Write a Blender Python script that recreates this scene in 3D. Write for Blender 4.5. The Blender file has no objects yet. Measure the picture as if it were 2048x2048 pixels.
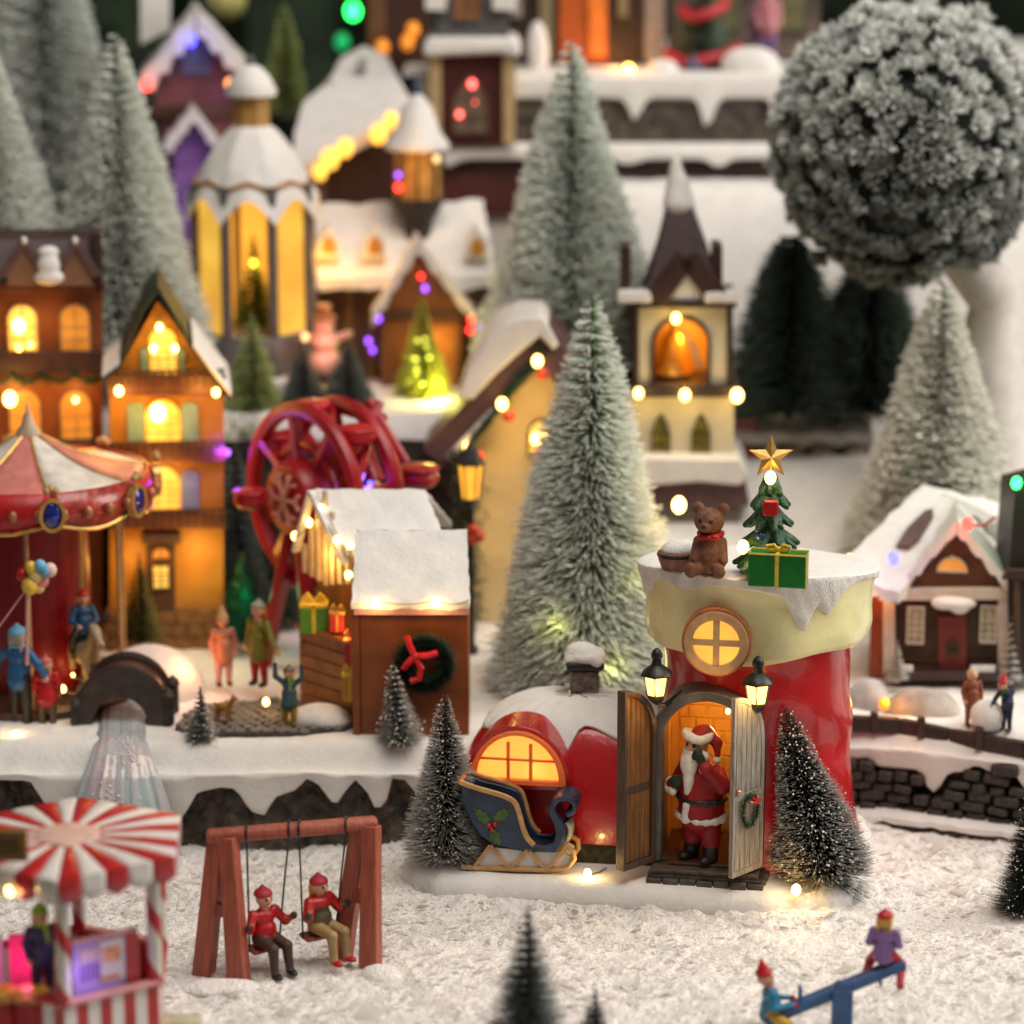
import bpy, math, random
import numpy as np
from mathutils import Vector, Matrix
# ---------------------------------------------------------------- scene, camera, light (1 unit = 1 cm)
S = bpy.context.scene
C = S.collection
S.unit_settings.scale_length = 0.01
PI = math.pi
R = math.radians
CAM = Vector((0, -150, 56)); PITCH = R(13); FPX = 1024 / math.tan(R(10))
cd = bpy.data.cameras.new('camera'); cam = bpy.data.objects.new('camera', cd); C.objects.link(cam)
cam.location = CAM; cam.rotation_euler = (R(90) - PITCH, 0, 0)
cd.sensor_width = 360; cd.lens = 180 / math.tan(R(10)); cd.clip_start = 1; cd.clip_end = 2000
cd.dof.use_dof = True; cd.dof.focus_distance = 154.3; cd.dof.aperture_fstop = .46
cd.dof.aperture_blades = 0
S.camera = cam
S.view_settings.view_transform = 'Standard'; S.view_settings.look = 'None'
S.view_settings.exposure = 0; S.view_settings.gamma = 1
S.cycles.use_denoising = True
S.cycles.max_bounces = 6; S.cycles.diffuse_bounces = 3; S.cycles.glossy_bounces = 3
S.cycles.transmission_bounces = 4; S.cycles.transparent_max_bounces = 6
S.cycles.sample_clamp_indirect = 4; S.cycles.sample_clamp_direct = 0
S.cycles.caustics_reflective = False; S.cycles.caustics_refractive = False
w = bpy.data.worlds.new('World'); S.world = w; w.use_nodes = True
w.node_tree.nodes['Background'].inputs[0].default_value = (1, .92, .84, 1)
w.node_tree.nodes['Background'].inputs[1].default_value = .12

def area(name, loc, aim, sx, sy, power, col):
    d = bpy.data.lights.new(name, 'AREA'); d.shape = 'RECTANGLE'; d.size = sx; d.size_y = sy; d.energy = power; d.color = col
    o = bpy.data.objects.new(name, d); C.objects.link(o); o.location = loc
    o.rotation_euler = (Vector(aim) - Vector(loc)).to_track_quat('-Z', 'Y').to_euler()
    return o
area('ceiling_light', (40, -35, 175), (4, 15, 0), 140, 110, 255000, (1, .935, .86))
area('shop_window_light', (135, 15, 82), (12, 6, 10), 60, 90, 150000, (1, .93, .85))

def W(px, py, Y):                    # point of the ray through photo pixel (px, py) at depth Y
    u = (px - 1024) / FPX; v = (py - 1024) / FPX
    dy = math.cos(PITCH) - v * math.sin(PITCH); dz = -math.sin(PITCH) - v * math.cos(PITCH)
    t = (Y - CAM.y) / dy
    return Vector((u * t, Y, CAM.z + t * dz))
def G(px, py, z):                    # the same at height z
    u = (px - 1024) / FPX; v = (py - 1024) / FPX
    dy = math.cos(PITCH) - v * math.sin(PITCH); dz = -math.sin(PITCH) - v * math.cos(PITCH)
    t = (z - CAM.z) / dz
    return Vector((u * t, CAM.y + t * dy, z))

# ---------------------------------------------------------------- materials
def srgb(h):
    h = h.lstrip('#'); c = [int(h[i:i+2], 16) / 255 for i in (0, 2, 4)]
    return tuple(x / 12.92 if x <= .04045 else ((x + .055) / 1.055) ** 2.4 for x in c)
MATS = {}
def mat(name, col, rough=.55, var=.15, scale=1.2, bump=.15, bscale=6, metal=0, coat=0, spec=.5, sss=0, emit=0, trans=0, bdist=.08, stretch=None, detail=3, c2=None):
    if name in MATS: return MATS[name]
    m = bpy.data.materials.new(name); m.use_nodes = True; MATS[name] = m
    nt = m.node_tree; N = nt.nodes; L = nt.links; b = N['Principled BSDF']
    tc = N.new('ShaderNodeTexCoord'); src = tc.outputs['Object']
    if stretch:
        mp = N.new('ShaderNodeMapping'); mp.inputs['Scale'].default_value = stretch; L.new(src, mp.inputs['Vector']); src = mp.outputs[0]
    n1 = N.new('ShaderNodeTexNoise'); n1.inputs['Scale'].default_value = scale; n1.inputs['Detail'].default_value = detail; L.new(src, n1.inputs['Vector'])
    r = N.new('ShaderNodeValToRGB'); r.color_ramp.elements[0].position = .32; r.color_ramp.elements[1].position = .68
    lo = tuple(max(0, x * (1 - var)) for x in col); hi = tuple(min(1, x * (1 + var)) for x in col)
    if c2: hi = c2
    r.color_ramp.elements[0].color = (*lo, 1); r.color_ramp.elements[1].color = (*hi, 1)
    L.new(n1.outputs[0], r.inputs[0]); L.new(r.outputs[0], b.inputs['Base Color'])
    b.inputs['Roughness'].default_value = rough; b.inputs['Metallic'].default_value = metal
    b.inputs['Coat Weight'].default_value = coat; b.inputs['Specular IOR Level'].default_value = spec
    b.inputs['Transmission Weight'].default_value = trans
    if sss:
        b.inputs['Subsurface Weight'].default_value = sss; b.inputs['Subsurface Radius'].default_value = (.4, .3, .2)
    if bump:
        n2 = N.new('ShaderNodeTexNoise'); n2.inputs['Scale'].default_value = bscale; n2.inputs['Detail'].default_value = 4; L.new(src, n2.inputs['Vector'])
        bp = N.new('ShaderNodeBump'); bp.inputs['Strength'].default_value = bump; bp.inputs['Distance'].default_value = bdist
        L.new(n2.outputs[0], bp.inputs['Height']); L.new(bp.outputs[0], b.inputs['Normal'])
    if emit:
        L.new(r.outputs[0], b.inputs['Emission Color']); b.inputs['Emission Strength'].default_value = emit
    return m
def glow(name, col, st, var=.3, scale=1.0):   # lit pane or bulb
    if name in MATS: return MATS[name]
    m = bpy.data.materials.new(name); m.use_nodes = True; MATS[name] = m
    nt = m.node_tree; N = nt.nodes; L = nt.links; b = N['Principled BSDF']
    b.inputs['Base Color'].default_value = (*[x * .5 for x in col], 1); b.inputs['Roughness'].default_value = .4
    tc = N.new('ShaderNodeTexCoord'); n1 = N.new('ShaderNodeTexNoise'); n1.inputs['Scale'].default_value = scale
    L.new(tc.outputs['Object'], n1.inputs['Vector'])
    r = N.new('ShaderNodeValToRGB'); r.color_ramp.elements[0].position = .3; r.color_ramp.elements[1].position = .7
    r.color_ramp.elements[0].color = (*[x * (1 - var) for x in col], 1); r.color_ramp.elements[1].color = (*[min(1, x * (1 + var)) for x in col], 1)
    L.new(n1.outputs[0], r.inputs[0]); L.new(r.outputs[0], b.inputs['Emission Color']); b.inputs['Emission Strength'].default_value = st
    return m
def backlit(name, col, k=.75):        # thin plastic pane lit from behind by the bulb in the house
    m = bpy.data.materials.new(name); m.use_nodes = True; MATS[name] = m
    nt = m.node_tree; N = nt.nodes; L = nt.links
    out = N['Material Output']; N.remove(N['Principled BSDF'])
    t = N.new('ShaderNodeBsdfTranslucent'); t.inputs[0].default_value = (*col, 1)
    d = N.new('ShaderNodeBsdfPrincipled'); d.inputs['Base Color'].default_value = (*col, 1); d.inputs['Roughness'].default_value = .3
    mx = N.new('ShaderNodeMixShader'); mx.inputs[0].default_value = k
    L.new(d.outputs[0], mx.inputs[1]); L.new(t.outputs[0], mx.inputs[2]); L.new(mx.outputs[0], out.inputs[0])
    return m
def frosted(name, base, tip, a=.45, b=.95, rough=.7):    # needles, frosted towards their tips
    m = bpy.data.materials.new(name); m.use_nodes = True; MATS[name] = m
    nt = m.node_tree; N = nt.nodes; L = nt.links; p = N['Principled BSDF']
    at = N.new('ShaderNodeAttribute'); at.attribute_name = 'frost'
    r = N.new('ShaderNodeValToRGB'); r.color_ramp.elements[0].position = a; r.color_ramp.elements[1].position = b
    r.color_ramp.elements[0].color = (*base, 1); r.color_ramp.elements[1].color = (*tip, 1)
    L.new(at.outputs['Fac'], r.inputs[0]); L.new(r.outputs[0], p.inputs['Base Color']); p.inputs['Roughness'].default_value = rough
    p.inputs['Specular IOR Level'].default_value = .3
    return m

SNOW = mat('snow_paint', (.80, .77, .73), .75, .05, .8, .35, 3.5, bdist=.15)
SNOWR = mat('rough_snow', (.82, .79, .75), .8, .06, 2, .6, 9, bdist=.12)
CLOTH = mat('snow_cloth', (.66, .61, .57), .9, .05, .1, .2, .5, bdist=.5)
FLUFF = mat('snow_fibre', (.84, .80, .76), .75, .06, 1.5, .8, 5, bdist=.2)
REDB = mat('boot_red', (.50, .010, .013), .25, .10, .9, .28, 1.6, coat=.4, bdist=.12)
CREAM = mat('cuff_cream', (.93, .85, .44), .3, .10, .4, .35, .7, coat=.3, bdist=.2)
RED = mat('red_paint', (.46, .010, .012), .35, .2, 1, .2, 4)
RED2 = mat('red_velvet', (.30, .006, .01), .6, .25, 2, .3, 6)
PINKR = mat('faded_red', (.55, .16, .13), .5, .2, 1, .2, 3)
BLACK = mat('black_paint', (.012, .011, .011), .4, .3, 2, .2, 6)
STONE = mat('dark_stone', (.020, .016, .014), .6, .4, 1.2, .9, 2.2, bdist=.3, c2=(.050, .038, .030))
ROCK = mat('cliff_rock', (.014, .011, .010), .45, .4, .9, 1.0, 2.2, bdist=.4, c2=(.11, .075, .05))
GREYW = mat('grey_wood', (.20, .17, .15), .55, .3, 1.5, .5, 5, stretch=(4, 4, .5))
PLANK = mat('worn_plank', (.30, .26, .21), .5, .35, 2.0, .6, 6, stretch=(5, 5, .4), c2=(.44, .40, .35))
BROWN = mat('brown_wood', (.07, .030, .014), .55, .3, 1, .3, 4)
DBROWN = mat('dark_brown_roof', (.045, .017, .014), .5, .3, 1, .3, 4)
MAUVE = mat('mauve_roof', (.11, .055, .055), .6, .2, 1, .3, 4)
ORANGE = mat('orange_wall', (.46, .20, .022), .5, .15, .6, .15, 5)
ORANGE2 = mat('orange_brown_wall', (.24, .065, .014), .5, .2, .6, .15, 5)
AMBER = mat('amber_room', (.72, .36, .05), .5, .12, .6, .15, 4)
CWALL = mat('cream_wall', (.66, .60, .45), .6, .08, .7, .2, 4)
GREY = mat('grey_paint', (.10, .095, .095), .5, .2, 1, .2, 5)
GOLD = mat('gold_paint', (.62, .36, .10), .32, .2, 2, .15, 6, metal=.6)
TAN = mat('tan_trim', (.50, .29, .12), .5, .2, 2, .2, 8)
NAVY = mat('navy_paint', (.022, .042, .085), .4, .3, 1, .2, 5)
BLUE = mat('blue_coat', (.012, .10, .27), .5, .2, 2, .2, 6)
LBLUE = mat('light_blue', (.16, .44, .66), .6, .15, 3, .3, 8)
SKIN = mat('skin_paint', (.62, .33, .22), .5, .08, 2, .1, 6)
FUR = mat('white_fur', (.78, .73, .66), .85, .08, 4, .8, 12, bdist=.1)
GREEN = mat('green_paint', (.010, .17, .022), .3, .15, 1, .15, 4)
DGREEN = mat('dark_green', (.012, .045, .014), .6, .3, 3, .6, 6)
LGREEN = mat('lime_green', (.16, .30, .03), .6, .3, 3, .5, 6)
YELLOW = mat('yellow_paint', (.75, .50, .05), .4, .15, 2, .15, 5)
PURPLE = mat('purple_paint', (.24, .12, .34), .5, .2, 1, .2, 5)
PINK = mat('pink_paint', (.62, .30, .28), .5, .15, 1, .2, 5)
BEARM = mat('bear_brown', (.19, .075, .038), .6, .35, 3, .9, 14, bdist=.08)
WOODR = mat('swing_wood', (.36, .085, .048), .45, .22, 1.2, .6, 4, stretch=(3, 3, .35), bdist=.12)
COBBLE = mat('cobble_grey', (.16, .14, .12), .7, .35, 2, .5, 5)
B_WARM = glow('warm_bulb', (1, .60, .17), 9, .05)
B_AMB = glow('amber_bulb', (1, .44, .06), 16, .05)
B_RED = glow('red_bulb', (1, .025, .018), 10, .05)
B_BLUE = glow('blue_bulb', (.07, .07, 1), 7, .05)
B_GREEN = glow('green_bulb', (.02, 1, .10), 10, .05)
B_PUR = glow('violet_bulb', (.30, .08, .9), 5, .05)
P_YEL = glow('lit_pane', (1, .50, .08), 1.25, .35, .5)
P_ORA = glow('lit_pane_orange', (1, .33, .035), .62, .35, .5)
P_LAMP = glow('lamp_pane', (1, .62, .16), 3.0, .1, .7)

# ---------------------------------------------------------------- mesh builder
class MB:
    def __init__(s): s.v = []; s.f = []; s.m = []; s.M = None
    def add(s, vs, fs, mi=0):
        o = len(s.v)
        if s.M is not None: vs = [s.M @ Vector(p) for p in vs]
        s.v += [tuple(p) for p in vs]; s.f += [tuple(i + o for i in f) for f in fs]; s.m += [mi] * len(fs); return s
    def box(s, x0, x1, y0, y1, z0, z1, mi=0):
        return s.add([(x, y, z) for z in (z0, z1) for y in (y0, y1) for x in (x0, x1)],
                     [(0, 2, 3, 1), (4, 5, 7, 6), (0, 1, 5, 4), (2, 6, 7, 3), (0, 4, 6, 2), (1, 3, 7, 5)], mi)
    def beam(s, a, b, w, h, mi=0, up=(0, 0, 1), w1=None, h1=None):
        a = Vector(a); b = Vector(b); d = (b - a).normalized(); sd = d.cross(Vector(up))
        if sd.length < 1e-4: sd = d.cross(Vector((0, 1, 0)))
        sd.normalize(); u = sd.cross(d); w1 = w if w1 is None else w1; h1 = h if h1 is None else h1
        vs = [p + sd * (i * ww / 2) + u * (j * hh / 2) for p, ww, hh in ((a, w, h), (b, w1, h1)) for i, j in ((-1, -1), (1, -1), (1, 1), (-1, 1))]
        return s.add(vs, [(3, 2, 1, 0), (4, 5, 6, 7), (0, 1, 5, 4), (1, 2, 6, 5), (2, 3, 7, 6), (3, 0, 4, 7)], mi)
    def tube(s, pts, r, n=8, mi=0, closed=False, caps=True):
        pts = [Vector(p) for p in pts]; k = len(pts); rr = r if isinstance(r, (list, tuple)) else [r] * k
        up = Vector((0, 0, 1)); vs = []
        t0 = (pts[1] - pts[0]).normalized(); x = t0.cross(up)
        if x.length < 1e-3: x = t0.cross(Vector((0, 1, 0)))
        x.normalize()
        for i, p in enumerate(pts):
            if closed: t = pts[(i + 1) % k] - pts[i - 1]
            else: t = pts[min(i + 1, k - 1)] - pts[max(i - 1, 0)]
            t.normalize(); x = (x - t * x.dot(t)).normalized(); y = t.cross(x)
            vs += [p + (x * math.cos(a) + y * math.sin(a)) * rr[i] for a in [2 * PI * j / n for j in range(n)]]
        fs = []
        for i in range(k if closed else k - 1):
            a = i * n; b = ((i + 1) % k) * n
            fs += [(a + j, a + (j + 1) % n, b + (j + 1) % n, b + j) for j in range(n)]
        if caps and not closed: fs += [tuple(range(n))[::-1], tuple(range((k - 1) * n, k * n))]
        return s.add(vs, fs, mi)
    def lathe(s, prof, n=24, c=(0, 0), mi=0, rot=0, cap=True, f=None):
        vs = []; fs = []; k = len(prof)
        for r, z in prof:
            for j in range(n):
                a = 2 * PI * j / n + rot; q = r * (f(a, z) if f else 1)
                vs.append((c[0] + q * math.cos(a), c[1] + q * math.sin(a), z))
        for i in range(k - 1): fs += [(i * n + j, i * n + (j + 1) % n, (i + 1) * n + (j + 1) % n, (i + 1) * n + j) for j in range(n)]
        if cap: fs += [tuple(range(n))[::-1], tuple(range((k - 1) * n, k * n))]
        return s.add(vs, fs, mi)
    def sph(s, c, r, nu=12, nv=8, mi=0):
        r = r if isinstance(r, (tuple, list)) else (r, r, r); vs = [(c[0], c[1], c[2] - r[2])]; fs = []
        for i in range(1, nv):
            t = PI * i / nv - PI / 2
            vs += [(c[0] + r[0] * math.cos(t) * math.cos(2 * PI * j / nu), c[1] + r[1] * math.cos(t) * math.sin(2 * PI * j / nu), c[2] + r[2] * math.sin(t)) for j in range(nu)]
        vs.append((c[0], c[1], c[2] + r[2])); T = len(vs) - 1
        fs += [(0, 1 + (j + 1) % nu, 1 + j) for j in range(nu)]
        for i in range(nv - 2): fs += [(1 + i * nu + j, 1 + i * nu + (j + 1) % nu, 1 + (i + 1) * nu + (j + 1) % nu, 1 + (i + 1) * nu + j) for j in range(nu)]
        b = 1 + (nv - 2) * nu; fs += [(b + j, b + (j + 1) % nu, T) for j in range(nu)]
        return s.add(vs, fs, mi)
    def prism(s, poly, y0, y1, mi=0):          # polygon in xz pushed from y0 to y1
        n = len(poly); vs = [(x, y0, z) for x, z in poly] + [(x, y1, z) for x, z in poly]
        fs = [tuple(range(n)), tuple(range(2 * n - 1, n - 1, -1))] + [(i, n + i, n + (i + 1) % n, (i + 1) % n) for i in range(n)]
        return s.add(vs, fs, mi)
    def ring(s, o, i, y0, y1, mi=0, closed=True):  # band between two matching outlines in xz
        n = len(o); vs = [(x, y, z) for y in (y0, y1) for P in (o, i) for x, z in P]; fs = []
        for k in range(n if closed else n - 1):
            j = (k + 1) % n
            fs += [(k, j, n + j, n + k), (2 * n + j, 2 * n + k, 3 * n + k, 3 * n + j), (k, 2 * n + k, 2 * n + j, j), (n + j, 3 * n + j, 3 * n + k, n + k)]
        if not closed: fs += [(0, n, 3 * n, 2 * n), (n - 1, 3 * n - 1, 4 * n - 1, 2 * n - 1)]
        return s.add(vs, fs, mi)
    def grid(s, P, mi=0, wrap=False, keep=None):   # P[i][j] points
        a = len(P); b = len(P[0]); fs = []
        for i in range(a - 1):
            for j in range(b if wrap else b - 1):
                if keep and not keep(i, j): continue
                fs.append((i * b + j, i * b + (j + 1) % b, (i + 1) * b + (j + 1) % b, (i + 1) * b + j))
        return s.add([p for row in P for p in row], fs, mi)
    def mesh(s, name, mats, smooth=40):
        me = bpy.data.meshes.new(name); me.from_pydata(s.v, [], s.f)
        for m in (mats if isinstance(mats, (list, tuple)) else [mats]): me.materials.append(m)
        me.polygons.foreach_set('material_index', s.m)
        if smooth:
            me.polygons.foreach_set('use_smooth', [True] * len(s.f)); me.set_sharp_from_angle(angle=R(smooth))
        me.update(); return me
    def build(s, name, mats, parent=None, loc=None, smooth=40, bevel=0, rz=None, fix=True, **kw):
        return link(name, s.mesh(name, mats, smooth), parent, loc, bevel, rz, fix, **kw)
def link(name, me, parent=None, loc=None, bevel=0, rz=None, fix=False, **kw):
    o = bpy.data.objects.new(name, me); C.objects.link(o)
    if parent is not None: o.parent = parent
    if loc is not None: o.location = loc
    if rz is not None: o.rotation_euler = (0, 0, rz)
    if fix:
        import bmesh
        b = bmesh.new(); b.from_mesh(me); bmesh.ops.recalc_face_normals(b, faces=b.faces); b.to_mesh(me); b.free()
    if bevel:
        m = o.modifiers.new('edge', 'BEVEL'); m.width = bevel; m.segments = 2; m.limit_method = 'ANGLE'; m.angle_limit = R(40)
    for k, v in kw.items(): o[k] = v
    return o
def thing(name, label, cat, loc, group=None, rz=0):
    o = bpy.data.objects.new(name, None); C.objects.link(o); o.location = loc; o.rotation_euler = (0, 0, rz)
    o.empty_display_size = .5; o['label'] = label; o['category'] = cat
    if group: o['group'] = group
    return o
def mtx(o): return Matrix.Translation(o.location) @ o.rotation_euler.to_matrix().to_4x4()
def inv(o, p): return mtx(o).inverted() @ Vector(p)
def TPW(o):                                   # photo pixel + depth offset -> the thing's own coordinates
    M = mtx(o).inverted(); Y0 = o.location.y
    return lambda px, py, dy=0: M @ W(px, py, Y0 + dy)
def TP(o):                                    # the same, on the thing's own plane y = dy
    M = mtx(o).inverted(); c = M @ CAM
    def f(px, py, dy=0):
        d = M @ W(px, py, 0) - c; return c + d * ((dy - c.y) / d.y)
    return f
def face(x, y): return math.atan2(-x, y + 150)
def pl(name, loc, power, col, r=.3, parent=None):   # the light a bulb gives
    d = bpy.data.lights.new(name, 'POINT'); d.energy = power * .55; d.color = col; d.shadow_soft_size = r
    o = bpy.data.objects.new(name, d); C.objects.link(o); o.location = loc
    if parent is not None: o.parent = parent
    return o
_ball = {}
def bulb(parent, p, m=None, r=.2, name='light_bulb', **kw):
    m = m or B_WARM
    if m.name not in _ball: _ball[m.name] = MB().sph((0, 0, 0), (1, 1, 1.25), 10, 7).mesh('light_bulb', m)
    o = link(name, _ball[m.name], parent, p, **kw); o.scale = (r * .82, r * .82, r * .82); return o
# ---------------------------------------------------------------- soft union of rounded primitives -> one continuous skin
def cap(a, b, r0, r1, m=0): return ('c', Vector(a), Vector(b), r0, r1, m)
def ell(c, r, m=0, rot=None): return ('e', Vector(c), tuple(r) if isinstance(r, (tuple, list, Vector)) else (r, r, r), rot, m)
def sdf(p, q):
    if p[0] == 'c':
        a = np.array(p[1]); ab = np.array(p[2]) - a; L = float(ab @ ab) + 1e-9
        t = np.clip(((q - a) @ ab) / L, 0, 1)
        return np.linalg.norm(q - a - t[..., None] * ab, axis=-1) - (p[3] + (p[4] - p[3]) * t)
    d = q - np.array(p[1])
    if p[3] is not None: d = d @ np.array(p[3])
    r = np.array(p[2]); k = np.linalg.norm(d / r, axis=-1)
    return (k - 1) * k / (np.linalg.norm(d / r**2, axis=-1) + 1e-9)
def soft(prims, vox, k=.15, rough=0, seed=0, cut=None):
    lo = np.full(3, 1e9); hi = -lo
    for p in prims:
        if p[0] == 'c':
            for e, r in ((p[1], p[3]), (p[2], p[4])): lo = np.minimum(lo, np.array(e) - r); hi = np.maximum(hi, np.array(e) + r)
        else:
            r = max(p[2]) if p[3] is not None else np.array(p[2]); lo = np.minimum(lo, np.array(p[1]) - r); hi = np.maximum(hi, np.array(p[1]) + r)
    lo -= 2.5 * vox; hi += 2.5 * vox; n = np.ceil((hi - lo) / vox).astype(int) + 1
    ax = [lo[i] + vox * np.arange(n[i]) for i in range(3)]
    Q = np.stack(np.meshgrid(*ax, indexing='ij'), -1)
    D = None
    for p in prims:
        d = sdf(p, Q)
        if D is None: D = d
        else:
            h = np.clip(.5 + .5 * (D - d) / k, 0, 1); D = D * (1 - h) + d * h - k * h * (1 - h)
    if rough:
        rng = np.random.default_rng(seed)
        for fr, am in ((1.3, 1), (2.9, .5), (6.1, .25)):
            A = rng.normal(size=(5, 3)) * fr; ph = rng.uniform(0, 6.28, 5)
            D = D + rough * am * np.sin(Q @ A.T + ph).mean(-1)
    if cut is not None: D = np.maximum(D, cut(Q))
    ins = D < 0
    c = [D[i:n[0]-1+i, j:n[1]-1+j, l:n[2]-1+l] for i in (0, 1) for j in (0, 1) for l in (0, 1)]
    cs = np.stack(c, -1); inn = cs < 0; act = inn.any(-1) & ~inn.all(-1)
    idx = -np.ones(act.shape, int); ai = np.argwhere(act); idx[act] = np.arange(len(ai))
    off = np.array([(i, j, l) for i in (0, 1) for j in (0, 1) for l in (0, 1)], float)
    cv = cs[act]; s = np.zeros((len(ai), 3)); cnt = np.zeros(len(ai))
    for a in range(8):
        for b in range(a + 1, 8):
            if abs(off[a] - off[b]).sum() != 1: continue
            x = (cv[:, a] < 0) != (cv[:, b] < 0)
            t = np.where(x, cv[:, a] / np.where(x, cv[:, a] - cv[:, b], 1), 0)
            s += np.where(x[:, None], off[a] + t[:, None] * (off[b] - off[a]), 0); cnt += x
    V = lo + (ai + s / cnt[:, None]) * vox
    F = []
    for a in range(3):
        b, e = (a + 1) % 3, (a + 2) % 3
        sl = [slice(None)] * 3; s2 = [slice(None)] * 3
        sl[a] = slice(0, n[a]-1); s2[a] = slice(1, n[a])
        A = ins[tuple(sl)]; B = ins[tuple(s2)]; cr = np.argwhere(A != B)
        cr = cr[(cr[:, b] > 0) & (cr[:, e] > 0) & (cr[:, b] < n[b]-1) & (cr[:, e] < n[e]-1)]
        if not len(cr): continue
        fl = A[tuple(cr.T)]
        def I(db, de):
            g = cr.copy(); g[:, b] -= db; g[:, e] -= de; return idx[tuple(g.T)]
        q = np.stack([I(1, 1), I(0, 1), I(0, 0), I(1, 0)], -1); q[~fl] = q[~fl][:, ::-1]; F.append(q)
    F = np.concatenate(F); F = F[(F >= 0).all(1)]
    return V, F
def blob(name, prims, mats, vox, k=.15, parent=None, loc=None, rough=0, seed=0, cut=None, rz=None, **kw):
    V, F = soft(prims, vox, k, rough, seed, cut)
    me = bpy.data.meshes.new(name); me.from_pydata(V.tolist(), [], F.tolist())
    for m in (mats if isinstance(mats, (list, tuple)) else [mats]): me.materials.append(m)
    if len(me.materials) > 1:
        c = V[F].mean(1); d = np.stack([sdf(p, c) for p in prims], -1); mi = np.array([p[-1] for p in prims])[d.argmin(-1)]
        me.polygons.foreach_set('material_index', mi.astype(np.int32))
    me.polygons.foreach_set('use_smooth', [True] * len(F)); me.update()
    return link(name, me, parent, loc, 0, rz, **kw)
# ---------------------------------------------------------------- bottle-brush trees
def spikes(P0, P1, w, f0=0., f1=1.):
    n = len(P0); d = P1 - P0; L = np.linalg.norm(d, axis=1, keepdims=True); d = d / L
    a = np.cross(d, [0, 0, 1.]); a /= np.linalg.norm(a, axis=1, keepdims=True) + 1e-9; b = np.cross(d, a)
    w = np.asarray(w).reshape(-1, 1) * np.ones((n, 1))
    V = np.stack([P0 + a * w, P0 - a * w * .5 + b * w * .87, P0 - a * w * .5 - b * w * .87, P1], 1).reshape(-1, 3)
    i = 4 * np.arange(n)[:, None]; F = np.concatenate([i + np.array([[0, 1, 3]]), i + np.array([[1, 2, 3]]), i + np.array([[2, 0, 3]])])
    fr = np.tile([f0, f0, f0, f1], (n, 1)).reshape(-1).astype(np.float32)
    return V, F, fr
def bristles(P0, P1, w, tip=.6):
    n = len(P0); d = P1 - P0; d = d / np.linalg.norm(d, axis=1, keepdims=True)
    a = np.cross(d, [0, 0, 1.]); a /= np.linalg.norm(a, axis=1, keepdims=True) + 1e-9; b = np.cross(d, a)
    k = [a, -a * .5 + b * .87, -a * .5 - b * .87]
    V = np.stack([P0 + q * w for q in k] + [P1 + q * w * tip for q in k], 1).reshape(-1, 3)
    f = np.array([(0, 1, 4, 3), (1, 2, 5, 4), (2, 0, 3, 5)]); F = (6 * np.arange(n)[:, None, None] + f).reshape(-1, 4)
    return V, F, np.tile([0, 0, 0, 1., 1., 1.], n).astype(np.float32)
def npmesh(name, V, F, m, frost=None, smooth=False):
    me = bpy.data.meshes.new(name); k = F.shape[1]
    me.vertices.add(len(V)); me.vertices.foreach_set('co', np.ascontiguousarray(V, np.float32).ravel())
    me.loops.add(F.size); me.loops.foreach_set('vertex_index', np.ascontiguousarray(F, np.int32).ravel())
    me.polygons.add(len(F)); me.polygons.foreach_set('loop_start', np.arange(0, F.size, k, dtype=np.int32))
    me.update(calc_edges=True); me.materials.append(m)
    if frost is not None:
        at = me.attributes.new('frost', 'FLOAT', 'POINT'); at.data.foreach_set('value', frost)
    if smooth: me.polygons.foreach_set('use_smooth', [True] * len(F))
    return me
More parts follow.
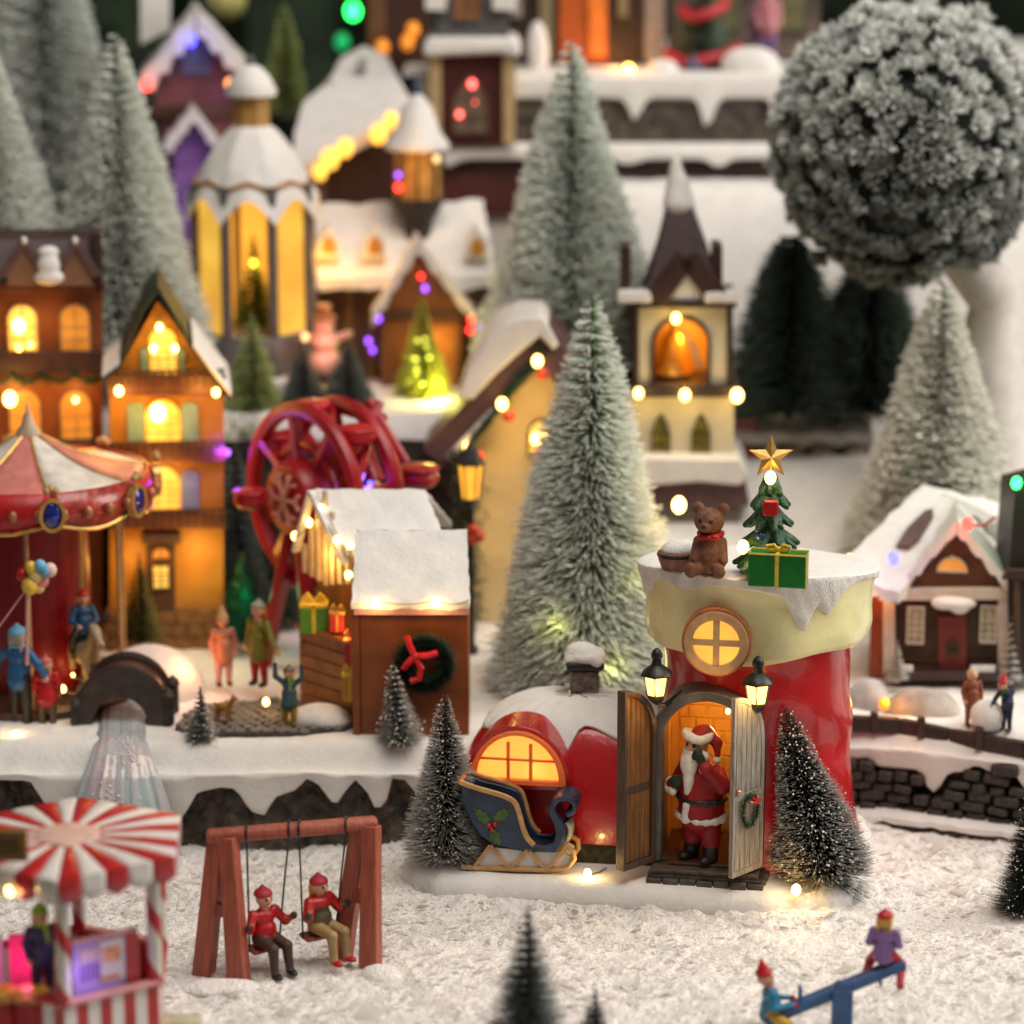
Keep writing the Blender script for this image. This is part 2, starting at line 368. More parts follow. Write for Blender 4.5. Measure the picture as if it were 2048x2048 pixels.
def brush_tree(name, label, base, H, Rr, m, n=4000, w=.03, turns=26, droop=-.05, seed=0, lean=(0, 0), pw=1.0, flecks=0, group=None, jit=.22, low=.04, cat='tree', trunk=None, fsize=.07, gap=.35, tip=0):
    rng = np.random.default_rng(seed)
    t = thing(name, label, cat, base, group)
    u = rng.uniform(0, 1, n); u = 1 - np.sqrt(1 - u * (1 - .0004)) if pw >= .8 else u
    ph = rng.uniform(0, 2 * PI, n)
    q = np.floor(u * turns) + (ph / (2 * PI)); u = u * gap + (1 - gap) * np.clip(q / turns, 0, 1); u = np.clip(u, 0, .999)
    rad = Rr * (1 - u) ** pw * (1 + jit * rng.normal(size=n) * .6) * (1 + .06 * np.sin(ph * 3 + u * 9 + seed)) + .06 * Rr
    dr = droop + .12 * rng.normal(size=n)
    lx, ly = lean[0] * u * H, lean[1] * u * H
    z = low * H + u * H * (1 - low)
    P0 = np.stack([lx, ly, z], 1); P1 = np.stack([lx + rad * np.cos(ph), ly + rad * np.sin(ph), z + dr * rad + .12 * rad * u], 1)
    V, F, fr = bristles(P0, P1, w, tip) if tip else spikes(P0, P1, w)
    link('crown', npmesh('crown', V, F, m, fr), t)
    MB().tube([(0, 0, 0), (lean[0] * H * .5, lean[1] * H * .5, H * .5), (lean[0] * H, lean[1] * H, H * .99)], [Rr * .05 + .08, Rr * .04 + .05, .04], 6).build('trunk', trunk or BROWN, t)
    MB().lathe([(Rr * .34, 0), (Rr * .32, .12 * Rr), (Rr * .1, .2 * Rr)], 12).build('tree_foot', SNOW, t)
    if flecks:
        k = rng.choice(n, flecks); c = P0[k] + (P1[k] - P0[k]) * rng.uniform(.75, 1.02, (flecks, 1)); s = fsize * rng.uniform(.5, 1.5, (flecks, 1, 1))
        o = np.array([(1, 0, 0), (-1, 0, 0), (0, 1, 0), (0, -1, 0), (0, 0, 1), (0, 0, -1)], float)
        V = (c[:, None] + o * s * rng.uniform(.6, 1.3, (flecks, 6, 1))).reshape(-1, 3)
        f = np.array([(0, 2, 4), (2, 1, 4), (1, 3, 4), (3, 0, 4), (2, 0, 5), (1, 2, 5), (3, 1, 5), (0, 3, 5)])
        F = (6 * np.arange(flecks)[:, None, None] + f).reshape(-1, 3)
        link('snow_flecks', npmesh('snow_flecks', V, F, SNOWR), t, kind='stuff')
    return t
def arch(cx, z0, w, h, n=14, k=1.0):          # round-headed outline, from lower left over the top to lower right
    r = w / 2; pts = [(cx - r, z0)] + [(cx - r * math.cos(PI * i / n), z0 + h - r * k + r * k * math.sin(PI * i / n)) for i in range(n + 1)] + [(cx + r, z0)]
    return pts
def circ(cx, cz, r, n=28, a0=0, a1=2 * PI): return [(cx + r * math.cos(a0 + (a1 - a0) * i / n), cz + r * math.sin(a0 + (a1 - a0) * i / n)) for i in range(n)]
def window(parent, cx, z0, ww, h, y, pane=None, frame=None, style='arch', bars=(1, 2), t=.12, d=.25, name='window', shut=None, **kw):
    pane = pane or P_YEL; frame = frame or TAN
    if style == 'arch': o = arch(cx, z0, ww, h); i = arch(cx, z0 + t, ww - 2 * t, h - 2 * t)
    elif style == 'gothic': o = [(cx - ww/2, z0), (cx - ww/2, z0 + h*.55), (cx - ww*.28, z0 + h*.82), (cx, z0 + h), (cx + ww*.28, z0 + h*.82), (cx + ww/2, z0 + h*.55), (cx + ww/2, z0)]
    elif style == 'half': o = circ(cx, z0, ww/2, 16, PI, 0) + [(cx + ww/2, z0)]
    else: o = [(cx - ww/2, z0), (cx - ww/2, z0 + h), (cx + ww/2, z0 + h), (cx + ww/2, z0)]
    if style != 'arch':
        mx = cx; mz = z0 + h * .45; i = [(mx + (x - mx) * (1 - 2 * t / ww), mz + (z - mz) * (1 - 2 * t / h)) for x, z in o]
    b = MB().ring(o, i, y - d, y + .02)
    nv, nh = bars; zt = z0 + t; hh = h - 2 * t
    for k in range(nv):
        x = cx - ww / 2 + ww * (k + 1) / (nv + 1); b.box(x - t * .3, x + t * .3, y - d * .7, y - d * .4, zt, zt + hh * (.97 if nv % 2 and k == nv // 2 else .8))
    for k in range(nh):
        z = zt + hh * .8 * (k + 1) / (nh + 1); b.box(cx - ww / 2 + t, cx + ww / 2 - t, y - d * .68, y - d * .42, z - t * .3, z + t * .3)
    f = b.build(name, frame, parent, **kw)
    MB().prism(i, y - d * .3, y + .01).build('pane', pane, f)
    return f
# ---------------------------------------------------------------- the setting
rng = np.random.default_rng(3)
def fbm(x, y, f, seed):
    r = np.random.default_rng(seed); o = 0
    for k in range(7):
        a = r.uniform(0, 6.28); q = f * (1.35 ** k); o = o + np.sin(x * q * np.cos(a) + y * q * np.sin(a) + r.uniform(0, 6.28) + 1.3 * np.sin(x * q * .7 * np.sin(a) + k)) / (1.25 ** k)
    return o / 3
def sheet(name, xs, ys, zf, m, kind='structure', label=None, cat=None):
    X, Y = np.meshgrid(xs, ys); Z = zf(X, Y)
    V = np.stack([X, Y, Z], -1).reshape(-1, 3); a, b = X.shape
    i = (np.arange(a - 1)[:, None] * b + np.arange(b - 1)).ravel(); F = np.stack([i, i + 1, i + b + 1, i + b], 1)
    return link(name, npmesh(name, V, F, m, None, True), kind=kind)
def bank(x, y):   # snow heaped against the slab
    c, q = math.cos(R(10)), math.sin(R(10)); dx, dy = x - 13.5, y - 4; lx = dx * c - dy * q; ly = dx * q + dy * c
    ax, ay = np.abs(lx + 6.4) / 12.5, np.abs(ly - .1) / 8.7; k = ((ax ** 5.5 + ay ** 5.5) ** (1 / 5.5) - 1) * 9
    return (.55 + .35 * fbm(x, y, .9, 31)) * np.exp(-(k / 1.5) ** 2) + .5 * np.exp(-(((x - 19.5) / 2.4) ** 2 + ((y + 2) / 2.2) ** 2))
def frontz(x, y): return bank(x, y) + .24 * fbm(x, y, .35, 1) + .20 * fbm(x, y, 1.1, 2) + .09 * np.abs(fbm(x, y, 2.9, 5)) + .03 * fbm(x, y, 8, 6)
sheet('snow_ground', np.linspace(-40, 40, 640), np.linspace(-42, 14, 440), frontz, FLUFF)
def smooth(a, b, t): t = np.clip((t - a) / (b - a), 0, 1); return t * t * (3 - 2 * t)
def lip(x):   # front edge of the terrace
    return np.where(x < 9, 7.2, np.interp(x, [9, 14, 18, 22, 29, 40], [10, 12, 12.5, 12, 9, 5]))
def terrz(x, y):
    base = 6 + .10 * fbm(x, y, .5, 9) + .04 * fbm(x, y, 2.2, 8)
    left = 13 * smooth(38.2, 39.6, y)
    right = 9 * smooth(24, 41, y) + 17 * smooth(50, 58, y)
    m = smooth(0, 6, x); z = base + left * (1 - m) + right * m
    return z - 1.5 * (1 - smooth(0, 2.0, y - lip(x))) ** 2
ys = np.concatenate([[0], np.linspace(.05, 4, 22), np.linspace(4.4, 24, 60), np.linspace(24.5, 62, 80)])
xs = np.linspace(-52, 52, 300)
Xg = np.repeat(xs[None], len(ys), 0); l = lip(xs)[None]
t = ys[:, None] / 62; Yg = l + (62 - l) * t ** 1 if False else np.where(ys[:, None] < 4.2, l + ys[:, None], 0)
Yg = np.where(ys[:, None] < 4.2, l + ys[:, None], (l + 4) + (ys[:, None] - 4) * (62 - l - 4) / 58)
Zg = terrz(Xg, Yg)
# hanging edge of the snow with drips
dl = [(-60, 1560), (0, 1560), (60, 1562), (100, 1625), (150, 1650), (330, 1650), (362, 1640), (395, 1585), (440, 1575), (472, 1578), (500, 1622), (528, 1632), (550, 1595), (592, 1580), (615, 1556), (640, 1572), (662, 1604), (676, 1606), (692, 1580), (712, 1559), (738, 1590), (752, 1622), (772, 1606), (783, 1557), (810, 1560), (835, 1590), (900, 1600), (1100, 1600)]
dr = [(1500, 1560), (1650, 1530), (1690, 1520), (1735, 1515), (1760, 1535), (1840, 1540), (1862, 1590), (1880, 1575), (1898, 1545), (1930, 1545), (1952, 1530), (1985, 1548), (2005, 1530), (2028, 1542), (2048, 1580), (2150, 1560), (2400, 1560)]
DX = []; DZ = []
for px, py in dl: p = W(px, py, 7.1); DX.append(p.x); DZ.append(p.z)
for px, py in dr:
    Yr = float(lip(W(px, py, 11).x)) - .1; p = W(px, py, Yr); DX.append(p.x); DZ.append(p.z)
drip = np.interp(xs, DX, DZ)
rows = [Zg]; rY = [Yg]; rX = [Xg]
hang = []
for k, f in enumerate((1, .85, .6, .35, .12, 0)):
    z = drip + (Zg[0] - drip) * f; hang.append((xs, l[0] - .25 + .12 * (1 - f) * 1.5, z))
hang = hang[1:][::-1] if False else hang
HX = np.stack([h[0] for h in hang[::-1]]); HY = np.stack([h[1] for h in hang[::-1]]); HZ = np.stack([h[2] for h in hang[::-1]])
bX, bY, bZ = HX[0:1], HY[0:1] + .8, HZ[0:1] + .1
X = np.concatenate([bX, HX, Xg]); Y = np.concatenate([bY, HY, Yg]); Z = np.concatenate([bZ, HZ, Zg])
V = np.stack([X, Y, Z], -1).reshape(-1, 3); a, b = X.shape
i = (np.arange(a - 1)[:, None] * b + np.arange(b - 1)).ravel(); F = np.stack([i, i + 1, i + b + 1, i + b], 1)
link('snow_terrace', npmesh('snow_terrace', V, F, SNOW, None, True), kind='structure')
def gz(x, y): return float(terrz(np.array(float(x)), np.array(float(y))))
# cliff under the terrace
def cliff(name, x0, x1, off, m, top=5.6):
    xs2 = np.linspace(x0, x1, 260); zs = np.linspace(-.6, top, 40); X, Z = np.meshgrid(xs2, zs); Z = -.6 + (Z + .6) / (top + .6) * (np.interp(X, DX, DZ) + 1.1)
    hump = .9 * np.abs(np.sin(X * .55 + .6 * np.sin(X * .23))) + .25 * np.abs(np.sin(X * 1.7 + Z * .4))
    Y = lip(X) + off - hump + .30 * np.abs(fbm(X, Z * .4, 1.8, 4)) + .16 * fbm(X, Z, 4, 6) + .12 * Z
    V = np.stack([X, Y, Z], -1).reshape(-1, 3); a, b = X.shape
    i = (np.arange(a - 1)[:, None] * b + np.arange(b - 1)).ravel(); F = np.stack([i, i + 1, i + b + 1, i + b], 1)
    return link(name, npmesh(name, V, F, m, None, True), kind='structure')
cliff('rock_cliff', -48, 13, .9, ROCK)
rw = cliff('retaining_wall', 13, 46, 1.5, ROCK)
# loose courses of stones in the right-hand wall
k = 0
for row in range(6):
    x = 15.2 + .5 * (row % 2)
    while x < 29.5:
        ww = random.Random(row * 99 + k).uniform(.8, 1.7); k += 1; rr = random.Random(k)
        zb = .95 + row * .62
        y = float(lip(np.array(x + ww / 2))) + .12
        dx = 1; ang = math.atan2(float(lip(np.array(x + ww))) - float(lip(np.array(x))), ww)
        if zb + .6 < np.interp(x + ww / 2, DX, DZ) + .5:
            P = [cap((-ww * .3, 0, 0), (ww * .3, 0, rr.uniform(-.04, .04)), .26 + rr.uniform(0, .04), .25 + rr.uniform(0, .05))]
            b = MB(); a = ww / 2 - .04; h = .29
            b.box(-a, a, -.40 - rr.uniform(0, .3), .4, -h - rr.uniform(-.06, .08), h + rr.uniform(-.1, .06))
            o = b.build('stone', STONE, None, (x + ww / 2, y, zb + rr.uniform(-.06, .06)), bevel=.15); o.rotation_euler = (rr.uniform(-.12, .12), rr.uniform(-.12, .12), ang + rr.uniform(-.12, .12)); o.parent = rw
        x += ww
# snowy foot ledge in front of the right wall
b = MB(); P = []
for x in np.linspace(14, 46, 60):
    y = float(lip(np.array(x))); s = .12 * math.sin(x * 2.1) + .1 * math.sin(x * 5)
    P.append([(x, y + 1.4, .95), (x, y + .2, .95 + .3 * s), (x, y - .9 + s, .85), (x, y - 1.35 + s, .65), (x, y - 1.4 + s, .30 + .5 * abs(s)), (x, y - 1.0, .32)])
b.grid(P).build('snow_ledge', SNOW, kind='structure')
# dark strip put in for the shade of the gap under the ledge
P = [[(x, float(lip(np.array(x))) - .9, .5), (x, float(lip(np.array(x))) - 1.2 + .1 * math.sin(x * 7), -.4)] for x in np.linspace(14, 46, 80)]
MB().grid(P).build('gap_shade', ROCK, kind='structure')
xs3 = np.linspace(-52, 2.5, 200); zs3 = np.linspace(4, 17.6, 40); Xc, Zc = np.meshgrid(xs3, zs3)  # added dark sheet standing in for the darkness behind the wheel
Yc = 37.8 - .8 * np.abs(np.sin(Xc * .4)) + .4 * fbm(Xc, Zc, .8, 14); V = np.stack([Xc, Yc, Zc], -1).reshape(-1, 3); i = (np.arange(39)[:, None] * 200 + np.arange(199)).ravel()
link('rock_cliff', npmesh('rock_cliff', V, np.stack([i, i + 1, i + 201, i + 200], 1), mat('shade_sheet', (.012, .016, .011), .8, .5, .6, .8, 1.2, c2=(.04, .035, .028)), None, True), kind='structure')
# upper tier behind: white cloth wall with dark mouldings
b = MB(); b.box(-6.6, 60, 64, 100, 15, 39.3); b.build('upper_tier', CLOTH, kind='structure')
def ledge(name, px0, px1, pyt, pyb, Y, dep, m, ic=0, seed=1, steps=60):
    r = random.Random(seed); P = []
    for k in range(steps + 1):
        px = px0 + (px1 - px0) * k / steps; t = W(px, pyt, Y); bo = W(px, pyb, Y); s = (ic * max(0, math.sin(k * .55 + seed)) ** 3 * r.uniform(.6, 1.2)) if ic else 0
        P.append([(t.x, Y + dep, t.z), (t.x, Y + .3, t.z), (t.x, Y, t.z - .2), (t.x, Y - .15, (t.z + bo.z) / 2), (t.x, Y, bo.z - s), (t.x, Y + dep, bo.z - s)])
    return MB().grid(P).build(name, m, kind='structure')
ledge('snow_ledge', 985, 1760, 150, 195, 63.2, 2, SNOW, 1.9, 2)
ledge('stone_wall', 985, 1760, 205, 290, 63.6, 1.2, ROCK)
ledge('snow_ledge', 820, 1760, 288, 318, 62.6, 2, SNOW, .5, 5)
ledge('wall_trim', 860, 1760, 316, 345, 63.3, 1, DBROWN, .3, 3)
ledge('brick_wall', 850, 1040, 320, 430, 63.4, 1, mat('red_brown_wall', (.085, .018, .012), .6, .3, 1, .3, 3))
MB().box(-8, 60, 63.9, 100, 39.3, 39.6).build('snow_floor', SNOW, kind='structure')
# dim fir backdrop far behind
sheet('table_floor', np.linspace(-200, 200, 5), np.linspace(-170, 140, 5), lambda x, y: -1.2 + 0 * x, mat('dark_floor', (.03, .025, .02), .8), )
b = MB(); rr = random.Random(4); P = []
for i in range(120):
    P.append([(-240 + i * 4, 118 + 3 * math.sin(i * 1.7 + j) + 2 * rr.random(), -2 + j * 6) for j in range(24)])
b.grid(P).build('backdrop', mat('fir_backdrop', (.006, .016, .006), .9, .6, .25, .5, .6, c2=(.014, .035, .012)), kind='structure')
# shredded snow fibres lying on the ground
rng = np.random.default_rng(11); n = 90000
px = rng.uniform(-33, 33, n); py = rng.uniform(-30, 9, n); dens = fbm(px, py, .8, 21) + rng.normal(0, .5, n); k_ = dens > -.35; px, py = px[k_], py[k_]; n = len(px); pz = frontz(px, py)
big = rng.uniform(0, 1, n) < .10
sz = np.where(big, rng.lognormal(-1.6, .5, n), rng.lognormal(-2.3, .45, n)); yaw = rng.uniform(0, 2 * PI, n); til = rng.normal(.05, .20, n) + .7 * (rng.uniform(0, 1, n) < .045); asp = np.where(big, rng.uniform(.15, .8, n), rng.uniform(.06, .45, n))
ux = np.stack([np.cos(yaw) * np.cos(til), np.sin(yaw) * np.cos(til), np.sin(til)], 1); vx = np.stack([-np.sin(yaw), np.cos(yaw), rng.normal(0, .22, n)], 1)
c = np.stack([px, py, pz + .012 + .5 * sz * np.abs(np.sin(til))], 1); u = ux * sz[:, None]; v = vx * (sz * asp)[:, None]
bend = np.stack([0 * sz, 0 * sz, sz * rng.normal(.12, .16, n)], 1)
V = np.stack([c - u - v * .4, c - u * .2 + v + bend, c + u + v * .3 + bend * 1.5, c + u * .3 - v + bend * .5], 1).reshape(-1, 3)
F = (4 * np.arange(n)[:, None, None] + np.array([(0, 1, 3), (1, 2, 3)])).reshape(-1, 3)
FLAKE = backlit('snow_flake', (.90, .88, .86), .62)
link('snow_flakes', npmesh('snow_flakes', V, F, FLAKE), kind='stuff', label='shredded white snow fibre scattered over the ground', category='snow')

rng = np.random.default_rng(17); n = 9000; px = rng.uniform(-30, 30, n); py = rng.uniform(-28, 7, n); yw = rng.uniform(0, 2 * PI, n); ln = rng.lognormal(-.7, .45, n)
P0 = np.stack([px, py, frontz(px, py) + .05], 1); qx = px + ln * np.cos(yw); qy = py + ln * np.sin(yw); P1 = np.stack([qx, qy, frontz(qx, qy) + rng.uniform(.03, .28, n)], 1)
V, F, f_ = spikes(P0, P1, .012); link('snow_fibres', npmesh('snow_fibres', V, F, FLAKE), kind='stuff', label='fine loose fibres of artificial snow on the ground', category='snow')
# ---------------------------------------------------------------- figurines
def person(label, loc, H, cols, rz=0, pose='stand', group=None, J=None, hat='cap', extra=None, vox=None, hair=None, scarf=None, skirt=False, gloves=None):
    """cols: coat, trousers, hat, shoes"""
    t = thing('person', label, 'figurine', loc, group, rz)
    P = dict(head=(0, -.01, .885), neck=(0, 0, .80), chest=(0, 0, .70), belly=(0, -.01, .57), hip=(0, 0, .49),
             sL=(-.115, 0, .745), eL=(-.155, .01, .60), hL=(-.15, -.05, .475), sR=(.115, 0, .745), eR=(.155, .01, .60), hR=(.15, -.05, .475),
             kL=(-.065, -.01, .27), aL=(-.07, 0, .055), kR=(.065, -.01, .27), aR=(.07, 0, .055))
    if pose == 'sit':
        P.update(kL=(-.075, -.24, .455), aL=(-.08, -.27, .21), kR=(.075, -.24, .455), aR=(.08, -.27, .21))
    if pose == 'up':
        P.update(eL=(-.20, -.02, .82), hL=(-.20, -.03, .98), eR=(.20, -.02, .82), hR=(.20, -.03, .98))
    if J: P.update(J)
    p = {k: Vector(v) * H for k, v in P.items()}
    h = H; gm = 5 if gloves else 2
    B = [ell(p['chest'], (.115*h, .082*h, .085*h), 0), ell(p['belly'], (.112*h, .09*h, .10*h), 0), cap(p['neck'] - Vector((0, 0, .03*h)), p['neck'] + Vector((0, 0, .03*h)), .04*h, .036*h, 2),
         ell(p['head'], (.072*h, .078*h, .088*h), 2), ell(p['head'] + Vector((0, -.078*h, -.005*h)), (.016*h, .02*h, .018*h), 2),
         ell(p['head'] + Vector((.072*h, .0, 0)), (.014*h, .02*h, .026*h), 2), ell(p['head'] + Vector((-.072*h, .0, 0)), (.014*h, .02*h, .026*h), 2)]
    for s in 'LR':
        B += [cap(p['s'+s], p['e'+s], .046*h, .040*h, 0), cap(p['e'+s], p['h'+s], .040*h, .030*h, 0)]
        d = (p['h'+s] - p['e'+s]).normalized(); q = p['h'+s] + d * .035*h
        B += [ell(q, (.03*h, .032*h, .038*h), gm), cap(q, q + d * .02*h + Vector(((.03 if s == 'L' else -.03)*h, -.015*h, 0)), .014*h, .011*h, gm)]
        hp = p['hip'] + Vector(((-.058 if s == 'L' else .058)*h, 0, 0))
        B += [cap(hp, p['k'+s], .066*h, .050*h, 1), cap(p['k'+s], p['a'+s], .050*h, .036*h, 1),
              ell(p['a'+s] + Vector((0, -.035*h, -.02*h)), (.038*h, .075*h, .034*h), 3)]
    if skirt: B += [cap(p['belly'], p['hip'] - Vector((0, 0, .08*h)), .10*h, .135*h, 0)]
    else: B += [cap(p['belly'], p['hip'] - Vector((0, 0, .03*h)), .10*h, .108*h, 0)]
    if extra: B += extra(p, h)
    hd = p['head']
    for s in (-1, 1): B.append(ell(hd + Vector((s*.028*h, -.070*h, .012*h)), (.009*h, .010*h, .011*h), 4))
    B.append(ell(hd + Vector((0, -.071*h, -.042*h)), (.018*h, .010*h, .006*h), 6))
    blob('body', B, [cols[0], cols[1], SKIN, cols[3], BLACK, gloves or SKIN, RED], vox or h / 62, .018*h, t)
    if hair: blob('hair', [ell(hd + Vector((0, .02*h, .01*h)), (.082*h, .075*h, .085*h), 0), cap(hd + Vector((-.05*h, .04*h, 0)), hd + Vector((-.06*h, .05*h, -.13*h)), .035*h, .02*h, 0), cap(hd + Vector((.05*h, .04*h, 0)), hd + Vector((.06*h, .05*h, -.13*h)), .035*h, .02*h, 0)], hair, h / 45, .02*h, t)
    if hat == 'cap':
        Q = [ell(hd + Vector((0, .012*h, .045*h)), (.085*h, .09*h, .062*h), 0), ell(hd + Vector((0, .02*h, .115*h)), .026*h, 0)]
        o = blob('hat', Q, cols[2], h / 50, .02*h, t, cut=lambda q: (hd.z + .022*h) - q[..., 2])
    elif hat == 'hood':
        Q = [ell(hd + Vector((0, .03*h, .01*h)), (.095*h, .085*h, .105*h), 0), cap(hd + Vector((0, .04*h, -.02*h)), p['chest'] + Vector((0, .05*h, .05*h)), .07*h, .06*h, 0)]
        blob('hood', Q, cols[2], h / 50, .02*h, t)
    elif hat == 'cone':
        Q = [cap(hd + Vector((0, .01*h, .06*h)), hd + Vector((0, .04*h, .2*h)), .075*h, .02*h, 0), ell(hd + Vector((0, .01*h, .05*h)), (.085*h, .088*h, .03*h), 0)]
        blob('hat', Q, cols[2], h / 50, .02*h, t)
    if scarf: blob('scarf', [ell(p['neck'] + Vector((0, 0, 0)), (.075*h, .07*h, .035*h), 0), cap(p['neck'] + Vector((.03*h, -.07*h, 0)), p['chest'] + Vector((.04*h, -.09*h, -.06*h)), .022*h, .022*h, 0)], scarf, h / 50, .02*h, t)
    return t

# ---------------------------------------------------------------- boot house
HO = Vector((13.5, 4, 1.5)); HR = R(-10)
boot = thing('boot_house', 'red boot-shaped house with cream cuff, lit windows and open arched double door', 'house', HO, None, HR)
L = TPW(boot)
SZ = 16.0                                       # top of the cuff
def shaft_r(z): return np.interp(z, [-1.6, -.2, .7, 3, 6, 9, 11.5, 12.6], [5.55, 5.75, 5.72, 5.45, 5.22, 5.1, 5.2, 5.3])
DC = -2.08; OW = 4.7; OH = 9.0; Z0 = .95        # door opening: centre, width, height, floor
def inside(x, z, g=0): 
    r = OW / 2 + g
    return abs(x - DC) < r and (z < Z0 + OH - OW / 2 or (x - DC) ** 2 + (z - (Z0 + OH - OW / 2)) ** 2 < r * r)
NT, NZ = 128, 64; P = []
for i in range(NZ + 1):
    z = -.9 + (12.9 + .9) * i / NZ; row = []
    for j in range(NT):
        a = 2 * PI * j / NT; r = float(shaft_r(z)) * (1 + .012 * math.sin(3 * a + z * .35) + .007 * math.sin(5 * a - z * .6)) + .08 * math.sin(z * .95 + 1.1 * math.sin(a * 2 + .6) - .4) + .045 * math.sin(z * 1.9 + 3 * a)
        row.append((r * math.cos(a), r * math.sin(a), z))
    P.append(row)
def kp(i, j):
    x, y, z = P[i][j]; return not (y < 0 and inside(x, z + .1, .25) and x > DC - 2.9)
MB().grid(P, wrap=True, keep=kp).build('boot_shaft', REDB, boot)
P2 = []
for i, (dr, z) in enumerate([(0, -1.55), (.28, -1.5), (.36, -1.2), (.34, -.4), (.22, -.05), (0, .02)]):
    P2.append([((float(shaft_r(z)) + dr) * math.cos(2 * PI * j / 72), (float(shaft_r(z)) + dr) * math.sin(2 * PI * j / 72), z) for j in range(72)])
MB().grid(P2, wrap=True, keep=lambda i, j: not (P2[i][j][1] < -3 and abs(P2[i][j][0] - DC) < 2.4)).build('boot_sole', BLACK, boot)
# toe of the boot
TX, TA, TB_, TH = -10.1, 6.7, 5.0, 7.9
def toe(phi, z, g=0):
    q = 2.7; s = max(0, 1 - (max(z, 0) / (TH + g)) ** q) ** (1 / q); c, n = math.cos(phi), math.sin(phi)
    a = (12 if c > 0 else TA) + g
    return (TX + a * s * math.copysign(abs(c) ** (2 / 2.9), c), .3 + (TB_ + g) * s * math.copysign(abs(n) ** (2 / 2.9), n), z)
NP = 120
P3 = [[toe(2 * PI * j / NP, TH * math.sin(PI / 2 * i / 40) * .9995) for j in range(NP)] for i in range(41)]
WX, WZ, WR = -12.45, 4.45, 2.66; WK = 1.13                   # half-round window
def kt(i, j):
    x, y, z = P3[i][j]; return not (x > -5.0 and (y < 1 or x * x + y * y < 25.5)) and not (y < -1 and abs(x - WX) < 1.7 and WZ + .35 < z < WZ + 2.1)
MB().grid(P3, wrap=True, keep=kt).build('boot_toe', REDB, boot)
P4 = [[(lambda q: (q[0], q[1], z))(toe(2 * PI * j / NP, 0, g)) for j in range(NP)] for g, z in ((.0, -1.5), (.3, -1.4), (.36, 0), (.34, .75), (.2, .95), (-.3, 1.0))]
MB().grid(P4, wrap=True, keep=lambda i, j: P4[i][j][0] < -5.0 or (P4[i][j][1] > 1 and P4[i][j][0]**2 + P4[i][j][1]**2 > 27)).build('toe_sole', mat('mossy_sole', (.03, .024, .012), .9, .5, 3, .8, 5, c2=(.05, .05, .02)), boot)
# snow over the toe
ZB = [(-18, 5.0), (-16.2, 5.4), (-15, 6.3), (-13.8, 7.05), (-12.4, 7.1), (-11.4, 6.8), (-10.7, 6.0), (-10.3, 5.5), (-10.0, 5.4), (-9.75, 5.8), (-9.5, 6.75), (-9.1, 7.1), (-8.3, 7.05), (-7.2, 6.6), (-5, 5.9), (0, 5.6)]
P5 = []
for i in range(26):
    row = []
    for j in range(NP * 2):
        ph = 2 * PI * j / (NP * 2); x0, y0, _ = toe(ph, 6.2)
        zb = float(np.interp(x0, *zip(*ZB))) if y0 < .3 else 6.2
        f = i / 25; z = zb + (TH + .20 - zb) * math.sin(f * PI / 2)
        g = .20 * min(1, i / 2.5) ** .5 + .03 * math.sin(ph * 17 + z * 3) * (i > 1)
        row.append(toe(ph, min(z, TH + g - .001), g if i else .02))
    P5.append(row)
MB().grid(P5, wrap=True, keep=lambda i, j: P5[i][j][0] < -5.0 or (P5[i][j][1] > 1 and P5[i][j][0]**2 + P5[i][j][1]**2 > 25)).build('toe_snow', SNOW, boot)
# half-round window with its red hood
wy = -5.55
fw = MB().ring([(x_, WZ + (z_ - WZ) * WK) for x_, z_ in circ(WX, WZ, WR, 22, PI, 0)] + [(WX + WR, WZ)], [(WX + (x - WX) * .86, WZ + .26 + (z - WZ) * .84) for x, z in [(x_, WZ + (z_ - WZ) * WK) for x_, z_ in circ(WX, WZ, WR, 22, PI, 0)] + [(WX + WR, WZ)]], wy, wy + .5)
hood_o = [(WX + (x - WX) * 1.12, WZ - .35 + (z - WZ) * 1.2) for x, z in [(x_, WZ + (z_ - WZ) * WK) for x_, z_ in circ(WX, WZ, WR, 22, PI, 0)] + [(WX + WR, WZ)]]
hood_i = [(WX + (x - WX) * .99, WZ + (z - WZ) * .99) for x, z in [(x_, WZ + (z_ - WZ) * WK) for x_, z_ in circ(WX, WZ, WR, 22, PI, 0)] + [(WX + WR, WZ)]]
MB().ring(hood_o, hood_i, wy + .3, wy + 3.2).build('window_hood', REDB, boot, bevel=.05)
ORFR = mat('orange_glow', (.62, .20, .07), .4, .15, 1.5, .2, 5, sss=.0)
fw.box(WX - .62, WX - .44, wy + .14, wy + .34, WZ + .2, WZ + 2.35); fw.box(WX + .62, WX + .80, wy + .14, wy + .34, WZ + .2, WZ + 2.3); fw.box(WX - 2.1, WX + 2.1, wy + .16, wy + .32, WZ + 1.3, WZ + 1.43)
hw = fw.build('window', backlit('lit_orange_frame', (.85, .36, .12), .45), boot, bevel=.04)
BL = backlit('amber_pane', (1, .72, .40), .85)
nt = BL.node_tree; ad = nt.nodes.new('ShaderNodeAddShader'); em = nt.nodes.new('ShaderNodeEmission'); em.inputs[0].default_value = (1, .50, .09, 1); em.inputs[1].default_value = .5; ou = nt.nodes['Material Output']; src = ou.inputs[0].links[0].from_socket
nt.links.new(src, ad.inputs[0]); nt.links.new(em.outputs[0], ad.inputs[1]); nt.links.new(ad.outputs[0], ou.inputs[0])
MB().prism([(WX + (x - WX) * .9, WZ + .2 + (z - WZ) * .88) for x, z in [(x_, WZ + (z_ - WZ) * WK) for x_, z_ in circ(WX, WZ, WR, 22, PI, 0)] + [(WX + WR, WZ)]], wy + .36, wy + .42).build('pane', BL, hw)
bulb(boot, (WX + .85, wy + 1.05, WZ + .75), B_WARM, .22)
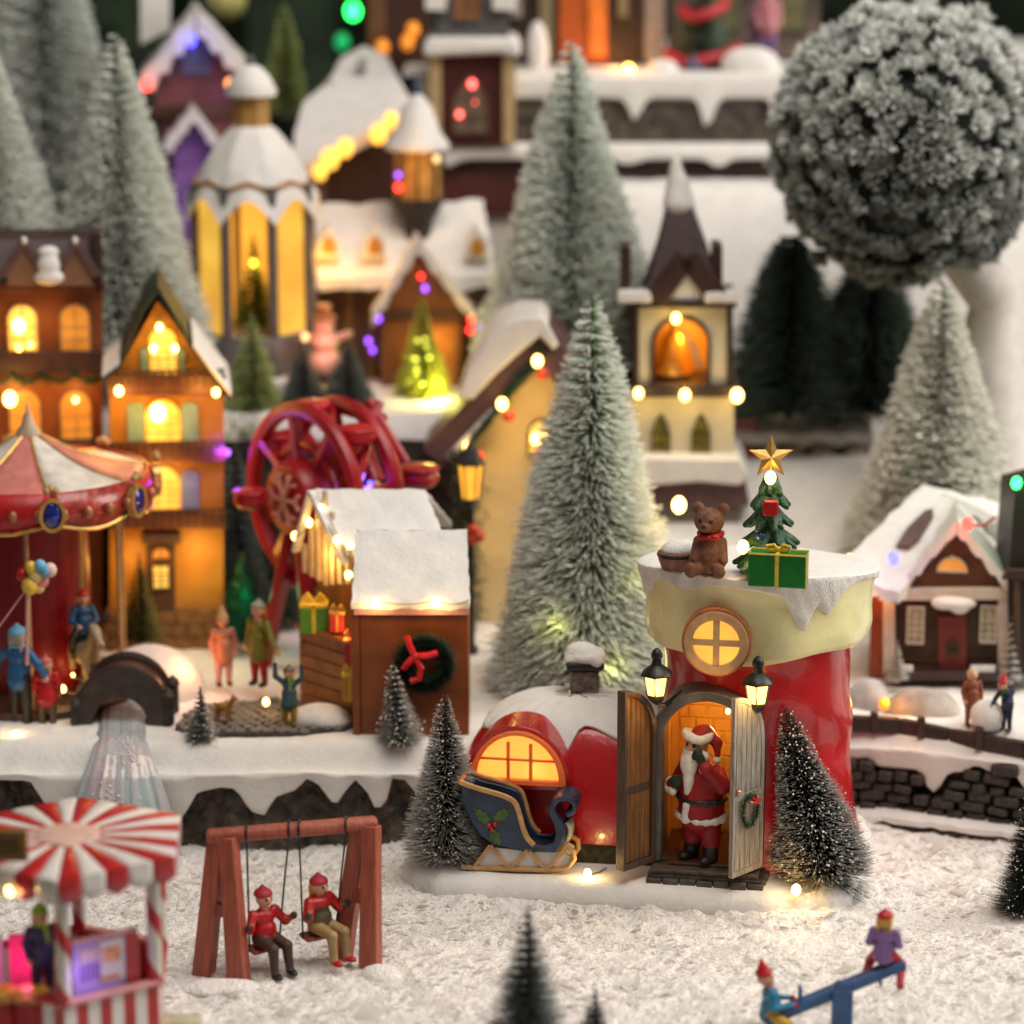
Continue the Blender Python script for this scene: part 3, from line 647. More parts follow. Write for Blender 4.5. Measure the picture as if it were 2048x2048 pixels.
pl('toe_window_lamp', (WX + .95, wy + 1.1, WZ + .75), 5500, (1, .74, .46), .2, boot)
pl('toe_window_lamp', (WX - .9, wy + 1.5, WZ + 1.0), 900, (1, .70, .34), .2, boot)
# chimney of rough stone
cx_, cy_ = -9.75, 1.0
ch = MB().lathe([(1.25, 6.9), (1.12, 8.2), (1.08, 9.7), (1.14, 10.0)], 4, (cx_, cy_), rot=PI / 4 + .2).build('chimney', mat('chimney_stone', (.10, .075, .065), .7, .4, 2, 1, 3.5, c2=(.24, .20, .18), bdist=.25), boot, loc=(0, 0, -.62), bevel=.12)
MB().lathe([(1.15, 9.95), (1.5, 10.15), (1.5, 10.5), (1.3, 10.6)], 4, (cx_, cy_), rot=PI / 4 + .2).build('chimney_cap', BLACK, ch, bevel=.08)
blob('chimney_snow', [ell((cx_, cy_, 10.75), (1.22, 1.2, .5)), ell((cx_ - .2, cy_ - .1, 11.1), (.8, .8, .42)), ell((cx_ + .75, cy_ - .6, 10.5), (.4, .4, .3)), ell((cx_ - .7, cy_ - .7, 10.55), (.4, .4, .25))], SNOWR, .09, .25, ch, rough=.06)
# cuff
def cuff_r(z): return np.interp(z, [12.1, 12.3, 12.9, 13.8, 14.8, 15.5, 16.0], [5.75, 6.02, 6.10, 6.05, 6.08, 6.24, 6.30])
def tilt(a): return .28 - .68 * (math.sin(a) + .35)
def wob(a, z): return 1 + .010 * math.sin(4 * a + 1) + .008 * math.sin(9 * a + z) + .012 * math.sin(2 * a + .5)
def cb(a): return .20 * math.sin(2 * a + 2.2) + .12 * math.sin(5 * a)   # uneven lower edge
P6 = []
for i in range(26):
    z = 12.1 + (16.0 - 12.1) * i / 25
    P6.append([((lambda r: (r * math.cos(a), r * math.sin(a), z + cb(a) * (1 - i / 25) + tilt(a) * (i / 25)))(float(cuff_r(z)) * wob(a, z))) for a in [2 * PI * j / 96 for j in range(96)]])
P6 = [[(x * .93, y * .93, z + .02) for x, y, z in P6[0]]] + P6
MB().grid(P6, wrap=True).build('boot_cuff', CREAM, boot)
# snow on the cuff with drips: theta of front centre = -90 deg
DR = [(-205, 1.0), (-188, 1.3), (-181, 3.0), (-177, 3.0), (-172, 1.2), (-165, 1.0), (-158, 2.0), (-152, 1.9), (-146, 1.0), (-135, .8), (-126, 1.35), (-118, 1.3), (-110, .75), (-98, .75), (-88, .85), (-79, 1.25), (-73, 1.5), (-68, 2.4), (-63, 3.3), (-60, 3.35), (-57, 2.6), (-54, 2.0), (-50, 2.35), (-47, 2.55), (-44, 2.2), (-38, 1.3), (-32, .75), (-25, .45), (-15, .5), (0, 1.0), (30, 1.5), (60, 1.0), (100, 1.4), (155, 1.0)]
P7 = []
for i in range(24):
    row = []
    for j in range(240):
        ad = -205 + 360 * j / 240; a = R(ad); d = float(np.interp(ad, *zip(*DR))); d = (.55 * d if d < 1.4 else .77 + (d - 1.4) * .88)
        if i < 12:
            f = i / 11; z = 16.0 - d * (1 - f); r = float(cuff_r(z)) * wob(a, z) + .02 + .17 * min(1, i / 2) + .02 * math.sin(ad * .9 + z * 4)
        else:
            f = (i - 11) / 12; r = (float(cuff_r(16)) * wob(a, 16) + .19) * math.cos(f * PI / 2) ** .8; z = 16.0 + .42 * math.sin(f * PI / 2) ** .7 + .06 * math.sin(a * 5 + r) * (1 - f)
        row.append((r * math.cos(a), r * math.sin(a), z + (tilt(a) * min(1, (z - 12.1) / 3.9) if i < 12 else .28 * (1 - f) + .12 * f * 0 + (tilt(a) - .28) * math.cos(f * PI / 2) ** .8 + .04 * f)))
    P7.append(row)
MB().grid(P7, wrap=True).build('cuff_snow', SNOWR, boot)
# round window in the cuff
q = L(1432, 1287, -6.2); rx, rz_ = q.x, q.z; ry = -math.sqrt(6.4 ** 2 - rx ** 2) - .45
rwn = MB().ring(circ(rx, rz_, 1.72, 36), circ(rx, rz_, 1.26, 36), ry, ry + .5)
rwn.box(rx - .17, rx + .17, ry + .1, ry + .3, rz_ - 1.35, rz_ + 1.35); rwn.box(rx - 1.35, rx + 1.35, ry + .11, ry + .29, rz_ - .17, rz_ + .17)
rwin = rwn.build('window', mat('tan_frame', (.56, .34, .17), .45, .15, 1.5, .2, 6), boot, bevel=.05)
MB().ring(circ(rx, rz_, 1.86, 36), circ(rx, rz_, 1.5, 36), ry + .25, ry + 1.9).build('window_glow_ring', ORFR, rwin, bevel=.04)  # orange ring painted in for the glow around the round window
MB().prism(circ(rx, rz_, 1.45, 36), ry + .32, ry + .40).build('pane', glow('round_pane', (1, .50, .07), .98, .2, .35), rwin)
# doorway, room and steps
fy = -6.35
fr = MB().ring(arch(DC, Z0 - .1, OW + 1.55, OH + .65, 20), arch(DC, Z0 - .1, OW, OH + .1, 20), fy, fy + 2.9, closed=False).build('door_frame', mat('grey_frame', (.115, .098, .088), .5, .25, 1, .3, 4), boot, bevel=.07)
b = MB(); A0 = arch(DC, Z0 - .05, OW + .03, OH, 20); A1 = arch(DC, Z0 - .05, OW + .2, OH, 20)
b.grid([[(x, fy + .9, z) for x, z in A0], [(x, -1.2, z) for x, z in A1]]); b.prism(arch(DC, Z0 - .1, OW + .6, OH + .2, 20), -1.2, -1.0)
b.build('room', AMBER, boot)
fl = MB().box(DC - OW / 2, DC + OW / 2, fy + .1, -1.2, Z0 - .35, Z0).build('room_floor', BROWN, boot)
rr = random.Random(2)
for row in range(11):
    x = DC - 2.1 + (row % 2) * -.4
    while x < DC + 2.0:
        z = Z0 + .1 + row * .72
        x1 = min(x + .95, DC + 2.02); x0 = max(x, DC - 2.02)
        if x1 - x0 > .3 and inside((x0 + x1) / 2 + .45 * (1 if x0 > DC else -1), z + .6):
            MB().box(x0 + .03, x1 - .03, -1.27 - rr.uniform(0, .05), -1.15, z + .03, z + .69).build('brick', AMBER, boot, bevel=.03)
        x += 1.0
bulb(boot, (DC + 1.05, fy + .95, Z0 + OH - .75), B_WARM, .17)
pl('room_lamp', (DC + .6, fy + 1.6, Z0 + OH - 1.6), 700, (1, .62, .2), .2, boot)
# steps
b = MB(); sx0, sx1 = DC - 3.0, DC + 3.35
MB().box(sx0 + .1, sx1 - .1, fy - 1.35, fy + 2.5, -.5, .55).build('step_core', STONE, boot, bevel=.05)
st = [sx0 + (sx1 - sx0) * k / 7 for k in range(8)]
STEP = mat('step_stone', (.055, .045, .038), .6, .35, 1.5, .6, 3, c2=(.11, .085, .065))
for k in range(7):
    MB().box(st[k] + .03, st[k+1] - .03, fy - 1.55 - .05 * (k % 2), fy - .9, -.35, .40 + .03 * (k % 3)).build('step_stone', STEP, boot, bevel=.07)
for k in range(3):
    MB().box(sx1 - .5, sx1 + .05 + .04 * (k % 2), fy - .85 + k * .95, fy + .05 + k * .95, -.35, .42).build('step_stone', STEP, boot, bevel=.07)
MB().box(sx0 + .2, sx1 - .35, fy - 1.1, fy + 1.0, .5, .8).build('step_slab', STEP, boot, bevel=.08)
MB().box(DC - 1.9, DC + 1.9, fy - .35, fy + .6, .78, Z0 + .02).build('threshold', BROWN, boot, bevel=.05)
# doors
def leaf(hx, ang, sgn, wd, m, plank, th=.13):
    """sgn -1: hinge on the right jamb, +1: on the left; the tall side is the free edge"""
    hgt = 9.95; o = [(0, 0), (0, hgt - wd * 1.0)] + [(wd - wd * math.cos(a) , hgt - wd + wd * math.sin(a)) for a in [PI / 2 * k / 10 for k in range(1, 11)]] + [(wd, 0)]
    i = [(.26 if x < .01 else (wd - .2 if x > wd - .01 else .26 + (x) * (wd - .46) / wd), .3 if z < .01 else z - .32) for x, z in o]
    d = MB().ring(o, i, -th, th); d.prism(o, -.03, .06)
    d.box(.2, wd - .15, -.11, .11, 4.15, 4.55)
    dr_ = d.build('door', m, boot, bevel=.03)
    for part in (0, 1):
        n = 5
        for k in range(n):
            x0 = .30 + (wd - .52) * k / n; x1 = .30 + (wd - .52) * (k + 1) / n - .045
            zt = (hgt - wd + math.sqrt(max(0, wd**2 - (wd - x0) ** 2)) - .36) if part else 4.12
            zt2 = (hgt - wd + math.sqrt(max(0, wd**2 - (wd - x1) ** 2)) - .36) if part else 4.12
            z0 = 4.58 if part else .34
            MB().prism([(x0, z0), (x0, zt), (x1, zt2), (x1, z0)], -.095, .095).build('plank', plank, dr_, bevel=.02)
    dr_.location = (hx, fy - .12, Z0 + .0)
    if sgn > 0: dr_.rotation_euler = (0, 0, -ang)
    else: dr_.rotation_euler = (0, 0, PI + ang); 
    return dr_
dR = leaf(DC + 3.05, R(57), -1, 2.6, PLANK, PLANK)
dL = leaf(DC - 2.85, R(126), 1, 2.45, mat('brown_door', (.085, .05, .033), .5, .3, 1.5, .5, 5, stretch=(4, 4, .5)), mat('orange_lit_plank', (.24, .10, .025), .5, .3, 1.5, .5, 5, stretch=(4, 4, .5)), .3)  # orange of the room light is put into the plank colour
dL['label'] = 'left door leaf standing open, seen on edge'
MB().sph((2.25, .2, 4.75), .16, 10, 8).build('handle', mat('copper', (.55, .30, .18), .3, .2, 2, .1, 5, metal=.7), dR)
# wreath on the door
rng_ = np.random.default_rng(5); n = 500; th = rng_.uniform(0, 2 * PI, n); ps = rng_.uniform(0, 2 * PI, n)
c0 = np.stack([1.3 + .62 * np.cos(th), .22 + 0 * th, 3.55 + .82 * np.sin(th)], 1)
dn = np.stack([np.cos(th) * np.cos(ps), np.abs(np.sin(ps)) * .9 - .1, np.sin(th) * np.cos(ps)], 1)
V, F, f_ = spikes(c0, c0 + dn * rng_.uniform(.18, .34, (n, 1)), .035)
WREATH = frosted('wreath_needles', (.012, .05, .018), (.10, .16, .05), .5, 1)
wr = link('wreath', npmesh('wreath', V, F, WREATH, f_), dR)
b = MB()
for a in (.4, 1.2, 2.2, 2.9): b.tube([(1.2, .40, 3.95), (1.2 + .25 * math.cos(a), .55, 3.95 + .25 * math.sin(a)), (1.2 + .5 * math.cos(a), .44, 3.95 + .42 * math.sin(a))], .075, 6)
b.sph((1.2, .48, 3.95), .12); b.build('wreath_bow', RED, dR)
# lanterns
def lantern(px, py, dy):
    q = L(px, py, dy); b = MB(); b.M = Matrix.Translation(q)
    b.lathe([(.16, 1.45), (.3, 1.55), (.32, 1.75), (.22, 1.95), (.1, 2.05), (.02, 2.1)], 10); b.lathe([(.92, .62), (.88, .74), (.45, 1.08), (.3, 1.18), (.24, 1.5)], 6, rot=PI / 6)
    b.lathe([(.5, -.62), (.52, -.52), (.54, -.45)], 6, rot=PI / 6); b.lathe([(.08, -1.0), (.3, -.85), (.52, -.6)], 6, rot=PI / 6)
    for k in range(6):
        a = PI / 6 + k * PI / 3; b.tube([(.52 * math.cos(a), .52 * math.sin(a), -.5), (.72 * math.cos(a), .72 * math.sin(a), .66)], .045, 5)
    q2 = Vector((q.x * .78, q.y * .5 - 1.2, q.z - 1.1)) - q
    b.tube([(0, 0, -.9), (q2.x * .3, q2.y * .3 + .2, -1.35), (q2.x, max(q2.y, 1.6), q2.z)], .13, 7)
    la = b.build('lantern', BLACK, boot)
    g = MB(); g.M = Matrix.Translation(q)
    g.lathe([(.47, -.5), (.66, .64)], 6, rot=PI / 6).build('pane', P_LAMP, la)
    pl('lantern_lamp', q + Vector((.1, -1.1, -.1)), 330, (1, .6, .18), .25, boot)
lantern(1313, 1372, -7.0); lantern(1515, 1388, -7.2)
# snow slab it all stands on
plat = thing('snow_slab', 'low smooth white snow slab carrying the boot house, sleigh and two frosted trees', 'base', HO + Vector((0, 0, -1.5)), None, HR)
def rr_pt(a, g=0):
    c, s_ = math.cos(a), math.sin(a); q = 2 / 5.5
    return (-6.4 + (12.5 + g) * math.copysign(abs(c) ** q, c), .1 + (8.7 + g) * math.copysign(abs(s_) ** q, s_))
P8 = []
for g, z in ((-.2, -.4), (.15, .15), (.2, .6), (.05, 1.15), (-.35, 1.5), (-.9, 1.6), (-3, 1.55), (-6, 1.5), (-8.6, 1.5)):
    P8.append([(*rr_pt(a, g + .10 * math.sin(9 * a + z) + .06 * math.sin(23 * a)), z + .05 * math.sin(7 * a + g) + .03 * math.sin(19 * a)) for a in [2 * PI * j / 160 for j in range(160)]])
b = MB().grid(P8, wrap=True); b.add(P8[-1], [tuple(range(160))]); b.build('slab', SNOW, plat)

# ---------------------------------------------------------------- bearded man in the doorway
sm = boot.matrix_world if False else mtx(boot)
mp = sm @ Vector((DC - .25, fy + .55, Z0 + .03))
man = thing('person', 'bearded figurine in red fur-trimmed suit standing in the lit doorway', 'figurine', mp, None, HR - .5)
H = 7.35
def v(x, y, z): return Vector((x, y, z)) * H
B = [ell(v(0, 0, .60), v(.165, .13, .14), 0), ell(v(0, 0, .46), v(.175, .14, .13), 0), cap(v(0, 0, .5), v(0, 0, .36), .16*H, .172*H, 0), cap(v(-.02, 0, .7), v(-.02, 0, .78), .09*H, .06*H, 0),
     ell(v(-.03, -.02, .865), v(.078, .082, .09), 2), ell(v(-.045, -.105, .855), v(.018, .022, .018), 2), ell(v(-.075, -.085, .84), v(.022, .018, .018), 2),
     cap(v(.13, 0, .68), v(.20, -.02, .60), .062*H, .058*H, 0), cap(v(.20, -.02, .60), v(.12, -.12, .74), .056*H, .05*H, 0), ell(v(.075, -.125, .80), v(.035, .03, .05), 4), ell(v(.04, -.125, .84), v(.032, .03, .06), 4, Matrix.Rotation(.6, 3, 'Y').to_3x3()), cap(v(.075, -.13, .80), v(.10, -.15, .845), .016*H, .012*H, 4),
     cap(v(-.14, 0, .68), v(-.20, -.02, .56), .06*H, .056*H, 0), cap(v(-.20, -.02, .56), v(-.17, -.13, .57), .055*H, .05*H, 0), ell(v(-.12, -.16, .61), v(.05, .035, .045), 4), cap(v(-.10, -.16, .62), v(-.07, -.17, .66), .02*H, .015*H, 4),
     cap(v(-.07, 0, .36), v(-.075, 0, .16), .088*H, .074*H, 0), cap(v(.08, 0, .36), v(.085, 0, .16), .088*H, .074*H, 0),
     cap(v(-.075, 0, .13), v(-.08, 0, .03), .062*H, .055*H, 3), cap(v(.085, 0, .13), v(.09, 0, .03), .062*H, .055*H, 3), ell(v(-.085, -.05, .03), v(.05, .09, .035), 3), ell(v(.10, -.05, .03), v(.05, .09, .035), 3),
     ell(v(-.068, -.092, .885), v(.009, .009, .012), 5), ell(v(-.005, -.097, .885), v(.009, .009, .012), 5), ell(v(-.04, -.098, .822), v(.018, .01, .009), 6)]
blob('body', B, [mat('suit_red', (.27, .004, .006), .6, .2, 2, .25, 6), RED, SKIN, BLACK, mat('green_glove', (.012, .03, .016), .6, .3, 3, .4, 9), BLACK, RED], H / 105, .02*H, man)
blob('beard', [ell(v(-.045, -.085, .775), v(.085, .05, .045)), ell(v(-.04, -.115, .73), v(.07, .04, .08)), ell(v(-.03, -.13, .66), v(.045, .03, .07)), ell(v(.035, -.06, .80), v(.06, .06, .05)), ell(v(-.095, -.05, .83), v(.022, .05, .06)), cap(v(-.065, -.108, .835), v(-.02, -.112, .832), .016*H, .016*H), cap(v(-.02, -.135, .62), v(-.025, -.135, .545), .038*H, .032*H)], FUR, H / 95, .025*H, man, rough=.03)
blob('hat', [ell(v(-.01, .01, .94), v(.085, .085, .075)), cap(v(.02, .02, .97), v(.10, .04, .90), .05*H, .035*H), cap(v(.10, .04, .90), v(.115, .03, .80), .034*H, .02*H)], RED2, H / 90, .03*H, man)
blob('hat_trim', [cap(v(-.03 + .092 * math.cos(a), -.01 + .092 * math.sin(a), .945 + .018 * math.sin(a * 2)), v(-.03 + .092 * math.cos(a + .5), -.01 + .092 * math.sin(a + .5), .945 + .018 * math.sin(a * 2 + 1)), .030*H, .030*H) for a in [k * .5 for k in range(13)]] + [ell(v(.118, .02, .77), .03*H)], FUR, H / 95, .02*H, man, rough=.03)
blob('coat_hem', [cap(v(.178 * math.cos(a), .148 * math.sin(a), .335 + .012 * math.sin(2 * a)), v(.178 * math.cos(a + .42), .148 * math.sin(a + .42), .335), .026*H, .026*H) for a in [k * .42 for k in range(15)]] + [cap(v(-.02, -.145, .44), v(-.035, -.155, .33), .036*H, .03*H)], FUR, H / 95, .02*H, man, rough=.03)
blob('cuff', [cap(v(-.185, -.14, .545), v(-.195, -.11, .575), .042*H, .045*H), cap(v(-.14, -.17, .53), v(-.20, -.1, .54), .03*H, .03*H)], FUR, H / 95, .02*H, man, rough=.03)
blob('cuff', [ell(v(.11, -.11, .725), v(.055, .04, .04))], FUR, H / 95, .02*H, man, rough=.03)
blob('belt', [cap(v(.178 * math.cos(a), .150 * math.sin(a), .475), v(.178 * math.cos(a + .42), .150 * math.sin(a + .42), .475), .022*H, .022*H) for a in [k * .42 for k in range(15)]], BLACK, H / 95, .01*H, man)

# ---------------------------------------------------------------- on top of the boot
def ztop(p):                                    # height of the snow on the cuff below a point
    q = mtx(boot).inverted() @ p; r = math.hypot(q.x, q.y); return HO.z + SZ + .40 - .68 * (q.y / 6.8 + .35 * r / 6.8) + .1
def onboot(px, py):
    lo, hi = -4.0, 12.0
    for _ in range(40):
        m = (lo + hi) / 2; p = W(px, py, m)
        if p.z > ztop(p): lo = m
        else: hi = m
    return W(px, py, lo)
bt = thing('teddy_bear', 'brown teddy bear with a red bow sitting on the snowy cuff', 'teddy bear', onboot(1420, 1146), None, -.25)
B = [ell((0, 0, .95), (.92, .82, 1.05)), ell((0, .05, 1.75), (.68, .62, .6)), ell((-.05, -.12, 2.85), (.80, .72, .72)), ell((-.15, -.72, 2.62), (.36, .34, .28)), ell((-.68, 0, 3.5), (.32, .2, .32)), ell((.68, 0, 3.5), (.32, .2, .32)),
     cap((-.62, -.1, 1.75), (-.78, -.55, .85), .28, .26), cap((.62, -.1, 1.75), (.78, -.5, .85), .28, .26), cap((-.45, -.4, .38), (-.80, -1.05, .32), .38, .34), cap((.45, -.4, .38), (.65, -1.05, .32), .38, .34), ell((-.82, -1.2, .42), (.33, .24, .42)), ell((.66, -1.2, .42), (.33, .24, .42)),
     ell((-.16, -1.05, 2.72), (.12, .08, .09), 1), ell((-.42, -.74, 2.98), (.09, .08, .1), 1), ell((.18, -.80, 2.98), (.09, .08, .1), 1)]
blob('body', B, [BEARM, mat('bear_dark', (.03, .012, .008), .4)], .055, .12, bt, rough=.035)
blob('bow', [cap((.62 * math.cos(a), .05 + .6 * math.sin(a), 2.15), (.62 * math.cos(a + .5), .05 + .6 * math.sin(a + .5), 2.15), .12, .12) for a in [k * .5 for k in range(13)]] + [ell((-.32, -.66, 2.08), (.32, .12, .17)), ell((.30, -.66, 2.08), (.32, .12, .17)), ell((0, -.72, 2.08), (.12, .12, .13))], RED, .05, .06, bt)
tk = thing('log_basket', 'small brown wooden tub heaped with snow beside the teddy bear', 'tub', onboot(1352, 1138), None, .3)
b = MB().lathe([(.75, 0), (.95, .5), (1.0, .95), (.92, 1.0)], 14); b.build('tub', mat('tub_wood', (.16, .05, .04), .45, .3, 2, .5, 5, c2=(.30, .13, .10)), tk)
b = MB().lathe([(.97, .72), (1.03, .74), (1.03, .86), (.99, .88)], 14); b.build('hoop', BLACK, tk)
blob('snow_heap', [ell((.15, 0, 1.05), (.98, .85, .55)), ell((.5, -.2, 1.2), (.5, .5, .35))], SNOWR, .08, .2, tk, rough=.05)
gp = thing('gift_box', 'green wrapped gift box with yellow ribbon on the cuff snow', 'gift', onboot(1556, 1166), None, -.22); gp.location.z -= .1
MB().box(-1.5, 1.5, -.62, .62, 0, 1.75).build('box', GREEN, gp, bevel=.07)
b = MB(); b.box(-.10, .10, -.66, .66, -.01, 1.79); b.build('ribbon', YELLOW, gp, bevel=.02)
b = MB()
for zz in (0,):
    b.tube([(-1.5, -.62, 1.75), (1.5, -.62, 1.75), (1.5, .62, 1.75), (-1.5, .62, 1.75)], .05, 6, closed=True); b.tube([(1.52, -.64, 0), (1.52, -.64, 1.75)], .04, 6)
b.build('ribbon_edge', YELLOW, gp)
b = MB()
for s in (-1, 1): b.tube([(0, 0, 1.8), (s * .25, -.1, 2.15), (s * .6, -.15, 2.1), (s * .5, -.1, 1.85), (0, 0, 1.82)], .10, 7)
b.sph((0, -.05, 1.92), .16); b.build('bow', YELLOW, gp)
# the small resin christmas tree with its star
ct = thing('christmas_tree', 'little green resin christmas tree with gold star behind the gift', 'christmas tree', onboot(1537, 1150), None, 0)
prims = []; r2 = random.Random(8)
for zc, rr_, nn in ((.55, 1.75, 13), (1.7, 1.5, 12), (2.8, 1.2, 10), (3.8, .9, 9), (4.6, .55, 6)):
    for k in range(nn):
        a = 2 * PI * k / nn + zc * 1.7 + r2.uniform(-.15, .15); q = rr_ * r2.uniform(.9, 1.1)
        prims.append(cap((.25 * q * math.cos(a), .25 * q * math.sin(a), zc + .55), (q * math.cos(a), q * math.sin(a), zc - .15 * r2.random()), .34 * rr_ ** .5, .15))
prims.append(cap((0, 0, .2), (0, 0, 5.2), 1.0, .25))
blob('foliage', prims, mat('resin_fir', (.010, .055, .022), .35, .5, 2.5, .8, 7, bdist=.12, c2=(.035, .13, .05)), .07, .10, ct, rough=.09)
for (x, z, m) in ((-.05, 3.85, 'R'), (.95, 1.55, 'B'), (-.55, 2.3, 'B'), (.3, 2.6, 'R')):
    if m == 'R': MB().box(x - .42, x + .38, -1.25, -.9, z - .4, z + .42).build('red_ornament', RED, ct, bevel=.1) if z > 3 else None
    else: MB().sph((x, -.95 + .25 * abs(x), z), .24).build('bauble', mat('blue_bauble', (.02, .05, .22), .25, .2, 1, 0, coat=.5), ct)
star = MB(); pts = []
for k in range(10):
    a = PI / 2 + k * PI / 5; r_ = 1.22 if k % 2 == 0 else .50; pts.append((r_ * math.cos(a), r_ * math.sin(a)))
sz_ = 6.35
vs = [(x, 0, sz_ + z) for x, z in pts] + [(0, -.28, sz_), (0, .28, sz_)]; vs2 = []
for k in range(10): star.add([vs[k], vs[(k + 1) % 10], vs[10]], [(0, 1, 2)]); star.add([vs[(k + 1) % 10], vs[k], vs[11]], [(0, 1, 2)])
star.build('star', GOLD, ct, smooth=0, fix=False)
MB().tube([(0, 0, sz_ - .4), (0, .05, 5.0)], .06, 6).build('star_wire', GOLD, ct)
bulb(ct, (-.05, -.5, 5.35), B_WARM, .36); bulb(ct, (-1.45, -.95, 1.75), B_WARM, .38)
pl('tree_lamp', (-.1, -1.0, 5.3), 90, (1, .65, .2), .2, ct); pl('tree_lamp', (-1.3, -1.35, 1.7), 110, (1, .65, .2), .2, ct)
# ---------------------------------------------------------------- sleigh
sl = thing('sleigh', 'dark blue sleigh with gold rim, holly and white lattice runners', 'sleigh', W(1035, 1738, -.25), None, R(-9)); sl.location.z = 1.55
Q = TP(sl)
def sp(px, py): q = Q(px, py, -1.0); return (q.x, q.z)
body = [sp(*p) for p in ((921, 1567), (925, 1605), (940, 1640), (962, 1672), (985, 1688), (1020, 1697), (1060, 1703), (1110, 1706), (1122, 1690), (1130, 1670), (1128, 1650), (1116, 1634), (1106, 1618), (1108, 1606), (1100, 1612), (1098, 1630), (1108, 1650), (1112, 1668), (1106, 1686), (1090, 1692), (1066, 1690), (1052, 1676), (1042, 1655), (1036, 1625), (1028, 1606), (1012, 1598), (985, 1590), (950, 1582))]
SW = 1.0
b = MB(); b.prism(body, -SW, -SW + .22); b.prism(body, SW - .22, SW)
lower = body[:13]
b.grid([[(x, y, z) for x, z in lower[:8]] for y in (-SW + .1, SW - .1)]); b.build('body', NAVY, sl, bevel=.05)
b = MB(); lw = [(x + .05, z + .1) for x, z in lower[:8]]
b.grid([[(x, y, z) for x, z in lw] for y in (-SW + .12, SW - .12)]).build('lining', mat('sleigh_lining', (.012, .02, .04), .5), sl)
# curled dash board
dash_ = [sp(*p) for p in ((1106, 1702), (1122, 1684), (1127, 1662), (1118, 1644), (1106, 1626), (1106, 1610), (1118, 1600), (1136, 1600), (1148, 1610), (1146, 1624), (1132, 1632))]
def crv(P, n=6):
    P = [Vector((x, 0, z)) for x, z in P]; o = []
    for k in range(len(P) - 1):
        a, b, c, d = P[max(k - 1, 0)], P[k], P[k + 1], P[min(k + 2, len(P) - 1)]
        for i in range(n):
            t = i / n; q = .5 * ((2 * b) + (c - a) * t + (2 * a - 5 * b + 4 * c - d) * t * t + (3 * b - a - 3 * c + d) * t ** 3); o.append((q.x, q.z))
    return o + [(P[-1].x, P[-1].z)]
dash = crv(dash_)
for s, mm in ((-1, NAVY),):
    b = MB(); P = []
    for k, (x, z) in enumerate(dash): P.append([(x, -SW + .05, z), (x, SW - .05, z)])
    g = MB().grid(P); o = g.build('dashboard', NAVY, sl); md = o.modifiers.new('thick', 'SOLIDIFY'); md.thickness = .26; md.offset = 0; bv = o.modifiers.new('edge', 'BEVEL'); bv.width = .08; bv.segments = 2
b = MB(); P = [[(x + .18, -SW + .25, z), (x + .26, 0, z), (x + .18, SW - .25, z)] for x, z in dash[4:17]]
g = MB().grid(P); o = g.build('dashboard_panel', mat('pale_panel', (.55, .50, .42), .5, .2, 2, .4, 6), sl); md = o.modifiers.new('thick', 'SOLIDIFY'); md.thickness = .18; md.offset = 1
rim = [sp(*p) for p in ((920, 1566), (952, 1578), (988, 1588), (1014, 1597), (1030, 1608), (1038, 1628), (1046, 1658), (1056, 1680), (1068, 1692))]
b = MB()
rim = crv(rim, 4)
for y in (-SW, SW): b.tube([(x, y, z + .06) for x, z in rim], .155, 8)
b.tube([(rim[0][0], y, rim[0][1] + .06 + .0 * y) for y in (-SW, -SW * .5, SW * .5, SW)], .155, 8)
b.build('gold_rim', mat('rim_gold', (.58, .33, .13), .35, .2, 2, .2, 6, metal=.3), sl)
run = [sp(*p) for p in ((922, 1738), (950, 1740), (1000, 1741), (1060, 1743), (1110, 1744), (1136, 1738), (1148, 1722), (1146, 1706), (1132, 1698))]
b = MB()
for y in (-SW + .1, SW - .1):
    b.tube([(x, y, z + .08) for x, z in run], .15, 8)
    zz = [sp(*p) for p in ((950, 1732), (980, 1692), (1012, 1732), (1024, 1734), (1056, 1700), (1088, 1736), (1098, 1734), (1128, 1702))]
    for k in range(len(zz) - 1): b.beam((zz[k][0], y, zz[k][1]), (zz[k+1][0], y, zz[k+1][1]), .2, .2)
b.build('runner', TAN, sl)
b = MB()
for y in (-SW + .14, SW - .14):
    b.prism([sp(*p) for p in ((945, 1732), (980, 1696), (1020, 1700), (1060, 1706), (1125, 1706), (1140, 1715), (1136, 1736), (1060, 1738))], y, y + .1)
b.build('runner_panel', mat('runner_white', (.66, .62, .58), .5, .08, 2, .2, 5), sl)
b = MB()
for cx, cy, an in ((965, 1632, 2.4), (1003, 1630, .7), (990, 1672, -1.1)):
    x, z = sp(cx, cy); c_, s_ = math.cos(an), math.sin(an); pts = []
    for k in range(16):
        a = 2 * PI * k / 16; e = 1 + .18 * (-1) ** k; lx, lz = .52 * e * math.cos(a), .27 * e * math.sin(a); pts.append((x + lx * c_ - lz * s_, z + lx * s_ + lz * c_))
    b.prism(pts, -SW - .07, -SW + .03)
b.build('holly_leaves', mat('holly', (.06, .13, .025), .5, .3, 3, .3, 8), sl)
b = MB()
for px, py in ((978, 1650), (990, 1648), (984, 1658)): x, z = sp(px, py); b.sph((x, -SW - .08, z), .14, 8, 6)
b.build('holly_berries', RED, sl)
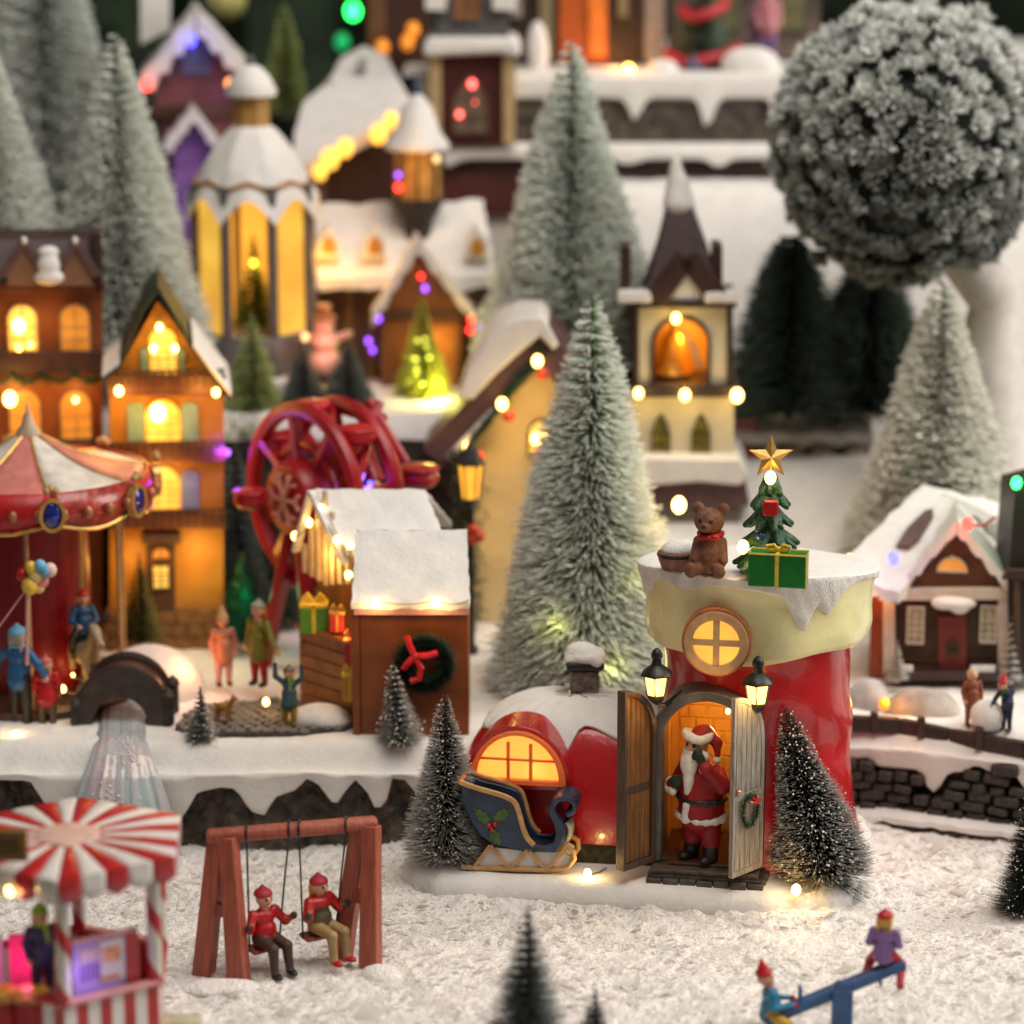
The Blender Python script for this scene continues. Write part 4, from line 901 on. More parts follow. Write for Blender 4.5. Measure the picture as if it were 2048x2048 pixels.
# small lights at the foot of the house
def floor_light(px, py, z, label, power=160, m=None, r=.26, col=(1, .62, .2)):
    p = G(px, py, z); t = thing('fairy_light', label, 'fairy light', p, 'warm fairy lights lying on the snow')
    bulb(t, (0, 0, r * .9), m, r); MB().tube([(r * .3, .2, .08), (r * 2.5, .7, .05), (r * 4, 1.4, .05)], .05, 5).build('wire', mat('clear_wire', (.3, .27, .2), .3), t)
    if power: pl('fairy_lamp', (0, -.25, r * 2.2), power, col, .15, t)
    return t
floor_light(1175, 1755, 1.6, 'bright fairy light glowing on the slab between sleigh and door steps', 200)
floor_light(1592, 1790, 1.6, 'bright fairy light on the slab edge under the right frosted tree', 260, r=.32)
DK = frosted('dark_frosted', (.010, .017, .012), (.55, .53, .49), .80, 1.0)
brush_tree('bottle_brush_tree', 'dark frosted bottle-brush tree beside the sleigh', G(893, 1722, 1.55), 9.6, 2.2, frosted('silver_frosted', (.012, .018, .013), (.62, .60, .55), .5, 1.0), 5200, .026, 30, .12, 3, (-.005, 0), .85, 700, fsize=.045, jit=.10, gap=.22, tip=.4)
t = brush_tree('bottle_brush_tree', 'dark frosted bottle-brush tree right of the open door, leaning left', G(1650, 1760, 1.5), 9.6, 2.6, DK, 5600, .027, 26, .12, 5, (-.24, .05), .85, 1000, fsize=.058, jit=.10, gap=.25, tip=.4)
# long needles of a fir sprig at its foot
rg = np.random.default_rng(9); n = 160; a = rg.normal(-.45, .4, n); p0 = np.array(inv(t, G(1648, 1752, 1.8)))[None] + rg.normal(0, .18, (n, 3)) * [2, 1, .6]
d = np.stack([np.cos(a), -.55 + .5 * np.sin(a), -.25 + .32 * rg.normal(size=n)], 1); V, F, f_ = spikes(p0, p0 + d * rg.uniform(1.0, 2.6, (n, 1)), .022)
sp_ = thing('fir_sprig', 'long-needled fir sprig at the foot of the leaning frosted tree', 'fir sprig', t.location * 1)
link('needles', npmesh('needles', V, F, frosted('sprig_needles', (.012, .03, .028), (.10, .13, .12), .3, 1), f_), sp_)
MB().tube([Vector(p0[0]) - Vector((.6, 0, .1)), Vector(p0[0]) + Vector((.8, -.3, -.1))], .06, 6).build('twig', BROWN, sp_)

sl.scale = (1, 1, 1)
# ---------------------------------------------------------------- left terrace: market stall
def X2(f, *pts, dy=0): return [(lambda q: (q.x, q.z))(f(px, py, dy)) for px, py in pts]
st = thing('market_stall', 'orange market stall with two white roofs, striped gable and wreath on its side wall', 'stall', W(790, 1470, 9.8))
f = TP(st)
z0 = 0
a = f(722, 1470); a2 = f(938, 1470); zt = f(722, 1208).z
wl = MB().box(a.x, a2.x, 0, .3, -.3, zt + .25); wl.box(a2.x - .3, a2.x, .3, 4.6, -.3, zt + .25)
wl.build('side_wall', ORANGE2, st, bevel=.06)
b = MB(); b.box(a.x - .45, a.x - .02, -.12, .5, -.3, zt + .1); b.build('corner_post', ORANGE2, st, bevel=.05)
r0 = f(703, 1206, -1.0); r1 = f(940, 1206, -1.0); t0 = f(712, 1060, 2.6); t1 = f(933, 1060, 2.6)
def slab(mb, P, th, mi=0, n=12):   # four corners, thickened straight down, a little uneven
    P = [Vector(p) for p in P]
    if th > .25:
        up = (P[1] - P[0]).cross(P[3] - P[0]).normalized(); up = up if up.z > 0 else -up; sd = P[0].x * 1.7 + P[2].y; T = []; am = min(.10, th * .16)
        for i in range(n + 1):
            row = []
            for j in range(n + 1):
                p = P[0].lerp(P[1], j / n).lerp(P[3].lerp(P[2], j / n), i / n); e = i in (0, n) or j in (0, n)
                w_ = math.sin(p.x * 1.9 + sd) * math.sin(p.y * 1.6 + p.z * 1.3 + sd) + .6 * math.sin(p.x * 4.3 + p.z * 3.1 + sd) + .4 * math.sin(p.y * 6.1 - p.x * 5.2)
                row.append(p + up * (am * w_ * .7) + (Vector((math.sin(i * 2.3 + sd), 0, math.sin(j * 1.9 + sd))) * am * .8 if e else Vector((0, 0, .0))))
            T.append(row)
        D = Vector((0, 0, -th)); mb.grid(T, mi); mb.grid([[p + D for p in r] for r in T], mi)
        for E in (T[0], T[-1], [r[0] for r in T], [r[-1] for r in T]): mb.grid([E, [p + D * (1 + .25 * math.sin(k * 2.1 + sd)) for k, p in enumerate(E)]], mi)
        return mb
    return slab0(mb, P, th, mi)
def slab0(mb, P, th, mi=0):
    P = [Vector(p) for p in P]; D = Vector((0, 0, -th))
    return mb.add(P + [p + D for p in P], [(0, 1, 2, 3), (7, 6, 5, 4), (0, 4, 5, 1), (1, 5, 6, 2), (2, 6, 7, 3), (3, 7, 4, 0)], mi)
slab(MB(), [r0, r1, t1, t0], .35).build('roof', SNOW, st, bevel=.12)
MB().box(r0.x + .1, r1.x - .05, r0.y + .1, r0.y + .35, r0.z - .75, r0.z - .25).build('eave_trim', PINK, st, bevel=.05)
slab(MB(), [t0, t1, (t1.x, 6.4, r1.z), (t0.x, 6.4, r0.z)], .35).build('roof', SNOW, st, bevel=.12)
for px in (752, 872):
    q = f(px, 1203, -1.25); bulb(st, q, B_WARM, .26); pl('stall_lamp', q + Vector((0, -.5, -.35)), 200, (1, .62, .2), .2, st)
# rear, taller half with the striped gable
gl = f(632, 978, 6.2); gr = f(850, 978, 6.2); el = f(690, 1100, 2.8); er = f(900, 1100, 2.8)
slab(MB(), [el, er, gr, gl], .35).build('roof', SNOW, st, bevel=.12)
bl = Vector((el.x - .2, 10.0, el.z)); br = Vector((er.x, 10.0, er.z))
slab(MB(), [gl, gr, br, bl], .35).build('roof', SNOW, st, bevel=.12)
gx = gl.x + .35; mid = gl.y; hw_ = 3.3
gw = MB(); gw.M = Matrix(((0, 1, 0, 0), (1, 0, 0, 0), (0, 0, 1, 0), (0, 0, 0, 1)))
zg = gl.z; ze = el.z
# the open front faces left and a little forward
q0 = f(600, 1105, 7.6); q1 = f(700, 1130, 2.9); top = f(632, 985, 5.8)
fr_ = MB(); N_ = 7
for k in range(N_):
    u = (k + .5) / N_; p = q0.lerp(q1, u); hgt = (1 - abs(2 * u - 1)) * (top.z - q0.z)
    d = (q1 - q0).normalized() * .2
    zz = p.z + hgt
    MB().add([(p.x - d.x, p.y - d.y, p.z - 1.1 - .5 * (1 - abs(2*u-1))), (p.x + d.x, p.y + d.y, p.z - 1.1 - .5 * (1 - abs(2*u-1))), (p.x + d.x, p.y + d.y, zz), (p.x - d.x, p.y - d.y, zz),
              (p.x - d.x + .15, p.y - d.y + .1, p.z - 1.1 - .5 * (1 - abs(2*u-1))), (p.x + d.x + .15, p.y + d.y + .1, p.z - 1.1 - .5 * (1 - abs(2*u-1))), (p.x + d.x + .15, p.y + d.y + .1, zz), (p.x - d.x + .15, p.y - d.y + .1, zz)],
             [(0, 1, 2, 3), (7, 6, 5, 4), (0, 4, 5, 1), (1, 5, 6, 2), (2, 6, 7, 3), (3, 7, 4, 0)]).build('gable_slat', mat('slat_white', (.70, .55, .38), .5), st)
MB().add([q0 + Vector((.3, .2, -1)), q1 + Vector((.3, .2, -1)), q1 + Vector((.3, .2, 0)), top + Vector((.3, .2, 0)), q0 + Vector((.3, .2, 0))], [(0, 1, 2, 3, 4)]).build('gable_board', ORANGE2, st)
for k in range(2):
    A, Bp = (q0, top) if k == 0 else (top, q1)
    MB().beam(A + Vector((-.25, -.1, .1)), Bp + Vector((-.25, -.1, .1)), .5, .3).build('gable_trim', SNOW, st, bevel=.06)
for px, py, dy in ((643, 1018, 5.0), (590, 1072, 7.2), (676, 1080, 3.2), (700, 1090, 2.4), (697, 1150, 2.2), (618, 1045, 6)):
    q = f(px, py, dy); bulb(st, q, B_WARM, .27)
pl('stall_lamp', f(640, 1120, 4.0), 500, (1, .55, .12), .4, st); pl('stall_lamp', f(690, 1260, 1.6), 250, (1, .5, .12), .4, st)
bk = MB(); c0 = f(606, 1110, 8.2); c1 = f(715, 1110, 3.0)
bk.add([(c0.x + .8, c0.y, 0), (c1.x + 1.6, c1.y, 0), (c1.x + 1.6, c1.y, c1.z + .6), (c0.x + .8, c0.y, c1.z + .6)], [(0, 1, 2, 3)]); bk.build('inner_wall', ORANGE, st)
# plank counter
cA = f(600, 1375, 5.6); cB = f(705, 1385, 2.0); ztop = f(650, 1268, 3.8).z; n = 6
for k in range(n):
    za = .15 + (ztop - .15) * k / n; zb = .15 + (ztop - .15) * (k + 1) / n - .06
    MB().add([(cA.x, cA.y, za), (cB.x, cB.y, za), (cB.x, cB.y, zb), (cA.x, cA.y, zb), (cA.x + .3, cA.y + .2, za), (cB.x + .3, cB.y + .2, za), (cB.x + .3, cB.y + .2, zb), (cA.x + .3, cA.y + .2, zb)],
             [(0, 1, 2, 3), (7, 6, 5, 4), (0, 4, 5, 1), (1, 5, 6, 2), (2, 6, 7, 3), (3, 7, 4, 0)]).build('plank', mat('counter_plank', (.22, .085, .022), .5, .3, 1.5, .3, 5), st, bevel=.03)
slab(MB(), [(cA.x - .3, cA.y - .2, ztop + .18), (cB.x - .3, cB.y - .3, ztop + .18), (cB.x + 2.2, cB.y + .4, ztop + .18), (cA.x + 1.4, cA.y + 1.2, ztop + .18)], .2).build('counter_top', ORANGE2, st, bevel=.03)
# wares
def gift(label, px0, px1, py0, py1, Y, m, mr, rz=0, tilt=0, lump=True):
    p = W((px0 + px1) / 2, py1, Y); q = W(px1, py0, Y); w_ = (q.x - p.x); h_ = q.z - p.z
    t = thing('gift_box', label, 'gift', p, None, rz)
    MB().box(-w_, w_, -w_ * .8, w_ * .8, 0, h_ * .78).build('box', m, t, bevel=.06)
    b = MB(); b.box(-w_ * 1.04, w_ * 1.04, -w_ * .84, w_ * .84, h_ * .70, h_ * .80); b.box(-w_ * .14, w_ * .14, -w_ * .84, w_ * .84, 0, h_ * .82); b.build('ribbon', mr, t, bevel=.03)
    b = MB()
    for s in (-1, 1): b.tube([(0, 0, h_ * .8), (s * w_ * .5, -.05, h_ * 1.05), (s * w_ * .8, -.05, h_ * .95), (0, 0, h_ * .82)], w_ * .17, 6)
    b.build('bow', mr, t); return t
gift('green gift with thick yellow bow on the stall counter', 603, 655, 1190, 1262, W(0, 0, 0).y + 14.2, mat('bright_green', (.10, .30, .02), .4), YELLOW)
gift('dark red gift with gold bow on the stall counter', 660, 690, 1210, 1262, 12.9, RED2, GOLD)
gift('small red parcel standing below the stall counter end', 690, 716, 1262, 1340, 11.2, RED, mat('orange_ribbon', (.7, .2, .05), .4))
gift('yellow parcel on the ground at the stall corner', 686, 716, 1330, 1400, 10.9, mat('orange_parcel', (.5, .2, .02), .5), YELLOW)
# wreath on the stall wall
wt = thing('wreath', 'dark green fir wreath with red bow hanging on the orange stall wall', 'wreath', W(850, 1324, 9.55))
rg = np.random.default_rng(15); n = 2600; th = rg.uniform(0, 2 * PI, n); ps = rg.uniform(0, 2 * PI, n); r_ = 1.3
c0 = np.stack([r_ * np.cos(th), -.15 + 0 * th, r_ * np.sin(th)], 1); dn = np.stack([np.cos(th) * np.cos(ps), -np.abs(np.sin(ps)), np.sin(th) * np.cos(ps)], 1)
V, F, fr2 = spikes(c0, c0 + dn * rg.uniform(.45, .8, (n, 1)), .045); link('needles', npmesh('needles', V, F, frosted('wreath_dark', (.010, .022, .012), (.05, .09, .05), .6, 1), fr2), wt)
MB().tube([(r_ * math.cos(k * .3), .05, r_ * math.sin(k * .3)) for k in range(21)], .16, 6, closed=True).build('hoop', DGREEN, wt)
b = MB(); c_ = (-.55, -.75, .55)
for pts in ([c_, (-.85, -.85, 1.2), (-1.0, -.8, 1.75)], [c_, (.2, -.9, .62), (.75, -.85, .78)], [c_, (-.95, -.85, .2), (-1.2, -.8, -.2), (-1.0, -.85, .1), c_], [c_, (-.2, -.9, -.1), (-.35, -.85, -.75), (-.8, -.8, -.9)]): b.tube(pts, .2, 7)
b.sph(c_, .26); b.build('bow', mat('bow_red', (.62, .015, .02), .4, .15, 2, .2, 6), wt)

# ---------------------------------------------------------------- ferris wheel
fw_ = thing('ferris_wheel', 'red ferris wheel with snowflake hub behind the market stall', 'ferris wheel', Vector((W(650, 1000, 24).x, 24, gz(-11, 24))), None, R(-50))
WRED = mat('wheel_red', (.34, .006, .014), .35, .2, 1, .2, 4)
hz = W(622, 985, 24).z - fw_.location.z; RR = 5.35
for s in (-1, 1):
    y = s * 1.5
    MB().tube([(RR * math.cos(a), y, hz + RR * math.sin(a)) for a in [2 * PI * k / 36 for k in range(36)]], .5, 8, closed=True).build('rim', WRED, fw_)
    b = MB()
    b.tube([(RR * .60 * math.cos(a), y, hz + RR * .60 * math.sin(a)) for a in [2 * PI * k / 28 for k in range(28)]], .26, 6, closed=True); b.build('inner_rim', WRED, fw_)
    for k in range(8):
        a = k * PI / 4 + .2; MB().beam((0, y, hz), (RR * math.cos(a), y, hz + RR * math.sin(a)), .75, .45).build('spoke', WRED if (k % 2) else RED2, fw_)
    for sx in (-1, 1):
        MB().beam((0, y * 1.3, hz), (sx * 2.6, y * 2.0, 0), .9, .6, w1=1.0, h1=.7).build('leg', WRED, fw_, bevel=.06)
for k in range(8):
    a = k * PI / 4 + .2; MB().beam((RR * math.cos(a), -1.5, hz + RR * math.sin(a)), (RR * math.cos(a + PI / 4), 1.5, hz + RR * math.sin(a + PI / 4)), .35, .35).build('brace', WRED, fw_); MB().beam((RR * math.cos(a), -1.9, hz + RR * math.sin(a)), (RR * math.cos(a), 1.9, hz + RR * math.sin(a)), .5, .5).build('crossbar', WRED, fw_)
    g = blob('gondola', [ell((RR * 1.12 * math.cos(a), 0, hz + RR * 1.12 * math.sin(a) - .95), (1.15, 1.25, .65)), ell((RR * 1.12 * math.cos(a), .0, hz + RR * 1.12 * math.sin(a) - .5), (1.25, 1.3, .25)), cap((RR * 1.12 * math.cos(a), 0, hz + RR * 1.12 * math.sin(a) - .8), (RR * math.cos(a), 0, hz + RR * math.sin(a)), .2, .2)], RED, .16, .15, fw_)
    if k % 2 == 0: blob('rider', [ell((RR * math.cos(a), 0, hz + RR * math.sin(a) - .3), (.3, .3, .45)), ell((RR * math.cos(a), 0, hz + RR * math.sin(a) + .3), (.24, .24, .28), 1)], [(LBLUE, DGREEN, PURPLE, CWALL)[k // 2], SKIN], .11, .1, g)
MB().lathe([(0.02, 0), (1.25, .05), (1.3, .4), (1.1, .7), (.02, .75)], 24).mesh
hb = MB(); hb.M = Matrix.Translation((0, -2.5, hz)) @ Matrix.Rotation(PI / 2, 4, 'X'); hb.lathe([(.02, -1.4), (2.3, -1.3), (2.35, .1), (2.1, .45), (.02, .5)], 24); hub = hb.build('hub', WRED, fw_)
MB().lathe([(RR * .62, 0), (RR * .62, .15)], 28).build('back_panel', RED2, fw_, loc=(0, 1.6, hz)).rotation_euler = (PI / 2, 0, 0)
b = MB()
for k in range(6):
    a = k * PI / 3; b.beam((0, -3.05, hz), (1.3 * math.cos(a), -3.05, hz + 1.75 * math.sin(a)), .34, .2)
    for s in (-.5, .5): b.beam((1.05 * math.cos(a), -3.05, hz + 1.05 * math.sin(a)), (1.05 * math.cos(a) + .65 * math.cos(a + s * 1.6), -3.05, hz + 1.05 * math.sin(a) + .65 * math.sin(a + s * 1.6)), .24, .18)
b.build('snowflake', PINK, hub)
WP_ = TPW(fw_)
for px, py, dy, s_ in ((838, 955, 1.5, 1.0), (500, 1000, -1.5, .85)):
    q = WP_(px, py, dy); blob('gondola', [ell(q, (1.3 * s_, 1.2 * s_, .75 * s_)), ell(q + Vector((0, 0, .6 * s_)), (1.4 * s_, 1.3 * s_, .22))], WRED, .16, .15, fw_)
for p0, p1 in (((735, 800), (812, 925)), ((640, 805), (735, 835)), ((770, 830), (700, 900)), ((718, 850), (760, 960)), ((760, 805), (735, 850))):
    MB().tube([WP_(*p0, 2.0), WP_(*p1, 1.0)], .32, 8).build('rod', WRED, fw_)
bulb(fw_, TP(fw_)(607, 940, -2), B_GREEN, .17); bulb(fw_, TP(fw_)(740, 968, 1), B_BLUE, .2)
pl('wheel_lamp', TP(fw_)(735, 955, 0), 260, (.2, .1, 1), .3, fw_)

# ---------------------------------------------------------------- carousel
cx, cyY = W(62, 1000, 18.5).x, 18.5
ca = thing('carousel', 'pink and white carousel canopy with gold valance and blue jewels', 'carousel', Vector((cx, cyY, gz(cx, cyY))))
zb = ca.location.z; zr = W(60, 985, 12.5).z - zb; za = W(62, 862, 18.5).z - zb; zv = W(60, 1072, 12.0).z - zb; CR = 6.9
SEG = 8
for k in range(SEG):
    a0 = 2 * PI * k / SEG + .32; a1 = 2 * PI * (k + 1) / SEG + .32; P = []
    for i in range(9):
        u = i / 8; r = .35 + (CR - .35) * u; z = za + (zr - za) * u - .9 * math.sin(PI * u) * .55
        P.append([(r * math.cos(a0 + (a1 - a0) * j / 4), r * math.sin(a0 + (a1 - a0) * j / 4), z - .25 * math.sin(PI * j / 4) * u * .4) for j in range(5)])
    g = MB().grid(P).build('canopy_panel', (PINKC := mat('canopy_pink', (.60, .20, .17), .45, .15, 1, .15, 4)) if k % 2 else mat('canopy_cream', (.74, .68, .60), .5), ca)
    md = g.modifiers.new('thick', 'SOLIDIFY'); md.thickness = .12
    MB().tube([P[i][0] for i in range(9)], .10, 6).build('canopy_rib', GOLD, ca)
MB().lathe([(.02, za + 1.7), (.12, za + 1.5), (.1, za + 1.2), (.3, za + .9), (.42, za + .4), (.7, za + .05), (.75, za - .25), (.2, za - .3)], 14).build('finial', mat('finial_stone', (.50, .38, .26), .4), ca)
for k in range(SEG):
    a0 = 2 * PI * k / SEG + .32; a1 = 2 * PI * (k + 1) / SEG + .32; P = []
    for j in range(9):
        a = a0 + (a1 - a0) * j / 8; d = .55 * math.sin(PI * j / 8); P.append([(CR * 1.02 * math.cos(a), CR * 1.02 * math.sin(a), zr + .1), (CR * 1.05 * math.cos(a), CR * 1.05 * math.sin(a), (zr + zv) / 2), (CR * 1.03 * math.cos(a), CR * 1.03 * math.sin(a), zv + .75 - d)])
    g = MB().grid(P).build('valance', RED if k % 2 else mat('valance_red', (.34, .03, .02), .3, .4, 2.5, .5, 3, coat=.4), ca); md = g.modifiers.new('thick', 'SOLIDIFY'); md.thickness = .2
    MB().tube([p[2] for p in P], .13, 6).build('valance_edge', GOLD, ca)
    b = MB()
    for j in range(1, 8, 2):
        p = Vector(P[j][1]); b.sph((p.x * 1.03, p.y * 1.03, p.z + .1), (.28, .28, .38), 8, 6)
    b.build('valance_relief', mat('relief_gold', (.42, .16, .07), .35, .4, 3, .4, 5, metal=.3), ca)
    x, y = CR * 1.09 * math.cos(a0), CR * 1.09 * math.sin(a0)
    b = MB(); b.M = Matrix.Translation((x, y, (zr + zv) / 2 + .15)) @ Matrix.Rotation(a0 + PI / 2, 4, 'Z')
    b.ring([(.78 * math.cos(t), 1.0 * math.sin(t)) for t in np.linspace(0, 2 * PI, 20, endpoint=False)], [(.56 * math.cos(t), .78 * math.sin(t)) for t in np.linspace(0, 2 * PI, 20, endpoint=False)], -.25, .2); je = b.build('jewel_mount', GOLD, ca)
    b = MB(); b.M = Matrix.Translation((x, y, (zr + zv) / 2 + .15)) @ Matrix.Rotation(a0 + PI / 2, 4, 'Z'); b.sph((0, 0, 0), (.58, .32, .8), 14, 9); b.build('jewel', mat('blue_jewel', (.004, .012, .20), .06, .3, 1, 0, coat=1), je)
    b = MB()
    for q in (-1, 0, 1): b.sph((x * 1.01 + .25 * q * -math.sin(a0), y * 1.01 + .25 * q * math.cos(a0), zr + .35 + .12 * (q == 0)), .24, 8, 6)
    b.build('crest', TAN, ca)
MB().lathe([(3.4, .6), (3.3, zv + 1)], 24).build('centre_drum', mat('drum_red', (.26, .004, .008), .4, .2, 1, .2, 3), ca)
MB().lathe([(CR * .93, -.2), (CR * .95, .5), (CR * .9, .6)], 36).build('platform', BROWN, ca)
for k in range(6):
    a = 2 * PI * k / 6 - .42; MB().tube([(CR * .86 * math.cos(a), CR * .86 * math.sin(a), .5), (CR * .86 * math.cos(a), CR * .86 * math.sin(a), zr)], .14, 8).build('pole', TAN, ca)
# horse and rider
def horse(label, px, py, Y, rz, coat, s=1.0):
    p = W(px, py, Y); t = thing('carousel_horse', label, 'horse', p, None, rz)
    B = [ell((0, 0, 3.0), (.72, 1.35, .78)), ell((0, -.95, 3.05), (.62, .6, .78)), ell((0, 1.05, 3.1), (.66, .62, .72)), cap((0, -1.2, 3.4), (0, -2.0, 4.6), .5, .32), cap((0, -1.95, 4.65), (0, -2.75, 4.1), .34, .2), ell((0, -2.75, 4.1), (.21, .25, .22)),
         cap((.14, -1.85, 4.85), (.16, -1.8, 5.2), .1, .03), cap((-.14, -1.85, 4.85), (-.16, -1.8, 5.2), .1, .03), cap((0, -1.1, 4.0), (0, -1.75, 4.9), .16, .14, 1), cap((0, 1.6, 3.3), (0, 2.2, 2.3), .2, .1, 1)]
    for sx in (-1, 1):
        B += [cap((sx * .38, -1.1, 2.7), (sx * .4, -1.6, 1.7), .26, .16), cap((sx * .4, -1.6, 1.7), (sx * .4, -1.25, .9), .15, .11), ell((sx * .4, -1.25, .8), (.15, .19, .13), 1),
              cap((sx * .4, 1.15, 2.8), (sx * .42, 1.0, 1.9), .34, .2), cap((sx * .42, 1.0, 1.9), (sx * .42, 1.55, 1.2), .18, .12), cap((sx * .42, 1.55, 1.2), (sx * .42, 1.4, .3), .12, .1), ell((sx * .42, 1.38, .22), (.15, .19, .13), 1)]
    blob('body', B, [coat, BLACK], .10, .15, t)
    blob('saddle', [ell((0, .05, 3.7), (.5, .6, .2)), ell((.62, 0, 3.1), (.2, .45, .6)), ell((-.62, 0, 3.1), (.2, .45, .6))], DGREEN, .1, .1, t)
    MB().tube([(0, .1, .2), (0, .1, zr)], .1, 8).build('pole', GOLD, t); return t
ho = horse('tan carousel horse carrying the blue-coated rider', 172, 1400, 15.5, .5, mat('horse_tan', (.36, .25, .15), .5))
hl = ho.location
person('rider in blue coat and red cap on the tan carousel horse', hl + Vector((0, 0, 2.35)), 4.4, [mat('rider_blue', (.01, .07, .16), .5), BLACK, RED, BLACK], .3, 'sit', J=dict(kL=(-.15, -.12, .40), aL=(-.17, -.06, .2), kR=(.15, -.12, .40), aR=(.17, -.06, .2), eL=(-.17, -.06, .6), hL=(-.1, -.17, .55), eR=(.17, -.06, .6), hR=(.1, -.17, .55)), hair=mat('blond', (.55, .38, .12), .5))

# ---------------------------------------------------------------- tall brown mansion at the left edge
ma = thing('mansion', 'tall orange-brown townhouse with dark mansard roof and two dormers', 'house', Vector((W(60, 1200, 31).x, 31, 6)), None, face(-30, 31))
f = TP(ma)
def facade(parent, name, pts, d0, d1, m, f, bevel=.05, **kw): return MB().prism(X2(f, *pts, dy=d0), d0, d1).build(name, m, parent, bevel=bevel, **kw)
facade(ma, 'upper_wall', [(-120, 570), (205, 570), (205, 1330), (-120, 1330)], 0, 8, ORANGE2, f)
facade(ma, 'cornice', [(-120, 703), (208, 703), (206, 745), (-120, 745)], -.6, 0, DBROWN, f)
facade(ma, 'eave', [(-120, 566), (212, 566), (210, 582), (-120, 582)], -.8, 0, mat('eave_brown', (.12, .035, .015), .5), f)
P0 = X2(f, (-120, 566), (206, 566), (192, 482), (-120, 482)); 
MB().add([(P0[0][0], -.7, P0[0][1]), (P0[1][0], -.7, P0[1][1]), (P0[2][0], 1.4, P0[2][1]), (P0[3][0], 1.4, P0[3][1]), (P0[0][0], 8, P0[0][1]), (P0[1][0], 8, P0[1][1]), (P0[2][0], 6, P0[2][1]), (P0[3][0], 6, P0[3][1])], [(0, 1, 2, 3), (3, 2, 6, 7), (1, 5, 6, 2), (0, 3, 7, 4), (4, 7, 6, 5)]).build('roof', DBROWN, ma, bevel=.08)
facade(ma, 'roof_edge', [(183, 462), (203, 466), (207, 582), (190, 582)], -.8, 2, DBROWN, f)
for px in (48, 150):
    dmr = facade(ma, 'dormer', [(px - 34, 572), (px - 34, 535), (px, 495), (px + 34, 535), (px + 34, 572)], -1.0, 2.5, mat('dormer_wall', (.22, .11, .06), .6), f)
    for s in (-1, 1):
        a_, b_ = X2(f, (px, 478), (px + s * 44, 548)); MB().beam((a_[0], -1.0, a_[1]), (b_[0], -1.0, b_[1]), .5, .32, up=(0, 1, 0)).build('gable_board', MAUVE, dmr, bevel=.04)
    q = f(px, 482, -1); blob('snow_tip', [ell(q, (.22, .3, .3))], SNOW, .13, .1, dmr)
q = f(98, 560, -1.0); k_ = .031
blob('roof_snow', [ell(q + Vector((0, 0, .15)), (.95, .55, .5)), ell(q + Vector((0, 0, .9)), (.75, .5, .8)), ell(q + Vector((0, .1, 1.75)), (.68, .45, .4))], SNOW, .13, .2, ma, rough=.05)
def fwin(parent, f, px, py0, py1, w, pane=None, frame=None, style='arch', dy=0, **kw):
    a_ = f(px - w / 2, py1, dy); b_ = f(px + w / 2, py0, dy); return window(parent, (a_.x + b_.x) / 2, a_.z, b_.x - a_.x, b_.z - a_.z, dy, pane, frame, style, **kw)
fwin(ma, f, 45, 606, 707, 58, P_YEL); fwin(ma, f, 150, 606, 707, 58, P_ORA); fwin(ma, f, 152, 780, 888, 60, P_ORA); fwin(ma, f, 50, 780, 888, 60, P_ORA)
bulb(ma, f(38, 652, -.35), B_WARM, .5); bulb(ma, f(38, 695, -.4), B_AMB, .22); bulb(ma, f(60, 690, -.4), B_AMB, .2)
bulb(ma, f(20, 798, -1.0), B_WARM, .5); bulb(ma, f(151, 800, -.5), B_WARM, .2)
pl('mansion_lamp', f(30, 790, -2.2), 800, (1, .5, .1), .5, ma); pl('mansion_lamp', f(152, 790, -1.6), 280, (1, .5, .1), .5, ma); pl('mansion_lamp', f(60, 650, -2.0), 220, (1, .5, .1), .5, ma)
b = MB(); 
for px in range(122, 190, 9): a_ = f(px, 912, -.8); b.box(a_.x - .07, a_.x + .07, -.85, -.7, a_.z, a_.z + 1.1)
a_ = f(118, 912, -.8); b_ = f(192, 878, -.8); b.box(a_.x, b_.x, -.88, -.66, b_.z - .12, b_.z + .05); b.box(a_.x, b_.x, -.88, -.66, a_.z - .1, a_.z); b.build('balcony_rail', NAVY, ma)
rg = np.random.default_rng(21); n = 500; xx = rg.uniform(0, 1, n); a_ = f(-40, 752, -.6); b_ = f(200, 752, -.6)
c0 = np.stack([a_.x + (b_.x - a_.x) * xx, -.7 + 0 * xx, a_.z - .5 * np.abs(np.sin(xx * 12))], 1); V, F, f_ = spikes(c0, c0 + rg.normal(0, .3, (n, 3)), .05); link('garland', npmesh('garland', V, F, WREATH, f_), ma)

# ---------------------------------------------------------------- orange half-timbered house
oh = thing('gabled_house', 'orange gabled house with green roof and three lit floors beside the carousel', 'house', Vector((W(330, 1290, 28).x, 28, 6)), None, face(-21.5, 28))
f = TP(oh)
facade(oh, 'wall', [(218, 1300), (218, 745), (240, 735), (315, 600), (425, 750), (448, 765), (448, 1300)], 0, 7, ORANGE, f)
BR = mat('brick_base', (.22, .10, .03), .6, .3, 2, .4, 4)
facade(oh, 'footing', [(214, 1300), (214, 1216), (452, 1216), (452, 1300)], -.25, 0, BR, f)
rr = random.Random(6)
for row in range(3):
    for k in range(7):
        a_ = f(218 + k * 34 - (row % 2) * 12, 1296 - row * 25, -.25); MB().box(a_.x + .03, a_.x + .95, -.36 - rr.uniform(0, .06), -.2, a_.z, a_.z + .68).build('brick', BR, oh, bevel=.04)
tb = mat('timber', (.13, .04, .012), .5, .3, 1.5, .3, 4)
